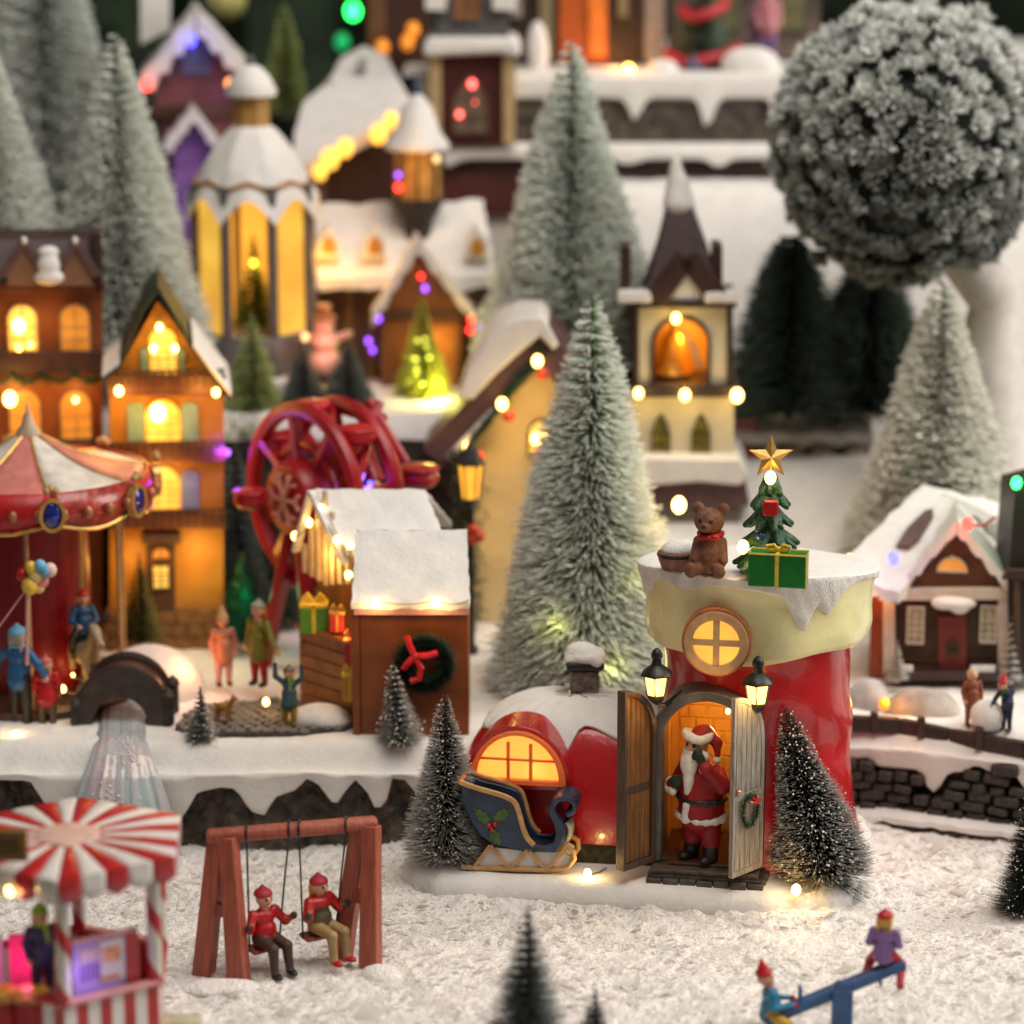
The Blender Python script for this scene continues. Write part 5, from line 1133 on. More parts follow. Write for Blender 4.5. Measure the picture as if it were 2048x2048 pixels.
for y0, y1, d in ((742, 792, .75), (885, 925, .7), (1022, 1058, .7)):
    facade(oh, 'balcony', [(214, y1), (214, y0 + 8), (452, y0 + 8), (452, y1)], -d, 0, tb, f)
    b = MB(); a_ = f(216, y0, -d); b_ = f(450, y0, -d); c_ = f(216, y0 + 10, -d)
    b.box(a_.x, b_.x, -d - .15, -d + .05, a_.z - .15, a_.z); 
    for k in range(14):
        x = a_.x + (b_.x - a_.x) * (k + .5) / 14; b.box(x - .08, x + .08, -d - .08, -d, c_.z - .7, a_.z)
    b.build('rail', BROWN, oh)
fwin(oh, f, 326, 652, 750, 54, P_YEL, YELLOW, bars=(2, 4)); fwin(oh, f, 326, 797, 884, 70, P_YEL, YELLOW, bars=(2, 3)); fwin(oh, f, 326, 930, 1020, 70, P_YEL, YELLOW, bars=(2, 4))
SH = mat('shutter_green', (.22, .34, .26), .5, .15, 1.5, .2, 4); SH2 = mat('shutter_blue', (.20, .25, .42), .5)
for px, y0, y1, w_, m in ((291, 695, 748, 16, SH), (362, 695, 748, 16, SH), (273, 803, 882, 30, SH), (380, 803, 882, 30, SH), (381, 940, 1022, 32, SH2), (272, 940, 1022, 30, SH)):
    a_ = f(px, y1, 0); b_ = f(px + w_ / 2, y0, 0); MB().prism(arch(a_.x, a_.z, 2 * (b_.x - a_.x), b_.z - a_.z, 8, .6), -.18, .0).build('shutter', m, oh, bevel=.03)
dr_ = facade(oh, 'door', [(292, 1225), (292, 1085), (350, 1085), (350, 1225)], -.3, 0, BROWN, f); fwin(dr_, f, 322, 1090, 1120, 40, P_ORA, BROWN, 'arch', -.32, bars=(1, 0)); fwin(dr_, f, 322, 1126, 1178, 36, P_YEL, BROWN, 'rect', -.32, bars=(1, 3))
facade(dr_, 'lintel', [(284, 1088), (284, 1070), (362, 1070), (362, 1088)], -.7, 0, BROWN, f)
ro = MB()
pL = X2(f, (316, 566), (290, 600), (262, 668), (240, 715), (205, 742)); pR = X2(f, (316, 566), (345, 612), (385, 682), (425, 735), (462, 782))
for nm, pp, m in (('roof', pL, mat('green_roof', (.030, .042, .018), .5, .3, 1, .3, 3)), ('roof', pR, mat('green_roof', (.03, .04, .02)))):
    P = [[(x, -1.6, z - .45), (x, -1.6, z), (x, 7.5, z), (x, 7.5, z - .45)] for x, z in pp]; MB().grid(P).build(nm, m, oh)
P = [[(x + .05, -1.65, z + .30), (x + .02, -1.72, z - .05), (x - .0, -1.6, z - .1)] + [(x, 7.5, z + .3)] for x, z in pR[1:]]
P = [[(x, 7.4, z + .02), (x, 7.4, z + .34), (x, -1.62, z + .34), (x, -1.75, z + .15), (x, -1.66, z - .12)] for x, z in pR[2:]]; MB().grid(P).build('roof_snow', SNOW, oh)
P = [[(x, 6, z + .02), (x, 6, z + .3), (x, -1.62, z + .3), (x, -1.72, z - .1)] for x, z in pL[3:]]; MB().grid(P).build('roof_snow', SNOW, oh)
for px, py, dy, r_ in ((319, 655, -.7, .27), (308, 697, -.7, .3), (349, 697, -.7, .27), (238, 782, -1.2, .32), (432, 785, -1.2, .28), (316, 826, -.45, .62)): bulb(oh, f(px, py, dy), B_WARM, r_)
for px, py, dy, p_ in ((322, 690, -1.9, 380), (240, 800, -2.0, 480), (400, 790, -2.2, 480), (320, 850, -2, 500), (330, 960, -2, 500), (395, 1120, -2.2, 700), (270, 1130, -1.8, 350)): pl('house_lamp', f(px, py, dy), p_, (1, .5, .09), .5, oh)
pl('violet_lamp', f(446, 905, -1.1), 800, (.25, .06, 1), .4, oh); bulb(oh, f(455, 905, .6), B_PUR, .22)

# ---------------------------------------------------------------- bridge and frozen fall
br_ = thing('arched_bridge', 'small dark brown arched footbridge above the frozen waterfall', 'bridge', W(243, 1440, 12.2))
f = TP(br_)
for dy in (-.9, 1.6):
    o = X2(f, (150, 1452), *[(247 - 97 * math.cos(PI * k / 24), 1442 - 116 * math.sin(PI * k / 24)) for k in range(25)], (344, 1452), dy=0); i = X2(f, (189, 1452), *[(244 - 55 * math.cos(PI * k / 24), 1442 - 56 * math.sin(PI * k / 24)) for k in range(25)], (299, 1452), dy=0)
    MB().ring(o, i, dy, dy + .35, closed=False).build('side_wall', mat('bridge_brown', (.045, .030, .022), .5, .3, 1.2, .5, 3), br_, bevel=.05)
    MB().tube([(x, dy + .17, z + .05) for x, z in o[1:-1]], .17, 6).build('coping', DBROWN, br_)
    for px in (157, 340):
        a_ = f(px, 1440, 0); h_ = f(px, 1378 if px > 200 else 1395, 0).z; MB().lathe([(.34, 0), (.34, h_ - .3), (.42, h_ - .2), (.30, h_ + .1), (.02, h_ + .35)], 8, (a_.x, dy + .2)).build('post', STONE, br_)
P = [[(x, -.6, z - .25), (x, 1.8, z - .25)] for x, z in o[1:-1]]; MB().grid(P).build('deck', BROWN, br_)
P = [[(x, -.6, z), (x, 1.8, z)] for x, z in i]; MB().grid(P).build('vault', BROWN, br_)
fall = thing('frozen_waterfall', 'iridescent frozen stream pouring from the bridge down the cliff', 'waterfall', W(243, 1440, 12))
M = mtx(fall).inverted(); P = []
cen = [(16.5, 6.25, 46), (12.5, 6.25, 52), (9.6, 6.25, 53), (8.2, 6.1, 55), (7.2, 5.6, 64), (6.55, 4.6, 78), (6.25, 3.4, 92), (6.0, 1.9, 108), (5.5, .15, 124)]
for k in range(61):
    u = k / 60 * (len(cen) - 1); i_ = min(int(u), len(cen) - 2); t_ = u - i_; t_ = t_; Yc_, zc_, hw_ = [cen[i_][q] * (1 - t_) + cen[i_ + 1][q] * t_ for q in range(3)]; row = []
    dep = (Yc_ + 150) * math.cos(PITCH) - (zc_ - 56) * math.sin(PITCH)
    for j in range(57):
        v_ = -1 + 2 * j / 56; x = (242 + v_ * hw_ - 1024) / FPX * dep; fl = smooth(.45, .8, np.array(k / 60)).item()
        rp = float(fbm(np.array(v_ * 6.0), np.array(k * .012), 1.6, 41)) * .5 + float(fbm(np.array(v_ * 15.0), np.array(k * .02), 1.2, 43)) * .2
        row.append(M @ Vector((x, Yc_ - fl * (.35 * rp + .9 * (1 - v_ * v_)), zc_ + .12 * (1 - fl) * rp - .3 * (1 - fl) * v_ ** 6)))
    P.append(row)
ICE = mat('iridescent_ice', (.74, .58, .62), .08, .12, .35, .5, 2.2, coat=.8, trans=.12, bdist=.15, stretch=(1.6, 1, .4), c2=(.40, .60, .60))
ICE.node_tree.nodes['Principled BSDF'].inputs['Thin Film Thickness'].default_value = 480
g = MB().grid(P).build('water', ICE, fall); md = g.modifiers.new('thick', 'SOLIDIFY'); md.thickness = .12
rg = np.random.default_rng(31); n = 170; b = MB()
for k in range(n):
    i_ = int(np.clip(rg.normal((24, 30, 44)[k % 3], 3), 12, 58)); j = int(np.clip(rg.normal((34, 36, 20)[k % 3], 6), 3, 53)); p = P[i_][j]; b.sph((p.x, p.y - .08, p.z), float(rg.uniform(.03, .075)), 5, 4)
b.build('glitter', mat('glitter', (.97, .90, .90), .2, .02, 1, 0, spec=1, coat=1), fall, kind='stuff')
# snow mound behind the bridge
def mound(label, px, py, Y, rx, ry, rz, m=SNOW, name='snow_mound', seed=1, group=None):
    p = W(px, py, Y); t = thing(name, label, 'snow mound', p, group)
    blob('mound', [ell((0, 0, 0), (rx, ry, rz)), ell((rx * .45, -.2, -.1), (rx * .6, ry * .8, rz * .62)), ell((-rx * .5, .2, -.1), (rx * .6, ry * .8, rz * .6))], m, rx / 18, .4, t, rough=.06, seed=seed); return t
mound('rounded snow mound behind the brown bridge, tinted by warm light', 300, 1372, 18, 3.1, 2.6, 2.5)
pl('mound_lamp', W(385, 1320, 16.5), 350, (1, .32, .1), .4); pl('mound_lamp', W(350, 1350, 14.5), 120, (1, .42, .25), .4)
# cobbled path
cb_ = MB(); pth = thing('cobbled_path', 'grey cobbled path between the bridge and the market stall', 'path', W(520, 1455, 10.8)); M = mtx(pth).inverted(); rr = random.Random(12)
plate = [W(px, py, 0) for px, py in ()]
pts = [(350, 1458, ), (372, 1430), (450, 1405), (560, 1400), (680, 1420), (712, 1446), (690, 1460), (640, 1464), (560, 1470), (440, 1470), (380, 1462)]
g = [G(px, py, 6.12) for px, py in pts]
MB().add([M @ (p + Vector((0, 0, .03))) for p in g] + [M @ (p - Vector((0, 0, .25))) for p in g], [tuple(range(len(g)))] + [(k, (k + 1) % len(g), len(g) + (k + 1) % len(g), len(g) + k) for k in range(len(g))]).build('bed', mat('cobble_bed', (.05, .045, .04), .8), pth)
def inpoly(x, y, P):
    c = False
    for k in range(len(P)):
        a_, b_ = P[k], P[k - 1]
        if (a_.y > y) != (b_.y > y) and x < (b_.x - a_.x) * (y - a_.y) / (b_.y - a_.y) + a_.x: c = not c
    return c
vers = []
for k in range(5):
    b = MB(); b.lathe([(.36, -.1), (.40, .03), (.33, .11), (.2, .13)], 7, f=lambda a, z, k=k: 1 + .12 * math.sin(3 * a + k) + .08 * math.sin(5 * a + 2 * k)); vers.append(b.mesh('cobble', COBBLE))
yy = 8.5; row = 0
while yy < 17:
    xx = -20 + .35 * (row % 2)
    while xx < -6:
        if inpoly(xx, yy, g):
            p = M @ Vector((xx + rr.uniform(-.08, .08), yy + rr.uniform(-.08, .08), 6.2)); o = link('cobble', rr.choice(vers), pth, p, rz=rr.uniform(0, 6)); s_ = rr.uniform(.85, 1.1); o.scale = (s_, s_ * rr.uniform(.75, 1), 1)
        xx += .74
    yy += .62; row += 1
mound('low flat snow patch in front of the market stall counter', 640, 1438, 11.6, 1.7, 1.2, .9, SNOW, seed=4)

# ---------------------------------------------------------------- figurines on the left terrace
mb_ = person('man in blue coat and light blue cap facing the carousel', W(42, 1452, 12.0), 6.1, [BLUE, mat('dark_trousers', (.02, .016, .014), .6), LBLUE, BLACK], R(155), J=dict(eL=(-.22, 0, .64), hL=(-.27, -.03, .52), eR=(.22, .02, .63), hR=(.26, .0, .50)), hair=mat('grey_hair', (.35, .28, .22), .6), scarf=LBLUE)
person('child in red coat and red hat beside the man in blue', W(96, 1452, 11.8), 4.3, [RED, mat('child_trousers', (.10, .06, .03), .6), mat('pinkish_red', (.55, .12, .10), .5), BLACK], R(175), hat='cap', hair=mat('fair_hair', (.6, .32, .2), .5), skirt=True)
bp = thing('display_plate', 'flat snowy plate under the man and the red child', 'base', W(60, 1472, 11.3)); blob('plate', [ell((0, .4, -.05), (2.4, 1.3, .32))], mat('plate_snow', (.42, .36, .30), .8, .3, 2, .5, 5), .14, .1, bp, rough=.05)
bn = thing('balloon_bunch', 'bunch of yellow, red and blue balloons on a pole before the red drum', 'balloons', W(50, 1310, 11.0)); f = TP(bn)
for px, py, r_, m in ((60, 1172, .5, YELLOW), (72, 1150, .5, mat('cream_balloon', (.7, .5, .2), .3)), (45, 1150, .38, RED), (80, 1132, .36, LBLUE), (93, 1142, .36, LBLUE), (100, 1140, .4, mat('white_balloon', (.7, .5, .45), .3)), (84, 1162, .4, mat('pink_balloon', (.7, .25, .2), .3)), (62, 1135, .36, YELLOW), (78, 1175, .33, mat('cream_balloon', (.7, .5, .2), .3))):
    q = f(px, py, .2 * math.sin(px)); MB().sph(q, (r_, r_, r_ * 1.1), 12, 8).build('balloon', m, bn)
MB().tube([f(55, 1180, 0), f(54, 1330, .1)], .11, 6).build('pole', PINK, bn); MB().tube([f(48, 1185, 0), f(-10, 1265, -.4)], .05, 5).build('string', PINK, bn)
person('child in green hood and blue skirt raising both arms on the cobbles', W(580, 1454, 10.9), 3.75, [mat('teal_coat', (.04, .09, .10), .5), mat('yellow_tights', (.45, .27, .04), .5), mat('olive_hood', (.12, .10, .06), .6), BLACK], R(-15), 'up', hat='cap', scarf=LGREEN, skirt=True, gloves=mat('dark_gloves', (.04, .04, .04), .6))
person('figurine in olive green coat reaching toward the stall', W(520, 1372, 17.0), 5.3, [mat('olive_coat', (.15, .15, .015), .5), RED2, mat('grey_cap', (.25, .28, .22), .5), BLACK], R(-35), J=dict(eR=(.24, -.08, .62), hR=(.36, -.12, .50)), skirt=True, hair=mat('ginger', (.5, .2, .04), .5))
person('figurine in faded pink coat standing by the snow mound', W(448, 1372, 18.2), 4.6, [mat('pink_coat', (.48, .19, .11), .5), PINK, mat('tan_hat', (.5, .3, .12), .5), BROWN], R(20), hat='cone', skirt=True)
de = thing('deer', 'small tan deer standing on the cobbles by the frosted tree', 'deer', W(447, 1452, 11.2), None, R(60))
DEER = mat('deer_tan', (.42, .19, .04), .5)
blob('body', [ell((0, 0, 1.15), (.26, .55, .28)), cap((0, -.45, 1.3), (0, -.75, 1.8), .18, .12), cap((0, -.75, 1.85), (0, -1.05, 1.75), .13, .08), cap((.08, -.7, 1.95), (.2, -.6, 2.15), .05, .02), cap((-.08, -.7, 1.95), (-.2, -.6, 2.15), .05, .02), cap((0, .5, 1.25), (0, .65, 1.35), .08, .05)] +
     [cap((sx * .14, sy, 1.0), (sx * .15, sy + dk, .5), .12, .07) for sx in (-1, 1) for sy, dk in ((-.35, -.05), (.35, .08))] + [cap((sx * .15, sy + dk, .5), (sx * .15, sy, .0), .065, .05) for sx in (-1, 1) for sy, dk in ((-.35, -.05), (.35, .08))], DEER, .055, .06, de)
def fairy(px, py, Y, label, r=.24, p_=120):
    p = W(px, py, Y); t = thing('fairy_light', label, 'fairy light', p, 'warm fairy lights on the terrace'); bulb(t, (0, 0, 0), B_WARM, r); MB().tube([(0, .1, -.2), (.5, .5, -.45), (1.3, .8, -.5)], .05, 5).build('wire', mat('clear_wire', (.3, .27, .2), .3), t); pl('fairy_lamp', (0, -.2, .45), p_, (1, .62, .2), .15, t)
fairy(532, 1404, 13.2, 'fairy light on the cobbles left of the green-hooded child'); fairy(583, 1480, 9.8, 'fairy light at the snow edge below the green-hooded child'); fairy(32, 1472, 9.9, 'fairy light on the snow before the man in blue', .3); fairy(126, 1378, 13.5, 'fairy light beside the red child near the bridge', .22); fairy(146, 1350, 15.5, 'faint fairy light left of the bridge top', .12, 20)
# trees of the left terrace
FR1 = frosted('frosted_green', (.012, .024, .016), (.58, .56, .50), .35, 1.0)
brush_tree('bottle_brush_tree', 'small frosted tree standing right of the brown bridge', W(403, 1486, 9.0), 3.4, 1.0, FR1, 1300, .04, 11, .0, 21, fsize=.06, flecks=90)
brush_tree('bottle_brush_tree', 'small frosted tree behind the left end of the bridge', W(178, 1402, 16.5), 3.5, .75, FR1, 700, .03, 11, .0, 22)
brush_tree('bottle_brush_tree', 'frosted tree leaning against the wreathed stall wall', W(803, 1497, 8.6), 5.3, 1.4, FR1, 2600, .035, 15, .1, 23, (-.1, 0), flecks=260, fsize=.06)
brush_tree('bottle_brush_tree', 'olive green cone tree before the orange gabled house', W(283, 1290, 24.5), 6.0, 1.5, frosted('olive_needles', (.03, .035, .008), (.20, .18, .05), .3, 1), 1500, .05, 16, .05, 24)
brush_tree('tinsel_tree', 'green tinsel tree lit green beside the orange house', W(490, 1290, 27), 6.2, 1.9, mat('tinsel', (.01, .13, .09), .2, .5, 2, 0, metal=.6), 1500, .07, 14, .1, 25)
pl('green_lamp', W(490, 1190, 24.5), 300, (.02, 1, .35), .3)
t = thing('fairy_light', 'green fairy light in the tinsel tree', 'fairy light', W(545, 1222, 24.5)); bulb(t, (0, 0, 0), B_GREEN, .14)

DF = frosted('dim_frosted', (.010, .020, .014), (.20, .24, .20), .4, 1)
brush_tree('bottle_brush_tree', 'tall dim green tree in the gap right of the orange house', Vector((W(478, 1280, 33).x, 33, 6)), 12.5, 2.6, DF, 5000, .05, 22, 0, 26, tip=.6)
brush_tree('bottle_brush_tree', 'dim green tree behind the ferris wheel, partly hidden by its rim', Vector((W(555, 1280, 34).x, 34, 6)), 10.5, 2.6, DF, 5000, .05, 20, 0, 27, tip=.6)

def cord(parent, pts, n=10, sag=.25, m=None):
    P = []
    for k in range(len(pts) - 1):
        for i in range(n): t = i / n; P.append(Vector(pts[k]).lerp(Vector(pts[k + 1]), t) - Vector((0, 0, sag * 4 * t * (1 - t))))
    P.append(Vector(pts[-1])); MB().tube(P, .05, 5).build('light_cord', m or mat('pale_wire', (.45, .36, .20), .4), parent)
f = TP(st); cord(st, [f(590, 1072, 7.0), f(618, 1045, 5.9), f(643, 1018, 4.9), f(676, 1080, 3.1), f(700, 1090, 2.3), f(697, 1150, 2.1), f(752, 1200, -1.2), f(872, 1200, -1.2), f(938, 1200, -1.1)])
# ---------------------------------------------------------------- second tier, left: pavilion, chalet, houses, trees
pv = thing('pavilion', 'octagonal glowing pavilion with scalloped snowy roof and a green tree inside', 'pavilion', Vector((W(512, 690, 48).x, 48, W(512, 715, 48).z)))
f = TP(pv); zt = f(512, 362).z; z0p = f(512, 655).z; zr0 = f(512, 395).z; zr1 = f(512, 248).z; RP = 4.1
GREYP = mat('pavilion_grey', (.13, .115, .11), .5, .2, 1, .2, 4)
MB().lathe([(RP + 2.6, -3.2), (RP + 1.9, -.9), (RP + .6, -.6)], 24).build('snow_foot', SNOW, pv); MB().lathe([(RP + .7, -1), (RP + .75, 0), (RP + .55, .5), (RP + .5, z0p - .3), (RP + .25, z0p)], 8, rot=PI / 8).build('plinth', GREYP, pv)
oct_ = [(RP * math.cos(k * PI / 4 + PI / 8), RP * math.sin(k * PI / 4 + PI / 8)) for k in range(8)]
for k in range(8):
    x, y = oct_[k]; MB().lathe([(.42, z0p), (.36, z0p + .4), (.36, zt - .4), (.45, zt)], 6, (x, y)).build('post', GREYP, pv)
    a_, b_ = Vector((*oct_[k], 0)), Vector((*oct_[(k + 1) % 8], 0)); ln = (b_ - a_).length; an = math.atan2(b_.y - a_.y, b_.x - a_.x); mid = (a_ + b_) / 2
    m4 = Matrix.Translation(mid) @ Matrix.Rotation(an, 4, 'Z')
    o = [(-ln/2, z0p), (-ln/2, zt)] + [(-ln/2 + ln * q / 14, zt) for q in range(1, 15)] + [(ln/2, z0p)]; i = arch(0, z0p, ln - .7, zt - z0p - .35, 14); o = [(-ln/2, z0p)] + [(-ln/2 + ln * q / 14, zt) for q in range(15)] + [(ln/2, z0p)]
    b = MB(); b.M = m4; b.ring(o, i, -.12, .12, closed=False); b.build('arch_frame', mat('amber_trim', (.38, .17, .05), .5), pv)
    b = MB(); b.M = m4; b.add([(-ln/2, -.25, zt - .1), (ln/2, -.25, zt - .1), (0, -.1, zt + .4)], [(0, 1, 2)]); 
    b.prism([(-ln/2, zt - .1), (ln/2, zt - .1), (0, zt + .4)], -.2, .1); b.build('gablet', mat('gablet_ochre', (.40, .20, .05), .5), pv)
    if mid.y > -2.9:
        b = MB(); b.M = m4; b.prism(i, .02, .08); b.build('pane', glow('arch_glow', (1, .46, .06), .85, .35, .25), pv)  # glowing panels added in the open arches for the warm inside light
P = []
for i in range(11):
    u = i / 10; row = []
    for j in range(80):
        a = 2 * PI * j / 80 + PI / 8; seg = (j % 10) / 10; hexr = math.cos(PI / 8) / math.cos((seg - .5) * PI / 4)
        r = (1.15 + (RP + .75 - 1.15) * u ** .9) * hexr; z = zr1 + (zr0 - zr1) * u ** 1.25 - (1.7 * abs(2 * seg - 1) ** 1.6 - .3) * max(0, u - .55) / .45
        row.append((r * math.cos(a), r * math.sin(a), z))
    P.append(row)
P = P + [[(x * .96, y * .96, z + .05) for x, y, z in P[-1]]] + [[(x * .8, y * .8, z + .8) for x, y, z in P[-1]]]
MB().grid(P, wrap=True).build('roof', SNOW, pv)
zc0 = f(515, 250).z; zc1 = f(515, 188).z; zc2 = f(515, 128).z
MB().lathe([(1.35, zc0 - .3), (1.3, zc0), (1.25, zc1)], 8, rot=PI / 8).build('cupola', mat('cupola_gold', (.42, .22, .05), .5), pv)
MB().lathe([(1.75, zc1 - .1), (1.8, zc1 + .2), (1.3, zc1 + 1.2), (.75, zc2 - .2), (.2, zc2)], 12, rot=.25).build('cupola_snow', SNOW, pv)
MB().lathe([(.3, zc2 - .2), (.35, zc2 + .3), (.02, zc2 + .7)], 8).build('finial', GREY, pv)
for q in ((.2, -1.2, z0p + 4.5), (1.5, 0, z0p + 6), (-1.5, .3, z0p + 2.5)): pl('pavilion_lamp', q, 450, (1, .55, .12), .4, pv)
it = brush_tree('christmas_tree', 'small green tree with yellow light standing inside the pavilion', pv.location + Vector((0, -.8, z0p)), 6.6, 1.25, frosted('lit_green', (.03, .06, .008), (.20, .24, .02), .3, 1), 1600, .05, 14, 0, 41, tip=.6)
bulb(it, (.05, -.7, 4.7), mat('yellow_bulb', (1, .8, .05), .4, emit=4), .25)

ch_ = thing('chalet', 'brown chalet with snowy roof, three dormers, pointed porch and round lantern tower', 'house', Vector((W(800, 775, 52).x, 52, 18.7)), None, face(-8, 52))
f = TP(ch_)
facade(ch_, 'wall', [(612, 800), (612, 535), (985, 535), (985, 800)], 0, 6, mat('chalet_brown', (.10, .045, .014), .6, .3, .6, .2, 3), f)
for px in (620, 690, 735, 990 - 60): facade(ch_, 'post', [(px, 790), (px, 545), (px + 16, 545), (px + 16, 790)], -.3, .1, mat('post_ochre', (.20, .10, .02), .5), f)
def roofslab(parent, f, name, el, er, tr, tl, d0, d1, th, m): 
    return slab(MB(), [f(*el, d0), f(*er, d0), f(*tr, d1), f(*tl, d1)], th).build(name, m, parent, bevel=.15)
roofslab(ch_, f, 'roof', (610, 556), (992, 552), (965, 400), (628, 408), -1.6, 3.5, .8, SNOW)
for px, py in ((657, 492), (750, 492), (955, 494)):
    d_ = facade(ch_, 'dormer', [(px - 24, py + 24), (px - 22, py - 8), (px, py - 38), (px + 22, py - 8), (px + 24, py + 24)], -1.4, 3, SNOW, f)
    facade(d_, 'dormer_window', [(px - 14, py + 16), (px - 14, py - 4), (px, py - 22), (px + 14, py - 4), (px + 14, py + 16)], -1.55, -1.3, mat('ochre_pane', (.40, .17, .02), .4, emit=.25), f)
facade(ch_, 'porch', [(762, 800), (762, 620), (832, 500), (922, 620), (922, 800)], -3.0, 0, mat('porch_orange_lit', (.20, .075, .014), .5, .3, .5, .2, 3), f)  # orange light on the porch wall is put into its colour
facade(ch_, 'beam', [(762, 640), (762, 622), (922, 622), (922, 640)], -3.2, -3, BROWN, f); facade(ch_, 'porch_door', [(868, 800), (868, 650), (910, 650), (910, 800)], -3.15, -3, mat('door_orange', (.40, .15, .02), .5, emit=.12), f)
for s, ex in ((-1, 745), (1, 948)):
    a_ = f(834, 478, -3.4); b_ = f(ex, 622, -3.4); P = [a_, b_, b_ + Vector((0, 3.4, 0)), a_ + Vector((0, 3.4, 0))]; slab(MB(), P, 1.0).build('porch_roof', SNOW, ch_, bevel=.2)
fwin(ch_, f, 757, 625, 735, 52, mat('violet_pane', (.10, .05, .16), .3), BROWN, 'rect', -.1, bars=(1, 2))
for px, py, m, r_ in ((757, 637, B_PUR, .24), (772, 672, B_PUR, .22), (737, 682, B_PUR, .22), (768, 712, B_BLUE, .2), (842, 553, B_RED, .17), (850, 577, B_PUR, .22), (942, 640, B_RED, .2), (940, 660, B_RED, .22), (962, 655, B_PUR, .22), (745, 700, B_PUR, .2)): bulb(ch_, f(px, py, -.6 if px < 800 else -3.4), m, r_)
tw = MB(); a_ = f(835, 395, 1.5); b_ = f(835, 295, 1.5); rt = f(885, 395, 1.5).x - a_.x
tw.lathe([(rt * .95, a_.z), (rt * .92, b_.z)], 16, (a_.x, a_.y)); tw.build('tower', mat('tower_gold', (.42, .21, .045), .5, .2, 1, .2, 3, emit=.12), ch_)
for k in range(8):
    an = k * PI / 4; MB().box(-.1, .1, -.1, .1, a_.z, b_.z).build('tower_post', BROWN, ch_, loc=(a_.x + rt * math.cos(an), a_.y + rt * math.sin(an), 0))
c_ = f(835, 440, 1.5).z; MB().lathe([(rt * .5, c_ - 1.5), (rt * .62, c_), (rt * 1.1, a_.z - .2), (rt * 1.15, a_.z)], 16, (a_.x, a_.y)).build('tower_base', STONE, ch_)
d_ = f(835, 180, 1.5).z; MB().lathe([(rt * 1.28, b_.z - .1), (rt * 1.3, b_.z + .2), (rt * .9, b_.z + 1.2), (rt * .6, b_.z + 2.8), (rt * .15, d_ - .2)], 20, (a_.x, a_.y)).build('tower_roof', SNOW, ch_)
MB().lathe([(.1, d_ - .6), (.45, d_ - .1), (.4, d_ + .3), (.05, d_ + 1)], 10, (a_.x, a_.y)).build('finial', NAVY, ch_)
bulb(ch_, f(796, 350, 0), B_PUR, .2); bulb(ch_, f(796, 375, 0), B_RED, .24); bulb(ch_, f(873, 318, 0), mat('pale_bulb', (1, .7, .35), .4, emit=1.2), .3)
for px, py, dy, p_ in ((640, 520, -3, 500), (860, 690, -5, 500), (720, 520, -3, 200), (830, 340, -2.5, 400)): pl('chalet_lamp', f(px, py, dy), p_, (1, .5, .1), .5, ch_)
# yellow-green lit tree and pink snow figure before it
lt = brush_tree('christmas_tree', 'yellow-green lit tinsel tree before the chalet porch', W(845, 850, 46), 9.0, 2.1, frosted('lime_needles', (.22, .26, .02), (.60, .62, .10), .1, .9), 3200, .06, 16, 0, 42, tip=.7)
rg = np.random.default_rng(5)
for k in range(16):
    u = rg.uniform(.05, .9); a = rg.uniform(-2.6, -.4); bulb(lt, (1.75 * (1 - u) * math.cos(a), 1.75 * (1 - u) * math.sin(a) - .1, .4 + u * 7), mat('lime_bulb', (.9, .9, .12), .4, emit=3.5), .17)
pl('tree_lamp', (1.0, -2.2, 3), 1500, (1, .9, .2), .4, lt)
sn = thing('snowman', 'pinkish lit snowman with outstretched arms between two dark trees', 'snowman', W(650, 760, 44)); f = TP(sn)
blob('body', [ell((0, 0, 1.0), 1.25), ell((0, 0, 2.6), .95), ell((0, -.1, 3.8), .72), cap((-.6, 0, 2.8), (-1.7, 0, 3.2), .3, .25), cap((.6, 0, 2.8), (1.7, 0, 3.2), .3, .25), ell((0, -.78, 3.75), (.1, .3, .1))], mat('pink_lit_snow', (.62, .36, .30), .5), .14, .15, sn)  # pink of the light is put into the snow colour
MB().lathe([(.85, 4.2), (.85, 4.35), (.5, 4.4), (.52, 5.2), (.02, 5.25)], 14).build('hat', mat('copper_hat', (.5, .2, .09), .4), sn); bulb(sn, (-1.25, -.9, 3.1), mat('peach_bulb', (1, .5, .2), .4, emit=2.2), .3); pl('snowman_lamp', (0, -2.2, 3), 350, (1, .35, .2), .4, sn)
bk = frosted('blackish_needles', (.018, .030, .024), (.20, .23, .20), .4, 1)
brush_tree('bottle_brush_tree', 'small blackish tree left of the pink snowman', W(608, 850, 42), 5.6, 1.8, bk, 3000, .06, 14, 0, 43, tip=.6); brush_tree('bottle_brush_tree', 'small blackish tree right of the pink snowman', W(697, 835, 42.5), 5.4, 1.8, bk, 3000, .06, 14, 0, 44, tip=.6)
brush_tree('bottle_brush_tree', 'light green cone tree behind the orange house roof', W(507, 875, 41.5), 8.4, 2.3, frosted('apple_needles', (.14, .20, .04), (.48, .55, .22), .1, 1), 3000, .06, 15, 0, 45, tip=.6)
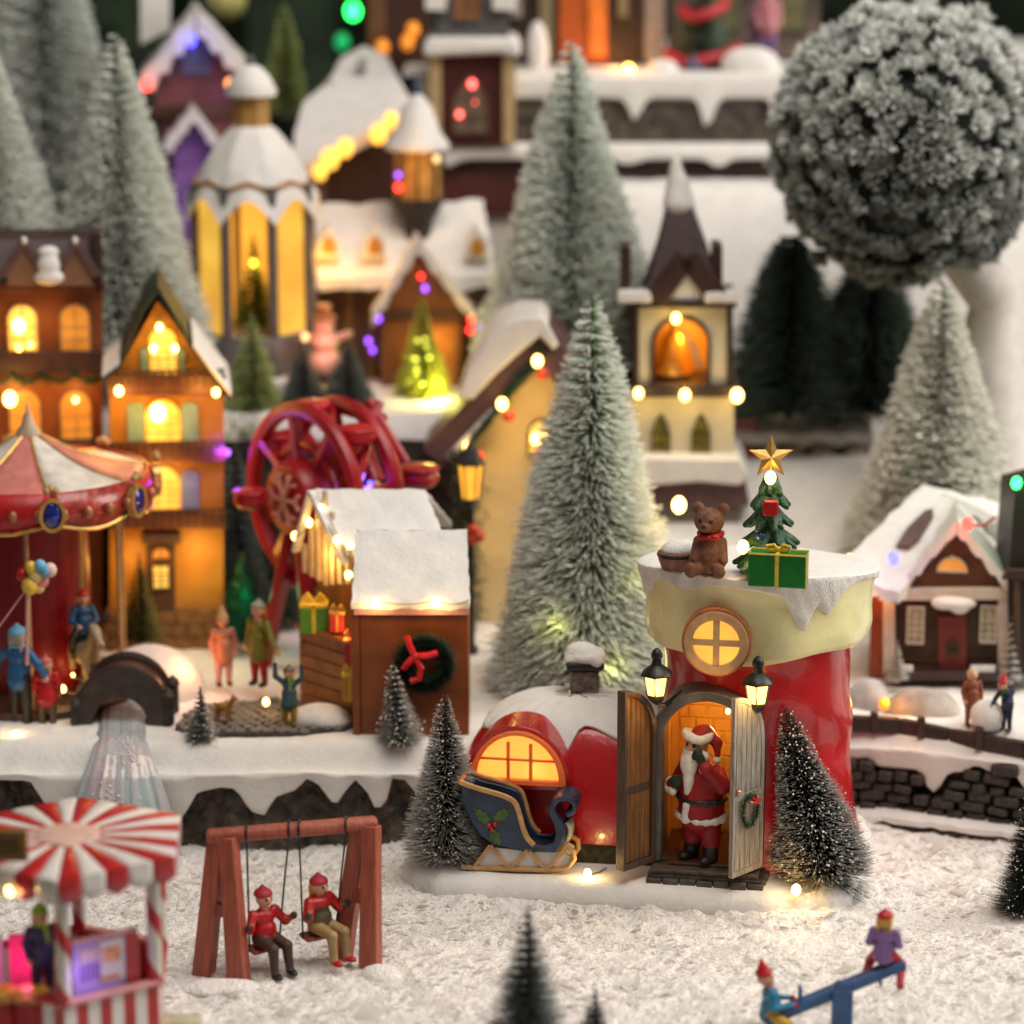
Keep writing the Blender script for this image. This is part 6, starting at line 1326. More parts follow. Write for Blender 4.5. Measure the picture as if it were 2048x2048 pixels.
# big frosted trees
PALE = frosted('pale_frosted', (.38, .47, .38), (.90, .93, .85), .03, .7)
PALE2 = frosted('pale_frosted_green', (.34, .46, .36), (.88, .93, .84), .03, .75)
brush_tree('bottle_brush_tree', 'tall pale frosted cone tree behind the mansion and orange house', W(250, 705, 44), 21.5, 5.4, PALE, 11000, .09, 30, -.05, 46, pw=.9, tip=.7, jit=.09, gap=.2)
brush_tree('bottle_brush_tree', 'pale frosted cone tree cut off by the left frame edge above the mansion', W(-5, 640, 43), 19.0, 5.2, PALE, 9000, .09, 28, -.05, 47, pw=.9, tip=.7, jit=.09, gap=.2)
brush_tree('bottle_brush_tree', 'huge blurred pale tree in the far upper left corner', W(105, 560, 72), 33, 5.6, frosted('far_pale', (.50, .60, .53), (.86, .90, .84), .05, .8), 9000, .14, 26, -.1, 48, pw=.6, tip=.8, jit=.05)
brush_tree('bottle_brush_tree', 'tall pale frosted tree between the chalet and the church spire', W(1140, 720, 44), 21.5, 5.7, PALE2, 12000, .09, 30, -.03, 49, pw=.9, tip=.7, jit=.09, gap=.2)
brush_tree('bottle_brush_tree', 'large frosted green tree standing behind the red boot toe', W(1180, 1420, 19), 25.5, 6.1, frosted('frosted_lit_green', (.12, .27, .09), (.86, .90, .80), .15, .85), 14000, .06, 34, -.08, 50, pw=.85, flecks=500, fsize=.10, tip=.5, jit=.10, gap=.2)
for k, (px, py) in enumerate(((1090, 1075), (1112, 1170), (1240, 1230), (1050, 1260), (1160, 1290), (1290, 1130), (1010, 1090))):
    u = (1420 - py) / 860
t_ = bpy.data.objects['bottle_brush_tree.' + '%03d' % 0] if 'bottle_brush_tree.000' in bpy.data.objects else None
for px, py, Y, p_ in ((1120, 1250, 14.0, 90), (1280, 1150, 14.5, 90), (1220, 1330, 13.5, 90)): pl('tree_lamp', W(px, py, Y), p_, (.95, .9, .25), .4)
# purple house
ph = thing('gabled_house', 'tall violet and pink house with thick snow gables and coloured bulbs', 'house', Vector((W(390, 500, 62).x, 62, 18.5)), None, face(-23.5, 62)); f = TP(ph)
facade(ph, 'wall', [(330, 560), (330, 300), (300, 160), (392, 45), (485, 160), (455, 300), (455, 560)], 0, 6, mat('violet_pink_wall', (.19, .07, .07), .5, .3, .4, .2, 3), f)
for s, ex, ey in ((-1, 278, 158), (1, 505, 140)):
    a_ = f(390, 18, -1.5); b_ = f(ex, ey, -1.5); slab(MB(), [a_, b_, b_ + Vector((0, 8, 0)), a_ + Vector((0, 8, 0))], 1.7).build('roof', SNOW, ph, bevel=.3)
for s, ex in ((-1, 328), (1, 440)):
    a_ = f(385, 212, -2.5); b_ = f(ex, 285, -2.5); slab(MB(), [a_, b_, b_ + Vector((0, 3, 0)), a_ + Vector((0, 3, 0))], 1.1).build('porch_roof', SNOW, ph, bevel=.25)
facade(ph, 'porch', [(345, 560), (345, 270), (385, 225), (425, 270), (425, 560)], -1.5, 0, PURPLE, f)
facade(ph, 'beam', [(300, 235), (300, 212), (470, 212), (470, 235)], -.6, 0, BROWN, f); facade(ph, 'gable_window', [(360, 150), (360, 100), (392, 75), (424, 100), (424, 150)], -.3, 0, mat('slate_pane', (.14, .15, .22), .3), f); facade(ph, 'chimney', [(280, 90), (280, -60), (340, -60), (340, 60)], 2, 5, SNOW, f)
for px, py, m, r_ in ((382, 82, B_BLUE, .38), (294, 170, B_RED, .36), (461, 168, mat('orange_bulb', (1, .35, .1), .4, emit=4), .42), (386, 432, B_BLUE, .3), (384, 396, B_PUR, .2)): bulb(ph, f(px, py, -2.4), m, r_)
pl('violet_lamp', f(450, 200, -2.5), 70, (.35, .1, 1), .4, ph); pl('violet_lamp', f(388, 330, -4.5), 100, (.35, .12, 1), .4, ph); pl('violet_lamp', f(385, 110, -2.5), 60, (.2, .12, 1), .4, ph)
bl_ = thing('balloon', 'blurred blue and yellow ball hanging at the top edge', 'ball', W(450, 0, 80)); b = MB(); b.sph((0, 0, 0), 1.7, 20, 14); b.m = [0 if i % 20 < 12 else 1 for i in range(len(b.f))]; b.build('ball', [LBLUE, mat('ball_yellow', (.62, .55, .20), .5)], bl_)
brush_tree('christmas_tree', 'light green blurred cone tree at the back beside the violet house', W(572, 235, 66), 8.2, 1.55, frosted('lime_far', (.10, .15, .03), (.34, .40, .14), .1, .9), 2500, .09, 14, 0, 52, pw=.7, tip=.7)
# white-roofed lodge with amber eaves
lg = thing('lodge', 'lodge with broad snowy roof and large amber lights under its eaves', 'house', Vector((W(700, 420, 60).x, 60, 18.5))); f = TP(lg)
facade(lg, 'wall', [(618, 560), (618, 340), (700, 250), (780, 230), (800, 560)], 0, 5, mat('lodge_brown', (.06, .022, .012), .6), f)
facade(lg, 'side_wall', [(595, 560), (595, 330), (650, 300), (650, 560)], -.5, 0, mat('lodge_mauve', (.17, .11, .10), .6), f)
rp_ = [f(582, 345, -2.2), f(690, 285, -2.2), f(806, 225, -2.2), f(818, 190, 0), f(775, 110, 6), f(728, 88, 7.5), f(680, 112, 6), f(655, 160, 3.5), f(605, 200, 1.5), f(588, 262, -.5)]
rb_ = [p + Vector((0, .3, -1.2)) for p in rp_]
MB().add(rp_ + rb_, [tuple(range(10)), tuple(range(19, 9, -1))] + [(k, (k + 1) % 10, 10 + (k + 1) % 10, 10 + k) for k in range(10)]).build('roof', SNOW, lg, bevel=.25)
for px, py in ((660, 175), (724, 130)): 
    q = f(px, py, 3.5); MB().box(q.x - .35, q.x + .35, q.y - .5, q.y + 1, q.z - .4, q.z + .5).build('roof_vent', mat('grey_snow', (.42, .40, .37), .7, .2, .5, .3, 2), lg, bevel=.15)
for px, py, r_ in ((660, 318, .8), (690, 296, .7), (757, 268, .75), (782, 240, .6), (640, 345, .6)): bulb(lg, f(px, py, -2.6), mat('amber_lamp', (1, .46, .06), .4, emit=2.2), r_)
pl('lodge_lamp', f(690, 300, -2.5), 1400, (1, .5, .08), .5, lg)
# red-brown church tower at the top
tt = thing('clock_tower', 'dark red square tower with snowy ledge, cream corners and arched red-lit window', 'tower', Vector((W(945, 280, 62).x, 62, W(945, 285, 62).z))); f = TP(tt)
facade(tt, 'wall', [(868, 290), (868, 100), (1022, 100), (1022, 290)], 0, 5, mat('tower_red', (.075, .013, .010), .5), f)
for px in (858, 1006): facade(tt, 'corner_pillar', [(px, 288), (px, 105), (px + 24, 105), (px + 24, 288)], -.4, 2, mat('tower_cream', (.50, .36, .17), .5), f)
facade(tt, 'ledge', [(848, 116), (844, 92), (856, 76), (1030, 76), (1042, 90), (1040, 116), (1000, 108), (900, 112)], -1.2, 6, SNOW, f, .3)
facade(tt, 'belfry', [(872, 80), (876, -40), (1010, -40), (1018, 80)], .3, 5, GREY, f); fwin(tt, f, 935, -30, 42, 60, mat('brown_pane', (.30, .11, .03), .5, emit=.1), GREY, 'arch', .2)
facade(tt, 'belfry_snow', [(850, 20), (850, -10), (895, -15), (890, 22)], -.6, 1, SNOW, f); facade(tt, 'belfry_snow', [(985, 20), (985, -10), (1035, -15), (1030, 22)], -.6, 1, SNOW, f)
fwin(tt, f, 942, 148, 268, 74, mat('murky_pane', (.16, .13, .09), .4, .4, .8), mat('frame_brown', (.12, .05, .03), .5), 'gothic', -.1, bars=(1, 2))
for px, py, r_ in ((944, 168, .30), (919, 229, .24), (950, 205, .1)): bulb(tt, f(px, py, -.6), mat('rose_bulb', (1, .12, .10), .4, emit=6), r_)
# top shelf things
th_ = thing('shop_house', 'blurred brown shop with orange doorway and pale pillars on the top shelf', 'house', Vector((W(1150, 120, 70).x, 70, 39.6))); f = TP(th_)
facade(th_, 'wall', [(1020, 130), (1020, -120), (1330, -120), (1330, 130)], 0, 5, mat('shop_brown', (.030, .016, .009), .6), f); facade(th_, 'doorway', [(1118, 125), (1118, -120), (1215, -120), (1215, 125)], -.2, 0, mat('doorway_orange', (.35, .07, .01), .5, emit=.25), f)
facade(th_, 'door_post', [(1178, 112), (1178, -120), (1212, -120), (1212, 112)], -.6, 0, mat('post_orange', (.62, .16, .02), .5, emit=.30), f)
for px, w_, m in ((1078, 26, mat('pale_olive', (.22, .19, .10), .5)), (1236, 20, mat('pale_olive', (.22, .19, .10), .5)), (1290, 40, mat('pillar_grey', (.34, .29, .25), .5)), (1022, 22, mat('pillar_grey', (.34, .29, .25), .5))): facade(th_, 'pillar', [(px, 125 if w_ > 25 else 35), (px, -120), (px + w_, -120), (px + w_, 125 if w_ > 25 else 35)], -.5, 0, m, f)
pl('shop_lamp', f(1230, 130, -2.5), 500, (1, .35, .06), .4, th_)
def lump(label, name, px, py, Y, r, m, cat): 
    p = W(px, py, Y); t = thing(name, label, cat, p); blob('mass', [ell((0, 0, r[2] * .5), r), ell((r[0] * .4, -.2, r[2] * .3), tuple(x * .6 for x in r))], m, max(r) / 9, .2, t, rough=.08); return t
lump('small white snow-covered post beside the shop on the top shelf', 'snow_post', 1075, 130, 66.5, (.8, .8, 2.2), SNOW, 'snow post')
lump('low white snow heap right of the yellow bulb', 'snow_heap', 1325, 158, 65, (1.2, .8, 1.0), SNOW, 'snow heap'); lump('snow heap under the pink figurine at the shelf edge', 'snow_heap', 1500, 150, 65, (2.2, 1, 1.4), SNOW, 'snow heap')
t = thing('fairy_light', 'large yellow bulb on the top shelf before the shop', 'fairy light', W(1257, 141, 65)); bulb(t, (0, 0, 0), mat('yellow_lamp', (1, .62, .10), .4, emit=14), .42); pl('fairy_lamp', (0, -.6, .9), 400, (1, .4, .08), .3, t)
xt = thing('christmas_tree', 'blurred green christmas tree wrapped in red ribbon on the top shelf', 'christmas tree', W(1405, 150, 68)); b_ = brush_tree('x', 'x', (0, 0, 0), 9, 2.9, frosted('dull_green', (.02, .05, .025), (.20, .25, .18), .4, 1), 1600, .10, 12, 0, 55)
for c in list(b_.children): c.parent = xt
bpy.data.objects.remove(b_)
for (za, zb2) in ((1.1, 2.4), (4.3, 5.6)):
    rad = 2.9 * (1 - (za + zb2) / 2 / 9) + .25
    MB().tube([(rad * math.cos(PI + PI * k / 14), rad * math.sin(PI + PI * k / 14), za + (zb2 - za) * abs(k / 14 - .35) * 1.2) for k in range(15)], .42, 8).build('ribbon', mat('ribbon_red', (.50, .03, .04), .5), xt)
lump('dull blue box-like toy under the ribboned tree', 'toy', 1388, 150, 65.5, (.7, .6, 1.0), mat('slate_blue', (.10, .11, .18), .5), 'toy')
person('blurred figurine in pink dress on the top shelf', W(1535, 118, 67), 5.6, [mat('rose_dress', (.45, .16, .19), .5), PURPLE, PINK, BROWN], 0, hat='hood', skirt=True, vox=.2)
person('blurred violet-coated figurine left of the pink one on the top shelf', W(1508, 112, 68), 3.6, [mat('mauve_coat', (.18, .11, .16), .5), PURPLE, PURPLE, BROWN], 0, hat='hood', skirt=True, vox=.2)
rh = thing('toy_shop', 'dim far house with mottled windows behind the ribboned tree', 'house', Vector((W(1480, 120, 74).x, 74, 39.6))); f = TP(rh)
facade(rh, 'wall', [(1340, 110), (1340, -140), (1640, -140), (1640, 110)], 0, 4, mat('dim_wall', (.07, .055, .045), .6, .6, .3, .2, 2, c2=(.16, .11, .07)), f)
for px in (1450, 1585): fwin(rh, f, px, -90, 60, 60, mat('dim_pane', (.14, .13, .05), .4, emit=.1), GREYP, 'rect', -.1)
# green lamp high at the back
t = thing('fairy_light', 'bright green round bulb at the top before the dark firs', 'fairy light', W(706, 22, 80)); bulb(t, (0, 0, 0), B_GREEN, .66); t = thing('fairy_light', 'dim green bulb just under the bright green one', 'fairy light', W(684, 84, 84)); bulb(t, (0, 0, 0), mat('dim_green', (.01, .35, .10), .4, emit=1.2), .7)
rt_ = thing('shop_house', 'dim brown house with amber lights left of the red tower', 'house', Vector((W(780, 110, 72).x, 72, 30))); f = TP(rt_)
facade(rt_, 'wall', [(735, 300), (735, -100), (862, -100), (862, 300)], 0, 4, mat('far_brown', (.05, .018, .010), .6), f); facade(rt_, 'side_wall', [(735, 300), (735, -100), (770, -100), (770, 300)], -.3, 0, mat('far_ochre', (.16, .075, .025), .6), f)
for px, py in ((815, 85), (826, 60), (765, 95)): bulb(rt_, f(px, py, -1.2), mat('ember_bulb', (1, .30, .03), .4, emit=.9), .6)

# ---------------------------------------------------------------- church with bell tower
cu = thing('church', 'cream church with mauve snowy roof, lit garlands and bell tower', 'church', Vector((W(1150, 1250, 34).x, 34, 6)), None, face(6, 34)); f = TP(cu)
YW = mat('church_yellow', (.66, .50, .26), .6, .1, .5, .2, 3)
facade(cu, 'nave_wall', [(905, 1320), (905, 925), (1075, 690), (1225, 900), (1225, 1320)], 0, 9, YW, f)
sl_ = MB()
def strip(name, a_, b_, w0, d0, d1, m, th=.3):
    """sloping board along a roof edge: a_, b_ in photo pixels, w0 its width in pixels"""
    A = f(*a_, d0); Bq = f(*b_, d0); d = (Bq - A).normalized(); n_ = Vector((-d.z, 0, d.x)); n_ = n_ if n_.z < 0 else -n_
    wd_ = w0 * .033; o = [A, Bq, Bq + n_ * wd_, A + n_ * wd_]
    return MB().prism([(p.x, p.z) for p in o], d0, d1).build(name, m, cu, bevel=.08)
strip('roof', (1085, 640), (845, 900), 58, -1.3, 9, MAUVE); strip('roof', (1085, 640), (1260, 860), 58, -1.3, 9, MAUVE)
P = [f(1078, 632, -1.5), f(1090, 640, -1.5), f(1118, 690, -1.5), f(1106, 700, -1.5), f(1080, 672, -1.5), f(1040, 705, -1.5), f(985, 755, -1.5), f(945, 800, -1.5), f(915, 795, -1.5), f(935, 740, -1.5), f(985, 665, -1.5), f(1030, 638, -1.5)]
MB().prism([(p.x, p.z) for p in P], -1.6, 9).build('roof_snow', SNOW, cu, bevel=.12)
strip('eave_snow', (985, 815), (888, 915), 14, -1.6, -1.2, SNOW)
rg = np.random.default_rng(61); n = 900; u = rg.uniform(0, 1, n); A = f(1082, 705, -1.6); Bq = f(925, 905, -1.6)
c0 = np.array(A)[None] * (1 - u[:, None]) + np.array(Bq)[None] * u[:, None]; V, F, f_ = spikes(c0, c0 + rg.normal(0, .32, (n, 3)), .05); link('garland', npmesh('garland', V, F, WREATH, f_), cu)
for px, py in ((1086, 748), (1018, 832), (958, 912), (1082, 903)): MB().sph(f(px, py, -1.8), (.42, .35, .38), 10, 8).build('berry', mat('berry_orange', (.60, .06, .02), .4), cu)
for px, py, r_ in ((1075, 722, .40), (1004, 808, .40), (937, 895, .38), (1072, 878, .38), (1092, 868, .2)): bulb(cu, f(px, py, -2.0), B_WARM, r_)
for px, py, dy, p_ in ((1050, 800, -3, 420), (960, 930, -3, 350), (960, 1100, -3.5, 320), (1075, 890, -2.8, 150)): pl('church_lamp', f(px, py, dy), p_, (1, .66, .2), .4, cu)
fwin(cu, f, 1085, 838, 910, 60, P_YEL, BROWN, 'arch', -.05)
gp_ = np.random.default_rng(62); n = 1500; a_ = f(925, 1250, -2); h_ = f(925, 905, -2).z
zz = gp_.uniform(0, 1, n); c0 = np.stack([a_.x + gp_.normal(0, .5, n), a_.y + gp_.normal(0, .4, n), a_.z + (h_ - a_.z) * zz], 1); V, F, f_ = spikes(c0, c0 + gp_.normal(0, .45, (n, 3)), .07); link('garland_pillar', npmesh('garland_pillar', V, F, frosted('pillar_garland', (.015, .025, .018), (.32, .31, .27), .5, 1), f_), cu)
# bell tower
CR_ = mat('tower_cream_wall', (.62, .56, .42), .6, .08, .6, .2, 3); DK_ = mat('tower_trim', (.030, .016, .012), .5)
def tf(name, pts, d0, d1, m, bevel=.06): return facade(cu, name, pts, d0, d1, m, f, bevel)
tf('tower_base', [(1258, 1320), (1258, 780), (1468, 780), (1468, 1320)], 2, 8, CR_)
for px in (1322, 1402): fwin(cu, f, px, 826, 912, 38, mat('stained_pane', (.20, .16, .015), .3, .5, 1.5, emit=.15), DK_, 'gothic', 1.9, bars=(1, 2))
tf('tower_ledge', [(1240, 795), (1240, 772), (1480, 772), (1480, 795)], 1.3, 8.5, DK_)
tf('ledge_snow', [(1240, 965), (1246, 925), (1300, 915), (1480, 918), (1500, 950), (1480, 972), (1400, 964), (1300, 972)], .2, 8, SNOW, .15); tf('lower_roof', [(1230, 1010), (1236, 958), (1490, 958), (1500, 1010)], .8, 8, MAUVE); tf('lower_wall', [(1250, 1330), (1250, 1005), (1480, 1005), (1480, 1330)], 1.4, 8, mat('lower_grey', (.18, .16, .13), .6))
o = X2(f, (1268, 775), (1268, 612), *[(1268 + 192 * k / 14, 612) for k in range(1, 14)], (1460, 612), (1460, 775), dy=2); a_ = f(1308, 772, 2); b_ = f(1415, 638, 2); i = arch((a_.x + b_.x) / 2, a_.z, b_.x - a_.x, b_.z - a_.z, 14)
o2 = [o[0]] + [o[1]] + o[2:15] + [o[15]] + [o[16]]
MB().ring([o[0]] + [(o[1][0] + (o[15][0] - o[1][0]) * k / 14, o[1][1]) for k in range(15)] + [o[16]], i, 2, 2.8, closed=False).build('belfry_wall', CR_, cu)
MB().ring([(x + (.12 if 0 else 0), z) for x, z in arch((a_.x + b_.x) / 2, a_.z, b_.x - a_.x + .5, b_.z - a_.z + .25, 14)], i, 1.8, 2.1, closed=False).build('arch_trim', DK_, cu)
tf('belfry_back', [(1268, 780), (1268, 612), (1460, 612), (1460, 780)], 7, 7.5, AMBER); tf('belfry_side', [(1268, 780), (1268, 612), (1276, 612), (1276, 780)], 2.8, 7, AMBER); tf('belfry_side', [(1452, 780), (1452, 612), (1460, 612), (1460, 780)], 2.8, 7, AMBER)
for px in (1266, 1440 + 14): tf('corner_beam', [(px, 778), (px, 606), (px + 12, 606), (px + 12, 778)], 1.7, 2.2, DK_)
tf('cornice', [(1256, 616), (1256, 600), (1474, 600), (1474, 616)], 1.4, 8.5, DK_)
bz = f(1345, 745, 4.5); b = MB(); b.M = Matrix.Translation(bz); b.lathe([(1.3, 0), (1.15, .3), (.8, 1.2), (.65, 2.3), (.3, 2.9), (.05, 3.0)], 18); b.build('bell', mat('bell_gold', (.62, .28, .04), .3, metal=.4), cu); MB().tube([bz + Vector((0, 0, 3)), bz + Vector((0, 0, 4.2))], .1, 6).build('bell_rope', BROWN, cu)
q = f(1385, 700, 3.2); MB().tube([q + Vector((-.6, 0, 1.3)), q + Vector((.1, 0, .2)), q + Vector((.5, 0, -1.2))], [.12, .28, .2], 7).build('bell_lever', mat('lever_pale', (.62, .45, .30), .5), cu)
pl('belfry_lamp', f(1375, 670, 4.2), 900, (1, .5, .1), .4, cu)
ap = f(1352, 325, 5); bl = f(1284, 598, 2); brr = f(1446, 598, 2); dp = 6
vs = [(bl.x, 1.8, bl.z), (brr.x, 1.8, brr.z), (brr.x, 8.2, brr.z), (bl.x, 8.2, bl.z), (bl.x + 1.0, 3, (bl.z * .62 + ap.z * .38)), (brr.x - 1.0, 3, (bl.z * .62 + ap.z * .38)), (brr.x - 1, 7, (bl.z * .62 + ap.z * .38)), (bl.x + 1, 7, (bl.z * .62 + ap.z * .38)), (ap.x, 5, ap.z)]
MB().add(vs, [(3, 2, 1, 0), (0, 1, 5, 4), (1, 2, 6, 5), (2, 3, 7, 6), (3, 0, 4, 7), (4, 5, 8), (5, 6, 8), (6, 7, 8), (7, 4, 8)]).build('spire', DBROWN, cu, bevel=.1)
blob('spire_snow', [cap((ap.x, 4.8, ap.z + .1), (ap.x + .1, 4.5, ap.z - 2.6), .35, .95), cap((ap.x + .3, 4.6, ap.z - 1.2), (ap.x + 1.7, 4.2, ap.z - 5.2), .5, .35)], SNOW, .18, .3, cu)
for s in (-1, 1):
    A = f(1374, 512, 1.5); Bq = f(1374 + s * 66, 602, 1.5); MB().beam(A, Bq, 1.4, .55, up=(0, 1, 0)).build('dormer_roof', DBROWN, cu, bevel=.06)
tf('dormer_wall', [(1334, 600), (1372, 528), (1412, 600)], 1.6, 3, SNOW)
for px in (1246, 1278, 1420, 1452): tf('cornice_snow', [(px - 12, 606), (px - 10, 586), (px + 22, 584), (px + 26, 606)], 1.0, 3, SNOW, .12)
for px0, px1, y0, y1 in ((1240, 1262, 490, 600), (1424, 1445, 488, 600)): tf('pinnacle', [(px0, y1), (px0, y0), (px1, y0 + 4), (px1, y1)], 2.5, 5, DBROWN)
for px, py, r_, dy in ((1352, 637, .34, 1.2), (1370, 790, .38, .8), (1474, 791, .46, .9), (1277, 786, .34, .9)): bulb(cu, f(px, py, dy), B_WARM, r_); pl('church_lamp', f(px, py + 22, dy - 1), 200, (1, .7, .2), .3, cu)
# street lamp in front of the church
sl2 = thing('street_lamp', 'black street lamp with amber panes before the yellow church wall', 'street lamp', Vector((W(942, 1200, 27).x, 27, 6))); f = TP(sl2)
zt_ = f(942, 905).z; zb_ = f(942, 998).z
MB().lathe([(.5, 0), (.5, .3), (.25, .6), (.2, zb_ - .8), (.35, zb_ - .5), (.2, zb_ - .2)], 10).build('post', BLACK, sl2)
b = MB(); b.lathe([(.95, zt_ - .75), (.9, zt_ - .6), (.35, zt_ + .3), (.15, zt_ + .7), (.02, zt_ + .9)], 6); b.lathe([(.3, zb_ - .3), (.55, zb_), (.5, zb_ + .1)], 6)
for k in range(6): b.tube([(.55 * math.cos(k * PI / 3), .55 * math.sin(k * PI / 3), zb_), (.82 * math.cos(k * PI / 3), .82 * math.sin(k * PI / 3), zt_ - .65)], .06, 5)
b.build('lamp_head', BLACK, sl2); MB().lathe([(.52, zb_ + .05), (.78, zt_ - .7)], 6).build('pane', glow('street_pane', (1, .42, .04), 1.4, .15, .6), sl2)
b = MB()
for dx, dz in ((.2, -1.9), (.5, -2.3), (.1, -2.5)): b.sph((dx, -.35, zb_ + dz), .42, 8, 6)
b.build('flower_basket', mat('berry_orange', (.60, .06, .02), .4), sl2)
t = thing('fairy_light', 'big warm bulb between the frosted tree and the teddy bear', 'fairy light', W(1358, 1010, 18)); bulb(t, (0, 0, 0), B_WARM, .52); pl('fairy_lamp', (0, -1, .2), 500, (1, .62, .16), .3, t)

f = TP(cu); cord(cu, [f(1086, 700, -1.9), f(1075, 722, -1.9), f(1004, 808, -1.9), f(937, 895, -1.9), f(925, 960, -2)], sag=.2, m=DGREEN)
# ---------------------------------------------------------------- right side
lh = thing('low_house', 'low red-brown house with flat snowy roof and white arches right of the church', 'house', Vector((W(1600, 960, 45).x, 45, W(1600, 955, 45).z))); f = TP(lh)
facade(lh, 'wall', [(1462, 985), (1462, 850), (1740, 850), (1740, 985)], 0, 4, mat('low_brown', (.07, .025, .020), .6), f); facade(lh, 'wing', [(1462, 985), (1462, 835), (1512, 835), (1512, 985)], -.8, 0, mat('wing_red', (.24, .055, .05), .5), f)
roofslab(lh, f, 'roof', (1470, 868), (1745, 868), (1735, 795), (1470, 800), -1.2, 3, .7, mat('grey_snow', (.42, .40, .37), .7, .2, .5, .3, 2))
facade(lh, 'eave', [(1505, 895), (1505, 868), (1742, 868), (1742, 895)], -.9, 0, DBROWN, f)
for px in (1585, 1645, 1712, 1540):
    a_ = f(px - 24, 956, 0); b_ = f(px + 24, 888, 0); MB().prism(arch((a_.x + b_.x) / 2, a_.z, b_.x - a_.x, b_.z - a_.z, 8), -.25, .1).build('arch_panel', mat('arch_pale', (.40, .33, .28), .6), lh, bevel=.05)
# log cabin
lc = thing('log_cabin', 'brown cabin with white trim, snowy roof and coloured bulbs at the right', 'cabin', Vector((W(1880, 1345, 20).x, 20, 6.2)), None, face(25, 20)); f = TP(lc)
CB = mat('cabin_brown', (.055, .026, .007), .6, .25, .8, .3, 3)
facade(lc, 'wall', [(1768, 1350), (1768, 1185), (1998, 1185), (1998, 1350)], 0, 6, CB, f)
k = 0
for py in range(1205, 1345, 14):
    a_ = f(1790, py, 0); b_ = f(1985, py + 12, 0); MB().box(a_.x, b_.x, -.07, .02, b_.z, a_.z).build('board', CB, lc, bevel=.03)
facade(lc, 'gable', [(1800, 1185), (1912, 1062), (2012, 1185)], -.2, 5, mat('gable_brown', (.10, .032, .007), .6, .2), f)
WT = mat('white_trim', (.58, .50, .42), .6, .1)
facade(lc, 'fascia', [(1758, 1202), (1758, 1178), (2036, 1176), (2036, 1200)], -.6, 0, WT, f)
for px in (1766, 1996): facade(lc, 'corner_post', [(px, 1350), (px, 1198), (px + 24, 1198), (px + 24, 1350)], -.45, 0, WT, f)
for ex in (1788, 2034):
    A = f(1914, 1040, -.7); Bq = f(ex, 1180, -.7); slab(MB(), [A, Bq, Bq + Vector((0, 6, 0)), A + Vector((0, 6, 0))], .75).build('roof', SNOW, lc, bevel=.15)
rf = slab(MB(), [f(1655, 1150, -1.4), f(1800, 1185, -1.6), f(1920, 1000, 4.5), f(1842, 968, 6)], .7).build('roof', SNOW, lc, bevel=.25)
slab(MB(), [f(1842, 968, 6), f(1920, 1000, 4.5), f(2060, 1060, 8), f(1990, 1000, 9)], .7).build('roof', SNOW, lc, bevel=.25)
sd = MB(); A = [f(1655, 1150, -1.4), f(1800, 1185, -1.6), f(1920, 1000, 4.5), f(1842, 968, 6)]
def onr(u, v_): return (A[0].lerp(A[1], u)).lerp(A[3].lerp(A[2], u), v_) + Vector((0, -.12, .30))
pts = [(.55, .38), (.74, .40), (.80, .5), (.76, .74), (.66, .80), (.55, .76), (.50, .55)]
pp = [onr(*p) for p in pts]; MB().add(pp + [p - Vector((0, 0, .15)) for p in pp], [tuple(range(7))] + [(k, (k + 1) % 7, 7 + (k + 1) % 7, 7 + k) for k in range(7)]).build('bare_roof_patch', MAUVE, lc)
MB().box(f(1738, 1330, 1).x, f(1768, 1330, 1).x, .5, 6, 0, f(1738, 1175, 1).z).build('side_wall', mat('side_orange', (.28, .05, .012), .5, .3), lc)
WP = mat('cabin_pane', (.30, .26, .14), .3, .3, 2, emit=.12)
fwin(lc, f, 1831, 1212, 1286, 38, WP, WT, 'rect', -.12, bars=(1, 3)); fwin(lc, f, 1977, 1210, 1284, 38, WP, WT, 'rect', -.12, bars=(1, 3)); fwin(lc, f, 1905, 1104, 1142, 64, P_ORA, WT, 'half', -.25, bars=(1, 0))
d_ = facade(lc, 'door', [(1876, 1345), (1876, 1232), (1934, 1232), (1934, 1345)], -.25, 0, mat('cabin_door', (.17, .022, .016), .5), f)
q = f(1905, 1296, -.4); b = MB(); b.tube([(q.x + .32 * math.cos(t), q.y, q.z + .32 * math.sin(t)) for t in np.linspace(0, 2 * PI, 14, endpoint=False)], .11, 6, closed=True); b.build('wreath', DGREEN, d_)
q = f(1908, 1206, -.8); blob('awning_snow', [ell(q, (1.35, .6, .38)), ell(q + Vector((.35, -.1, -.3)), (.55, .4, .35)), ell(q + Vector((-.7, 0, -.05)), (.6, .45, .35))], SNOW, .1, .2, lc)
facade(lc, 'porch_floor', [(1770, 1362), (1770, 1345), (2000, 1345), (2000, 1362)], -1.2, 0, DBROWN, f)
for px in (1800, 1965): facade(lc, 'rail', [(px - 24, 1346), (px - 24, 1332), (px + 26, 1332), (px + 26, 1346)], -1.1, -.8, SNOW, f)
for px, py, m, r_, dy in ((1787, 1117, B_BLUE, .42, -3.2), (1935, 1048, B_RED, .42, -2.2), (1698, 1117, B_WARM, .26, -3)): bulb(lc, f(px, py, dy), m, r_)
pl('blue_lamp', f(1770, 1128, -3.6), 90, (.2, .15, 1), .3, lc); pl('red_lamp', f(1930, 1060, -2.4), 150, (1, .08, .05), .3, lc); pl('cabin_lamp', f(1690, 1130, -2.0), 200, (1, .55, .15), .3, lc); pl('cabin_lamp', f(1745, 1200, -1.5), 200, (1, .30, .08), .3, lc); pl('cabin_lamp', f(1905, 1170, -2.0), 40, (1, .5, .15), .3, lc)
MB().tube([f(1935, 1048, -1.2), f(1965, 1052, -.8), f(1990, 1035, 0)], .09, 5).build('red_wire', mat('red_wire', (.5, .03, .03), .3), lc)
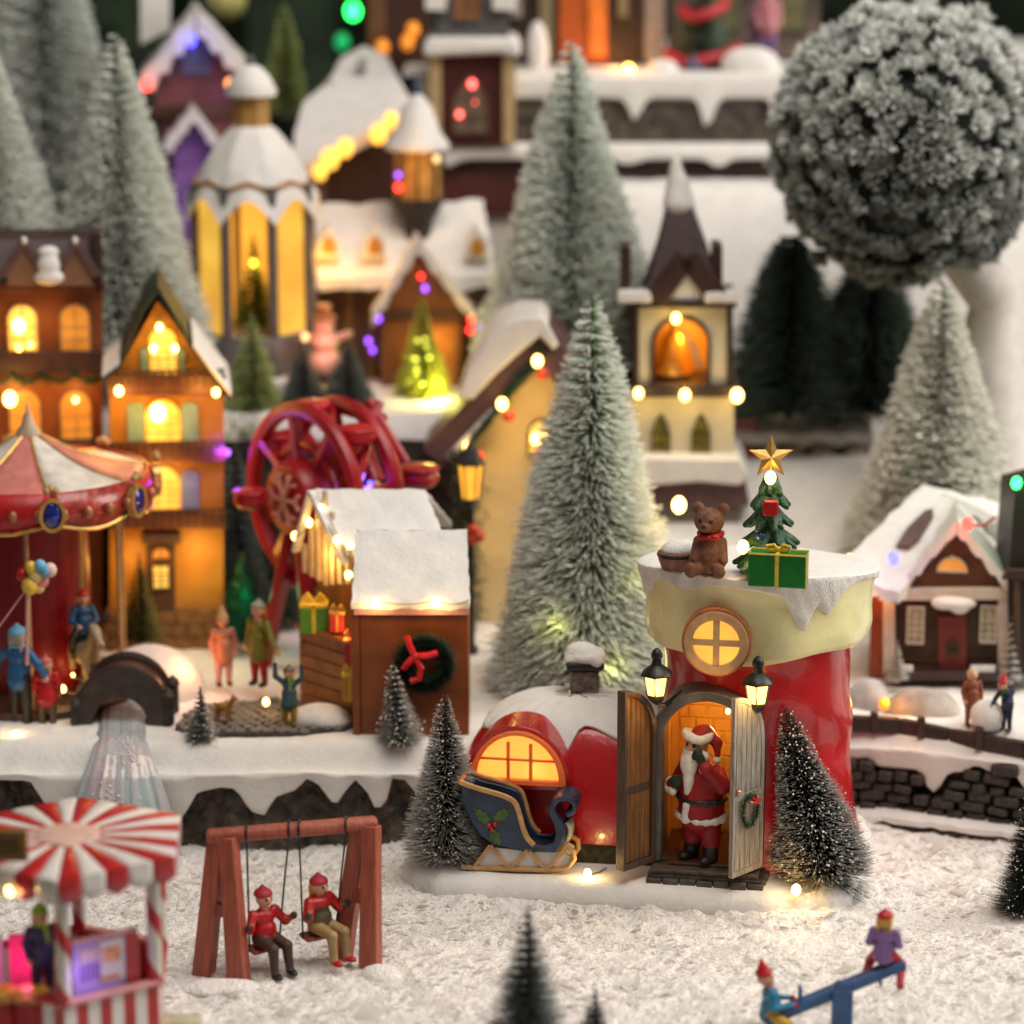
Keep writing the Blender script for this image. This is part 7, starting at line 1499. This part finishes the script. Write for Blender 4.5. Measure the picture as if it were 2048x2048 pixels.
dk = thing('dark_house', 'dark brown house edge cut off by the right frame', 'house', Vector((W(2040, 1350, 18.5).x, 18.5, 6.2))); f = TP(dk)
facade(dk, 'wall', [(2022, 1350), (2016, 1160), (2030, 985), (2120, 960), (2120, 1350)], 0, 5, mat('dark_house', (.018, .010, .008), .5), f); facade(dk, 'eave', [(2005, 1160), (2018, 1140), (2120, 1140), (2120, 1160)], -.6, 0, DBROWN, f); facade(dk, 'post', [(2028, 1350), (2028, 1160), (2040, 1160), (2040, 1350)], -.5, -.1, BROWN, f)
t = thing('fairy_light', 'green bulb at the right frame edge above the dark house', 'fairy light', W(2033, 966, 17)); bulb(t, (0, 0, 0), B_GREEN, .38); pl('green_lamp', (-.4, -1, -.2), 350, (.03, 1, .3), .3, t)
# beam fence along the terrace edge
bf = thing('beam_fence', 'dark brown beam fence along the edge of the right terrace', 'fence', Vector((19, 13, 6.1))); M = mtx(bf).inverted()
pts = [W(px, py, Y) for px, py, Y in ((1645, 1432, 12.9), (1800, 1440, 12.6), (1900, 1462, 11.4), (2048, 1487, 9.3), (2200, 1520, 6.4))]
for k in range(4):
    A, Bq = M @ pts[k], M @ pts[k + 1]; MB().beam(A + Vector((0, 0, -.35)), Bq + Vector((0, 0, -.35)), .45, 1.0).build('beam', mat('beam_brown', (.040, .020, .013), .6, .4, 1, .6, 3, stretch=(.4, 2, 2)), bf, bevel=.1)
for px, py, Y in ((1842, 1447, 12.0), (1958, 1468, 10.4), (1748, 1436, 12.7)):
    p = M @ W(px, py, Y); MB().box(p.x - .22, p.x + .22, p.y - .3, p.y + .15, p.z - .9, p.z + .42).build('post', DBROWN, bf, bevel=.06)
# people, snowball, mounds
person('figurine in brown coat and cream hood by the snowball', W(1942, 1452, 11.6), 3.5, [mat('rust_coat', (.22, .055, .02), .5), mat('ochre_trousers', (.25, .13, .03), .5), mat('cream_hood', (.52, .38, .22), .6), BROWN], R(10), hat='hood', skirt=True)
person('figurine in navy coat and red hat bending over the snowball', W(2013, 1462, 10.6), 3.4, [mat('navy_coat', (.012, .018, .06), .5), mat('navy_trousers', (.01, .012, .03), .5), RED, BROWN], R(-55), J=dict(head=(.02, -.16, .84), neck=(.02, -.12, .76), chest=(0, -.07, .68), hL=(-.12, -.25, .48), hR=(.1, -.25, .48), eL=(-.15, -.14, .56), eR=(.15, -.14, .56)), hat='cone', scarf=mat('green_scarf', (.02, .10, .03), .6))
sb = thing('snowball', 'big white snowball between the two figurines at the right', 'snowball', W(1972, 1458, 10.9)); blob('ball', [ell((0, 0, .85), .95), ell((.2, 0, .2), (.7, .6, .4))], SNOWR, .1, .2, sb, rough=.06)
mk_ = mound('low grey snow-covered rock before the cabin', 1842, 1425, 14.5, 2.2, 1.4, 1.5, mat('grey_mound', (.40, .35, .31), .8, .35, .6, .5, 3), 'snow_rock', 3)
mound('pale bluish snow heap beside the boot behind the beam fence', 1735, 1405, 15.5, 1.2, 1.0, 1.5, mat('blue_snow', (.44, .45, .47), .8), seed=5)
for k, (px, py, h, lab) in enumerate(((1792, 1362, 2.6, 'small snow-caked shrub at the left corner of the cabin'), (2018, 1365, 4.2, 'taller snow-caked shrub at the right corner of the cabin'))):
    brush_tree('snowy_shrub', lab, W(px, py, 18.2), h, .75, frosted('snow_caked', (.10, .12, .10), (.66, .62, .57), .1, .6), 700, .07, 9, -.1, 70 + k, cat='shrub')
t = thing('fairy_light', 'orange glowing bulb half sunk in snow before the grey rock', 'fairy light', W(1768, 1408, 13.2)); bulb(t, (0, 0, 0), mat('sunk_bulb', (1, .33, .03), .4, emit=1.2), .42); MB().sph((0, 0, 0), .01, 4, 3); pl('fairy_lamp', (.2, -.5, .5), 260, (1, .38, .05), .3, t)
# trees on the right
FG = frosted('frosted_sage', (.28, .33, .25), (.88, .87, .77), .05, .8)
brush_tree('bottle_brush_tree', 'frosted sage cone tree behind the cabin roof', W(1868, 1110, 33), 18.2, 5.2, FG, 11000, .08, 28, -.08, 80, pw=.85, flecks=500, fsize=.16, tip=.7, jit=.1, gap=.2)
for k, (px, py, Y, h, r_, lab) in enumerate(((1795, 1000, 31, 5.6, 1.5, 'snow-flocked small tree in front of the sage tree, left'), (1890, 1000, 31, 4.6, 1.3, 'snow-flocked small tree with dark base behind the cabin ridge'))):
    brush_tree('bottle_brush_tree', lab, W(px, py, Y), h, r_, frosted('flocked', (.03, .045, .04), (.66, .62, .56), .35, .8), 1400, .06, 9, -.15, 83 + k, flecks=200, fsize=.2)
brush_tree('bottle_brush_tree', 'dark green cone tree below the flocked ball tree, left one', W(1575, 835, 46), 12.5, 4.2, frosted('deep_green', (.018, .045, .030), (.15, .21, .17), .4, 1), 7000, .06, 22, .02, 85, pw=.6, tip=.6); brush_tree('bottle_brush_tree', 'dark green cone tree below the flocked ball tree, right one', W(1735, 830, 47), 11.0, 4.2, frosted('deep_green2', (.018, .045, .030), (.14, .19, .16), .4, 1), 7000, .06, 22, .02, 86, pw=.55, tip=.6)
dk2 = brush_tree('bottle_brush_tree', 'blackish frosted tree cut off by the right frame edge on the front snow', W(2046, 1835, -3.5), 7.3, 1.75, DK, 4500, .020, 24, .1, 87, flecks=250, fsize=.045)
# big flocked ball tree
BT = Vector((W(1815, 290, 38).x, 38, 0)); bt2 = thing('ball_tree', 'big round flocked tree with white-tipped clusters and white trunk', 'tree', Vector((BT.x, 38, 13))); cz = W(1815, 285, 38).z - 13; RB = 9.4
MB().sph((0, 0, cz), RB * .76, 28, 20).build('core', mat('ball_core', (.005, .009, .006), .8), bt2)
rg = np.random.default_rng(77); N_ = 620; kk = np.arange(N_) + .5; ph = np.arccos(1 - 2 * kk / N_); th = PI * (1 + 5 ** .5) * kk
D = np.stack([np.cos(th) * np.sin(ph), np.sin(th) * np.sin(ph), np.cos(ph)], 1) + rg.normal(0, .035, (N_, 3)); D /= np.linalg.norm(D, axis=1, keepdims=True)
VV = []; FF = []; FRR = []; o_ = 0
nl = 52
base = D * (RB * np.clip(rg.normal(.82, .045, (N_, 1)), .70, .95))
A_ = np.cross(D, rg.normal(size=(N_, 3))); A_ /= np.linalg.norm(A_, axis=1, keepdims=True); B_ = np.cross(D, A_)
t1 = rg.uniform(0, 2 * PI, (N_, nl)); sp_ = np.sqrt(rg.uniform(0, 1.0, (N_, nl))); ln = rg.uniform(.9, 1.15, (N_, nl)) * rg.uniform(.95, 1.35, (N_, 1)) 
dirs = D[:, None] * (1.15 - .45 * sp_[..., None]) + (A_[:, None] * np.cos(t1)[..., None] + B_[:, None] * np.sin(t1)[..., None]) * sp_[..., None] * .74
P0 = np.repeat(base[:, None], nl, 1).reshape(-1, 3); P1 = (base[:, None] + dirs * ln[..., None]).reshape(-1, 3)
# leaves with a belly: base, two sides, tip
d = P1 - P0; a = np.cross(d, rg.normal(size=d.shape)); a /= np.linalg.norm(a, axis=1, keepdims=True); wdt = .17
M1 = P0 + d * .6; nrm = np.cross(d, a); nrm /= np.linalg.norm(nrm, axis=1, keepdims=True)
V = np.stack([P0, M1 + a * wdt, M1 - a * wdt, P1, M1 + nrm * .10], 1).reshape(-1, 3); i_ = 5 * np.arange(len(P0))[:, None]
F = np.concatenate([i_ + np.array([[0, 1, 4]]), i_ + np.array([[0, 4, 2]]), i_ + np.array([[1, 3, 4]]), i_ + np.array([[4, 3, 2]])]); hi = (D[:, 2] * .5 + .5)
up = np.repeat((.66 + .70 * np.clip(D[:, 2] * .8 + D[:, 0] * .15 + rg.normal(0, .25, N_) + .42, 0, 1.2))[:, None], nl, 1).reshape(-1)
fr_ = np.stack([0 * up, .6 * up, .6 * up, 1.0 * up, .6 * up], 1).reshape(-1).astype(np.float32)
V[:, 2] += cz
link('crown', npmesh('crown', V, F, frosted('flocked_leaf', (.008, .026, .014), (.84, .86, .82), .32, .92), fr_), bt2)
tb_ = [W(1990, 590, 38.5) - bt2.location, W(1975, 700, 38.5) - bt2.location, W(1985, 900, 38.5) - bt2.location, W(1990, 1000, 38.5) - bt2.location]
MB().tube([(0, 0, cz - 3)] + tb_, [1.2, 1.9, 2.1, 2.3, 2.5], 14).build('trunk', mat('white_trunk', (.66, .61, .57), .8, .08, .8, .3, 2), bt2)

# ---------------------------------------------------------------- swing set
sw = thing('swing_set', 'red-brown wooden swing set with four black ropes on the snow', 'swing', Vector((-11.5, -10.6, 0))); M = mtx(sw).inverted()
eL = M @ W(415, 1673, -11.6); eR = M @ W(752, 1646, -9.4); ax = (eR - eL).normalized()
MB().tube([eL - ax * .02, eL + ax * .12, eR - ax * .12, eR + ax * .02], [.30, .40, .40, .30], 12).build('crossbar', WOODR, sw)
tops = {'L': eL + ax * .75, 'R': eR - ax * .55}
feet = {'L': ((478, 1957), (408, 1944)), 'R': ((741, 1932), (684, 1908))}
for s in 'LR':
    for k, (px, py) in enumerate(feet[s]):
        p = M @ G(px, py, .12); t0 = tops[s] + Vector(((.30 if k == 0 else -.25), (-.12 if k == 0 else .12), -.05)); d = (p - t0).normalized()
        MB().beam(p - d * -.25, t0, .98, .92, up=(.35, 1, 0), w1=.86, h1=.8).build('leg', WOODR, sw, bevel=.07)
    pa = M @ G(*feet[s][0], .12); pb = M @ G(*feet[s][1], .12); u = .47
    MB().beam(pa.lerp(tops[s], u), pb.lerp(tops[s], u), .55, .62).build('brace', WOODR, sw, bevel=.05)
BS = [(493, 1690), (575, 1682), (598, 1679), (692, 1672)]
def barpt(px):
    best = min((abs((CAM - CAM).x), 0) for _ in (0,)); 
    for k in range(101):
        p = eL.lerp(eR, k / 100); wp = sw.location + p; v_ = wp - CAM; dep = v_.y * math.cos(PITCH) - v_.z * math.sin(PITCH); q = 1024 + FPX * v_.x / dep
        if q >= px: return p
    return eR
bp = [barpt(px) for px in (493, 575, 598, 692)]
for k in range(4):
    MB().tube([bp[k] + Vector((0, .43 * math.cos(t), .43 * math.sin(t))) for t in np.linspace(0, 2 * PI, 12, endpoint=False)], .075, 6, closed=True).build('rope_loop', BLACK, sw)
def swing_seat(k0, k1, sp0, sp1, Y, m):
    a_ = M @ W(*sp0, Y); b_ = M @ W(*sp1, Y + .9)
    mid = (a_ + b_) / 2; fw = Vector((-(b_ - a_).y, (b_ - a_).x, 0)).normalized() * .55; fw = -fw if fw.y > 0 else fw
    slab(MB(), [a_ + fw, b_ + fw, b_ - fw, a_ - fw], .2).build('seat', m, sw, bevel=.05)
    for kk, e in ((k0, a_), (k1, b_)): MB().tube([bp[kk] + Vector((0, -.05, -.35)), bp[kk].lerp(e, .5) + Vector((0, -.02, 0)), e + Vector((0, 0, -.15))], .052, 6).build('rope', BLACK, sw)
    return sw.location + mid + Vector((0, 0, .08)), math.atan2((b_ - a_).y, (b_ - a_).x)
sA, rA = swing_seat(0, 1, (499, 1898), (558, 1882), -11.4, WOODR); sB, rB = swing_seat(2, 3, (606, 1872), (672, 1858), -10.7, WOODR)
Hc = 5.3
def J_(up): return dict(eL=(-.19, -.06, .62), hL=(-.225, -.10, .66), eR=(.19, -.06, .62), hR=(.225, -.10, .66))
DG = mat('dark_mitten', (.05, .03, .02), .6)
person('child in red coat and red bobble hat sitting on the left swing seat', sA - Vector((0, 0, .405 * Hc)), Hc, [RED, mat('brown_trousers', (.055, .028, .018), .6), mat('hat_red', (.42, .02, .035), .6), BLACK], rA + R(8), 'sit', J=J_(0), gloves=DG)
person('girl in red shawl and olive skirt sitting on the right swing seat', sB - Vector((0, 0, .405 * Hc)), Hc, [mat('olive_dress', (.10, .075, .035), .6), mat('tan_tights', (.36, .24, .10), .5), mat('hat_red', (.42, .02, .035), .6), RED], rB + R(18), 'sit', J=J_(0), gloves=DG, hair=mat('golden_hair', (.6, .30, .05), .5), skirt=False,
       extra=lambda p, h: [ell(p['chest'] + Vector((0, 0, .03*h)), (.135*h, .10*h, .075*h), 6), cap(p['sL'], p['eL'], .05*h, .046*h, 6), cap(p['sR'], p['eR'], .05*h, .046*h, 6)])
for px, py, lab, r_ in ((440, 1978, 'flat pale snow foot under the left swing legs', (2.0, 1.0, .38)), (758, 1955, 'rounded white snow foot under the right swing legs', (1.0, .9, .62))):
    t = thing('snow_mound', lab, 'snow foot', G(px, py, .1)); blob('mound', [ell((0, .3, -.1), r_), ell((.5, .1, -.1), tuple(x * .7 for x in r_))], FLUFF, .1, .2, t, rough=.12)
# ---------------------------------------------------------------- seesaw
ss = thing('seesaw', 'blue seesaw with a round-topped post on the front snow', 'seesaw', W(1690, 2075, -19.3)); f = TP(ss)
SB = mat('seesaw_blue', (.028, .10, .25), .4, .25, 1, .25, 4)
a_ = f(1530, 2040, -.3); b_ = f(1808, 1925, .4)
MB().beam(a_, b_, .8, .5).build('plank', SB, ss, bevel=.07)
q = f(1682, 2048, -.2); t_ = f(1682, 1975, -.2); MB().box(q.x - .5, q.x + .5, -.7, -.2, q.z - 1.2, t_.z).build('post', SB, ss, bevel=.08)
b = MB(); b.M = Matrix.Translation((t_.x, -.42, t_.z)) @ Matrix.Rotation(PI / 2, 4, 'X'); b.lathe([(.43, -.24), (.46, 0), (.43, .24)], 18); b.build('pivot', SB, ss, bevel=.05)
for px, py, dy in ((1600, 1978, -.1), (1760, 1935, .3)):
    q = f(px, py + 18, dy); MB().tube([q + Vector((0, -.3, -.4)), q + Vector((0, -.3, .55)), q + Vector((0, .3, .55)), q + Vector((0, .3, -.4))], .07, 6).build('handle', SB, ss)
w1 = W(1770, 1945, -16); w2 = W(1545, 2048, -16.6)
person('child in violet coat and red hat on the raised seesaw end', W(1768, 1912, -19) - Vector((0, 0, 1.95)), 4.4, [mat('violet_coat', (.24, .13, .33), .4), mat('red_trousers', (.45, .012, .03), .5), mat('hat_scarlet', (.48, .006, .010), .5), BLACK], R(160), 'sit', J=dict(kL=(-.16, -.1, .34), aL=(-.19, .08, .16), kR=(.16, -.1, .34), aR=(.19, .08, .16), hL=(-.12, -.17, .55), hR=(.12, -.17, .55)), hair=mat('yellow_hair', (.65, .36, .06), .5))
person('child in blue jacket and yellow trousers on the lower seesaw end', W(1540, 2030, -19.4) - Vector((0, 0, 2.05)), 4.6, [mat('cyan_jacket', (.02, .19, .33), .4), mat('yellow_trousers', (.60, .36, .03), .5), mat('hat_scarlet', (.48, .006, .010), .5), BLACK], R(95), 'sit', J=dict(head=(0, .06, .885), kL=(-.17, -.15, .42), aL=(-.2, -.22, .24), kR=(.17, -.15, .42), aR=(.2, -.22, .24), hL=(-.1, -.2, .6), hR=(.1, -.2, .6)), hat='cone', gloves=RED)
# ---------------------------------------------------------------- trees in front
FB = frosted('front_frosted', (.014, .022, .020), (.22, .26, .25), .3, 1.0)
brush_tree('bottle_brush_tree', 'blurred dark tree at the bottom edge in front of the boot slab, larger one', Vector((W(1056, 1815, -25).x, -25, 0)), W(1056, 1815, -25).z + .2, 2.5, FB, 3500, .03, 20, .05, 91, pw=.9)
brush_tree('bottle_brush_tree', 'blurred dark tree tip at the bottom edge, smaller one', Vector((W(1190, 1980, -25).x, -25, 0)), W(1190, 1980, -25).z + .15, 1.6, FB, 2000, .03, 14, .05, 92)
# ---------------------------------------------------------------- candy kiosk
kx = Vector((-20.4, -23.4, 0)); kk_ = thing('candy_kiosk', 'hexagonal candy kiosk with red and white striped awning and posts', 'kiosk', kx); f = TP(kk_)
KR = 4.7; A0 = R(-86); WHT = mat('kiosk_white', (.72, .68, .63), .35, .05, 1, .1, 4, coat=.3); KRD = mat('kiosk_red', (.44, .012, .016), .35, .15, 1, .1, 4, coat=.3)
zw = f(140, 1995, -4).z; zc = f(130, 1780, -4.8).z; zt = f(80, 1662, 0).z
hx = [Vector((KR * math.cos(A0 + k * PI / 3), KR * math.sin(A0 + k * PI / 3), 0)) for k in range(6)]
MB().lathe([(KR * 1.06, 0), (KR * 1.06, .5)], 6, rot=A0).build('floor', WHT, kk_)
MB().lathe([(KR * .9, zw - 2.2), (KR * .9, zw - 1.9)], 6, rot=A0).build('deck', mat('kiosk_pink', (.6, .22, .3), .5), kk_)
for k in range(6):
    p, q = hx[k], hx[(k + 1) % 6]
    if k in (3, 4): pass
    n = 8
    for s in range(n):
        a_, b_ = p.lerp(q, s / n), p.lerp(q, (s + 1) / n); nrm = Vector(((a_ + b_).x, (a_ + b_).y, 0)).normalized() * .18
        MB().add([a_ + Vector((0, 0, .5)), b_ + Vector((0, 0, .5)), b_ + Vector((0, 0, zw)), a_ + Vector((0, 0, zw)), a_ - nrm + Vector((0, 0, .5)), b_ - nrm + Vector((0, 0, .5)), b_ - nrm + Vector((0, 0, zw)), a_ - nrm + Vector((0, 0, zw))], [(0, 1, 2, 3), (7, 6, 5, 4), (3, 2, 6, 7), (0, 4, 5, 1), (0, 3, 7, 4), (1, 5, 6, 2)]).build('stripe_board', KRD if s % 2 else WHT, kk_)
    MB().beam(p + Vector((0, 0, zw)), q + Vector((0, 0, zw)), .5, .22).build('rail', KRD if k % 2 else PINK, kk_, bevel=.04)
    # twisted candy post
    P = []; nn = 60; seg = 16
    b = MB()
    for i in range(nn + 1):
        P.append([(p.x * .97 + .34 * math.cos(2 * PI * j / seg), p.y * .97 + .34 * math.sin(2 * PI * j / seg), zw - .2 + (zc + .3 - zw) * i / nn) for j in range(seg)])
    b.grid(P, wrap=True); b.m = [1 if ((j / seg * 1.0 + i / nn * 1.9 + .35) % 1) < .36 else 0 for i in range(nn) for j in range(seg)]
    b.build('candy_post', [mat('post_white', (.66, .66, .56), .3, .06, 1, .05, 4, coat=.4), KRD], kk_)
# awning: six scalloped faces of alternating stripes
NS = 5
for k in range(6):
    a0, a1 = A0 + k * PI / 3, A0 + (k + 1) * PI / 3
    e0 = Vector((math.cos(a0), math.sin(a0), 0)); e1 = Vector((math.cos(a1), math.sin(a1), 0))
    for s in range(NS):
        P = []
        for i in range(11):
            u = i / 10; r = 1.4 + (KR * 1.24 - 1.4) * min(u / .8, 1); z = zc + .75 + (zt - zc - .95) * float(np.interp(r, [1.4, 2.6, 4.3, KR * 1.24], [1, .95, .78, 0])) - (max(0, u - .8) / .2) * .85
            row = []
            for j in range(6):
                v_ = (s + j / 5) / NS; d = e0.lerp(e1, v_); sc = .32 * math.sin(PI * j / 5) * max(0, u - .8) / .2
                row.append((d.x * r, d.y * r, z - sc + .10 * math.sin(PI * j / 5) * (1 - abs(2 * u - 1))))
            P.append(row)
        g = MB().grid(P).build('awning_stripe', KRD if (k * NS + s) % 2 == 0 else WHT, kk_); md = g.modifiers.new('thick', 'SOLIDIFY'); md.thickness = .10
MB().lathe([(1.7, zt - .45), (1.65, zt - .1), (1.3, zt - .02), (.02, zt)], 6, rot=A0).build('roof_top', mat('peach_lit_cap', (.66, .42, .34), .5), kk_, bevel=.1)  # peach colour stands in for orange light on the cap
sg = f(8, 1690, -4.6); MB().box(-1.1, 1.05, -.15, .15, -.75, .75).build('sign_board', mat('sign_gold', (.22, .12, .02), .45, .3, 1.2, .3, 3), kk_, loc=sg, bevel=.08); MB().box(-.8, .75, -.2, -.1, -.45, .45).build('sign_panel', mat('sign_dark', (.10, .05, .012), .5), bpy.data.objects['sign_board'], bevel=.05)
# poster board on the right side
p, q = hx[0], hx[1]; pm = p.lerp(q, .12) * .93; qm = p.lerp(q, .72) * .93; zpt = zw + 2.55; zpb = zw - .1
board = MB(); nrm = Vector(((p + q).x, (p + q).y, 0)).normalized()
def bpn(u, z, off=0): return pm.lerp(qm, u) + nrm * off + Vector((0, 0, z))
def quad(b, u0, u1, z0, z1, off, m=0): return b.add([bpn(u0, z0, off), bpn(u1, z0, off), bpn(u1, z1, off), bpn(u0, z1, off), bpn(u0, z0, off - .12), bpn(u1, z0, off - .12), bpn(u1, z1, off - .12), bpn(u0, z1, off - .12)], [(0, 1, 2, 3), (7, 6, 5, 4), (3, 2, 6, 7), (0, 4, 5, 1), (0, 3, 7, 4), (1, 5, 6, 2)], m)
pb = quad(board, 0, 1, zpb, zpt, -.1).build('poster_board', mat('lilac_board', (.48, .36, .72), .4, .1, .5, .05, 3), kk_)
quad(MB(), .5, .97, zpb + .5, zpt - .15, -.06).build('poster', mat('poster_pale', (.66, .58, .60), .5, .1), pb); quad(MB(), .55, .88, zpt - 1.2, zpt - .5, -.04).build('poster_picture', mat('poster_orange', (.62, .28, .16), .5, .4, 2), pb); quad(MB(), .12, .48, zpt - 1.0, zpt - .4, -.06).build('poster_patch', mat('poster_peach', (.62, .42, .45), .5, .2, 1), pb)
for k in range(5): quad(MB(), .12 + k * .085, .16 + k * .085, zpb + .75, zpb + 1.5, -.05).build('poster_bar', PURPLE, pb)
quad(MB(), .5, .85, zpb + .55, zpb + .8, -.045).build('poster_patch', mat('poster_orange', (.62, .28, .16), .5), pb)
quad(MB(), 1.0, 1.22, zpb - .3, zpt - .05, .0).build('side_panel', KRD, kk_); 
quad(MB(), -.05, 1.2, zpt, zpt + .22, .08).build('board_rail', PINK, kk_)
quad(MB(), .0, .9, zpb - 1.1, zpb, -.1).build('lilac_base', mat('lilac_board', (.48, .36, .72), .4), kk_)
back = MB(); c0 = f(22, 1990, -1.2); c1 = f(68, 1868, -1.2); back.box(c0.x, c1.x, -1.3, -1.1, c0.z, c1.z).build('pink_backboard', mat('pink_glow', (.75, .05, .22), .4, .2, 1, emit=.25), kk_)  # pink light at the back is put into this board as its own glow
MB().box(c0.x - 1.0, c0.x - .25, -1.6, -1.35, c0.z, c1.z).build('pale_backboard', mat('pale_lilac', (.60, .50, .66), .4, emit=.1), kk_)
pl('pink_lamp', f(50, 1930, -2.2), 130, (1, .1, .35), .3, kk_); pl('lilac_lamp', f(180, 1960, -4.6), 70, (.5, .25, 1), .3, kk_); bulb(kk_, f(20, 1781, -4.6), B_WARM, .25); pl('kiosk_lamp', f(25, 1795, -4.9), 60, (1, .6, .2), .2, kk_)
person('vendor with green cap, ginger hair and lime scarf inside the candy kiosk', f(88, 2035, -2.6) + kx + Vector((0, 0, .9)), 4.6, [mat('vendor_coat', (.05, .04, .14), .4), mat('vendor_trousers', (.03, .03, .08), .5), mat('vendor_green', (.16, .40, .03), .5), BLACK], R(25), hair=mat('vendor_hair', (.7, .32, .03), .5), scarf=mat('vendor_scarf', (.35, .60, .06), .5))
for px, lab in ((62, 'red tub with gold rim inside the candy kiosk, right one'), (0, 'red tub with gold rim inside the candy kiosk, left one at frame edge')):
    q = f(px, 2040, -3.4) + kx; t = thing('candy_tub', lab, 'tub', q); MB().lathe([(.85, -.3), (.92, 1.15), (.85, 1.2)], 18).build('tub', RED2, t); MB().lathe([(.9, 1.1), (1.0, 1.2), (.98, 1.4), (.85, 1.42)], 18).build('rim', GOLD, t); blob('sweets', [ell((0, 0, 1.38), (.85, .85, .18))], YELLOW, .09, .1, t, rough=.06)
t = thing('pale_block', 'pale yellowish block beside the kiosk at the bottom edge', 'block', W(365, 2075, -21)); MB().box(-1.5, .9, -.6, .6, -2, 1.0).build('block', mat('pale_block', (.52, .50, .34), .6), t, bevel=.12)

for o in bpy.data.objects:
    if o.name.startswith('person') and 'label' in o and any(k in o['label'] for k in ('seesaw end', 'swing seat', 'child')): o.scale = (1.08, 1.08, .98)
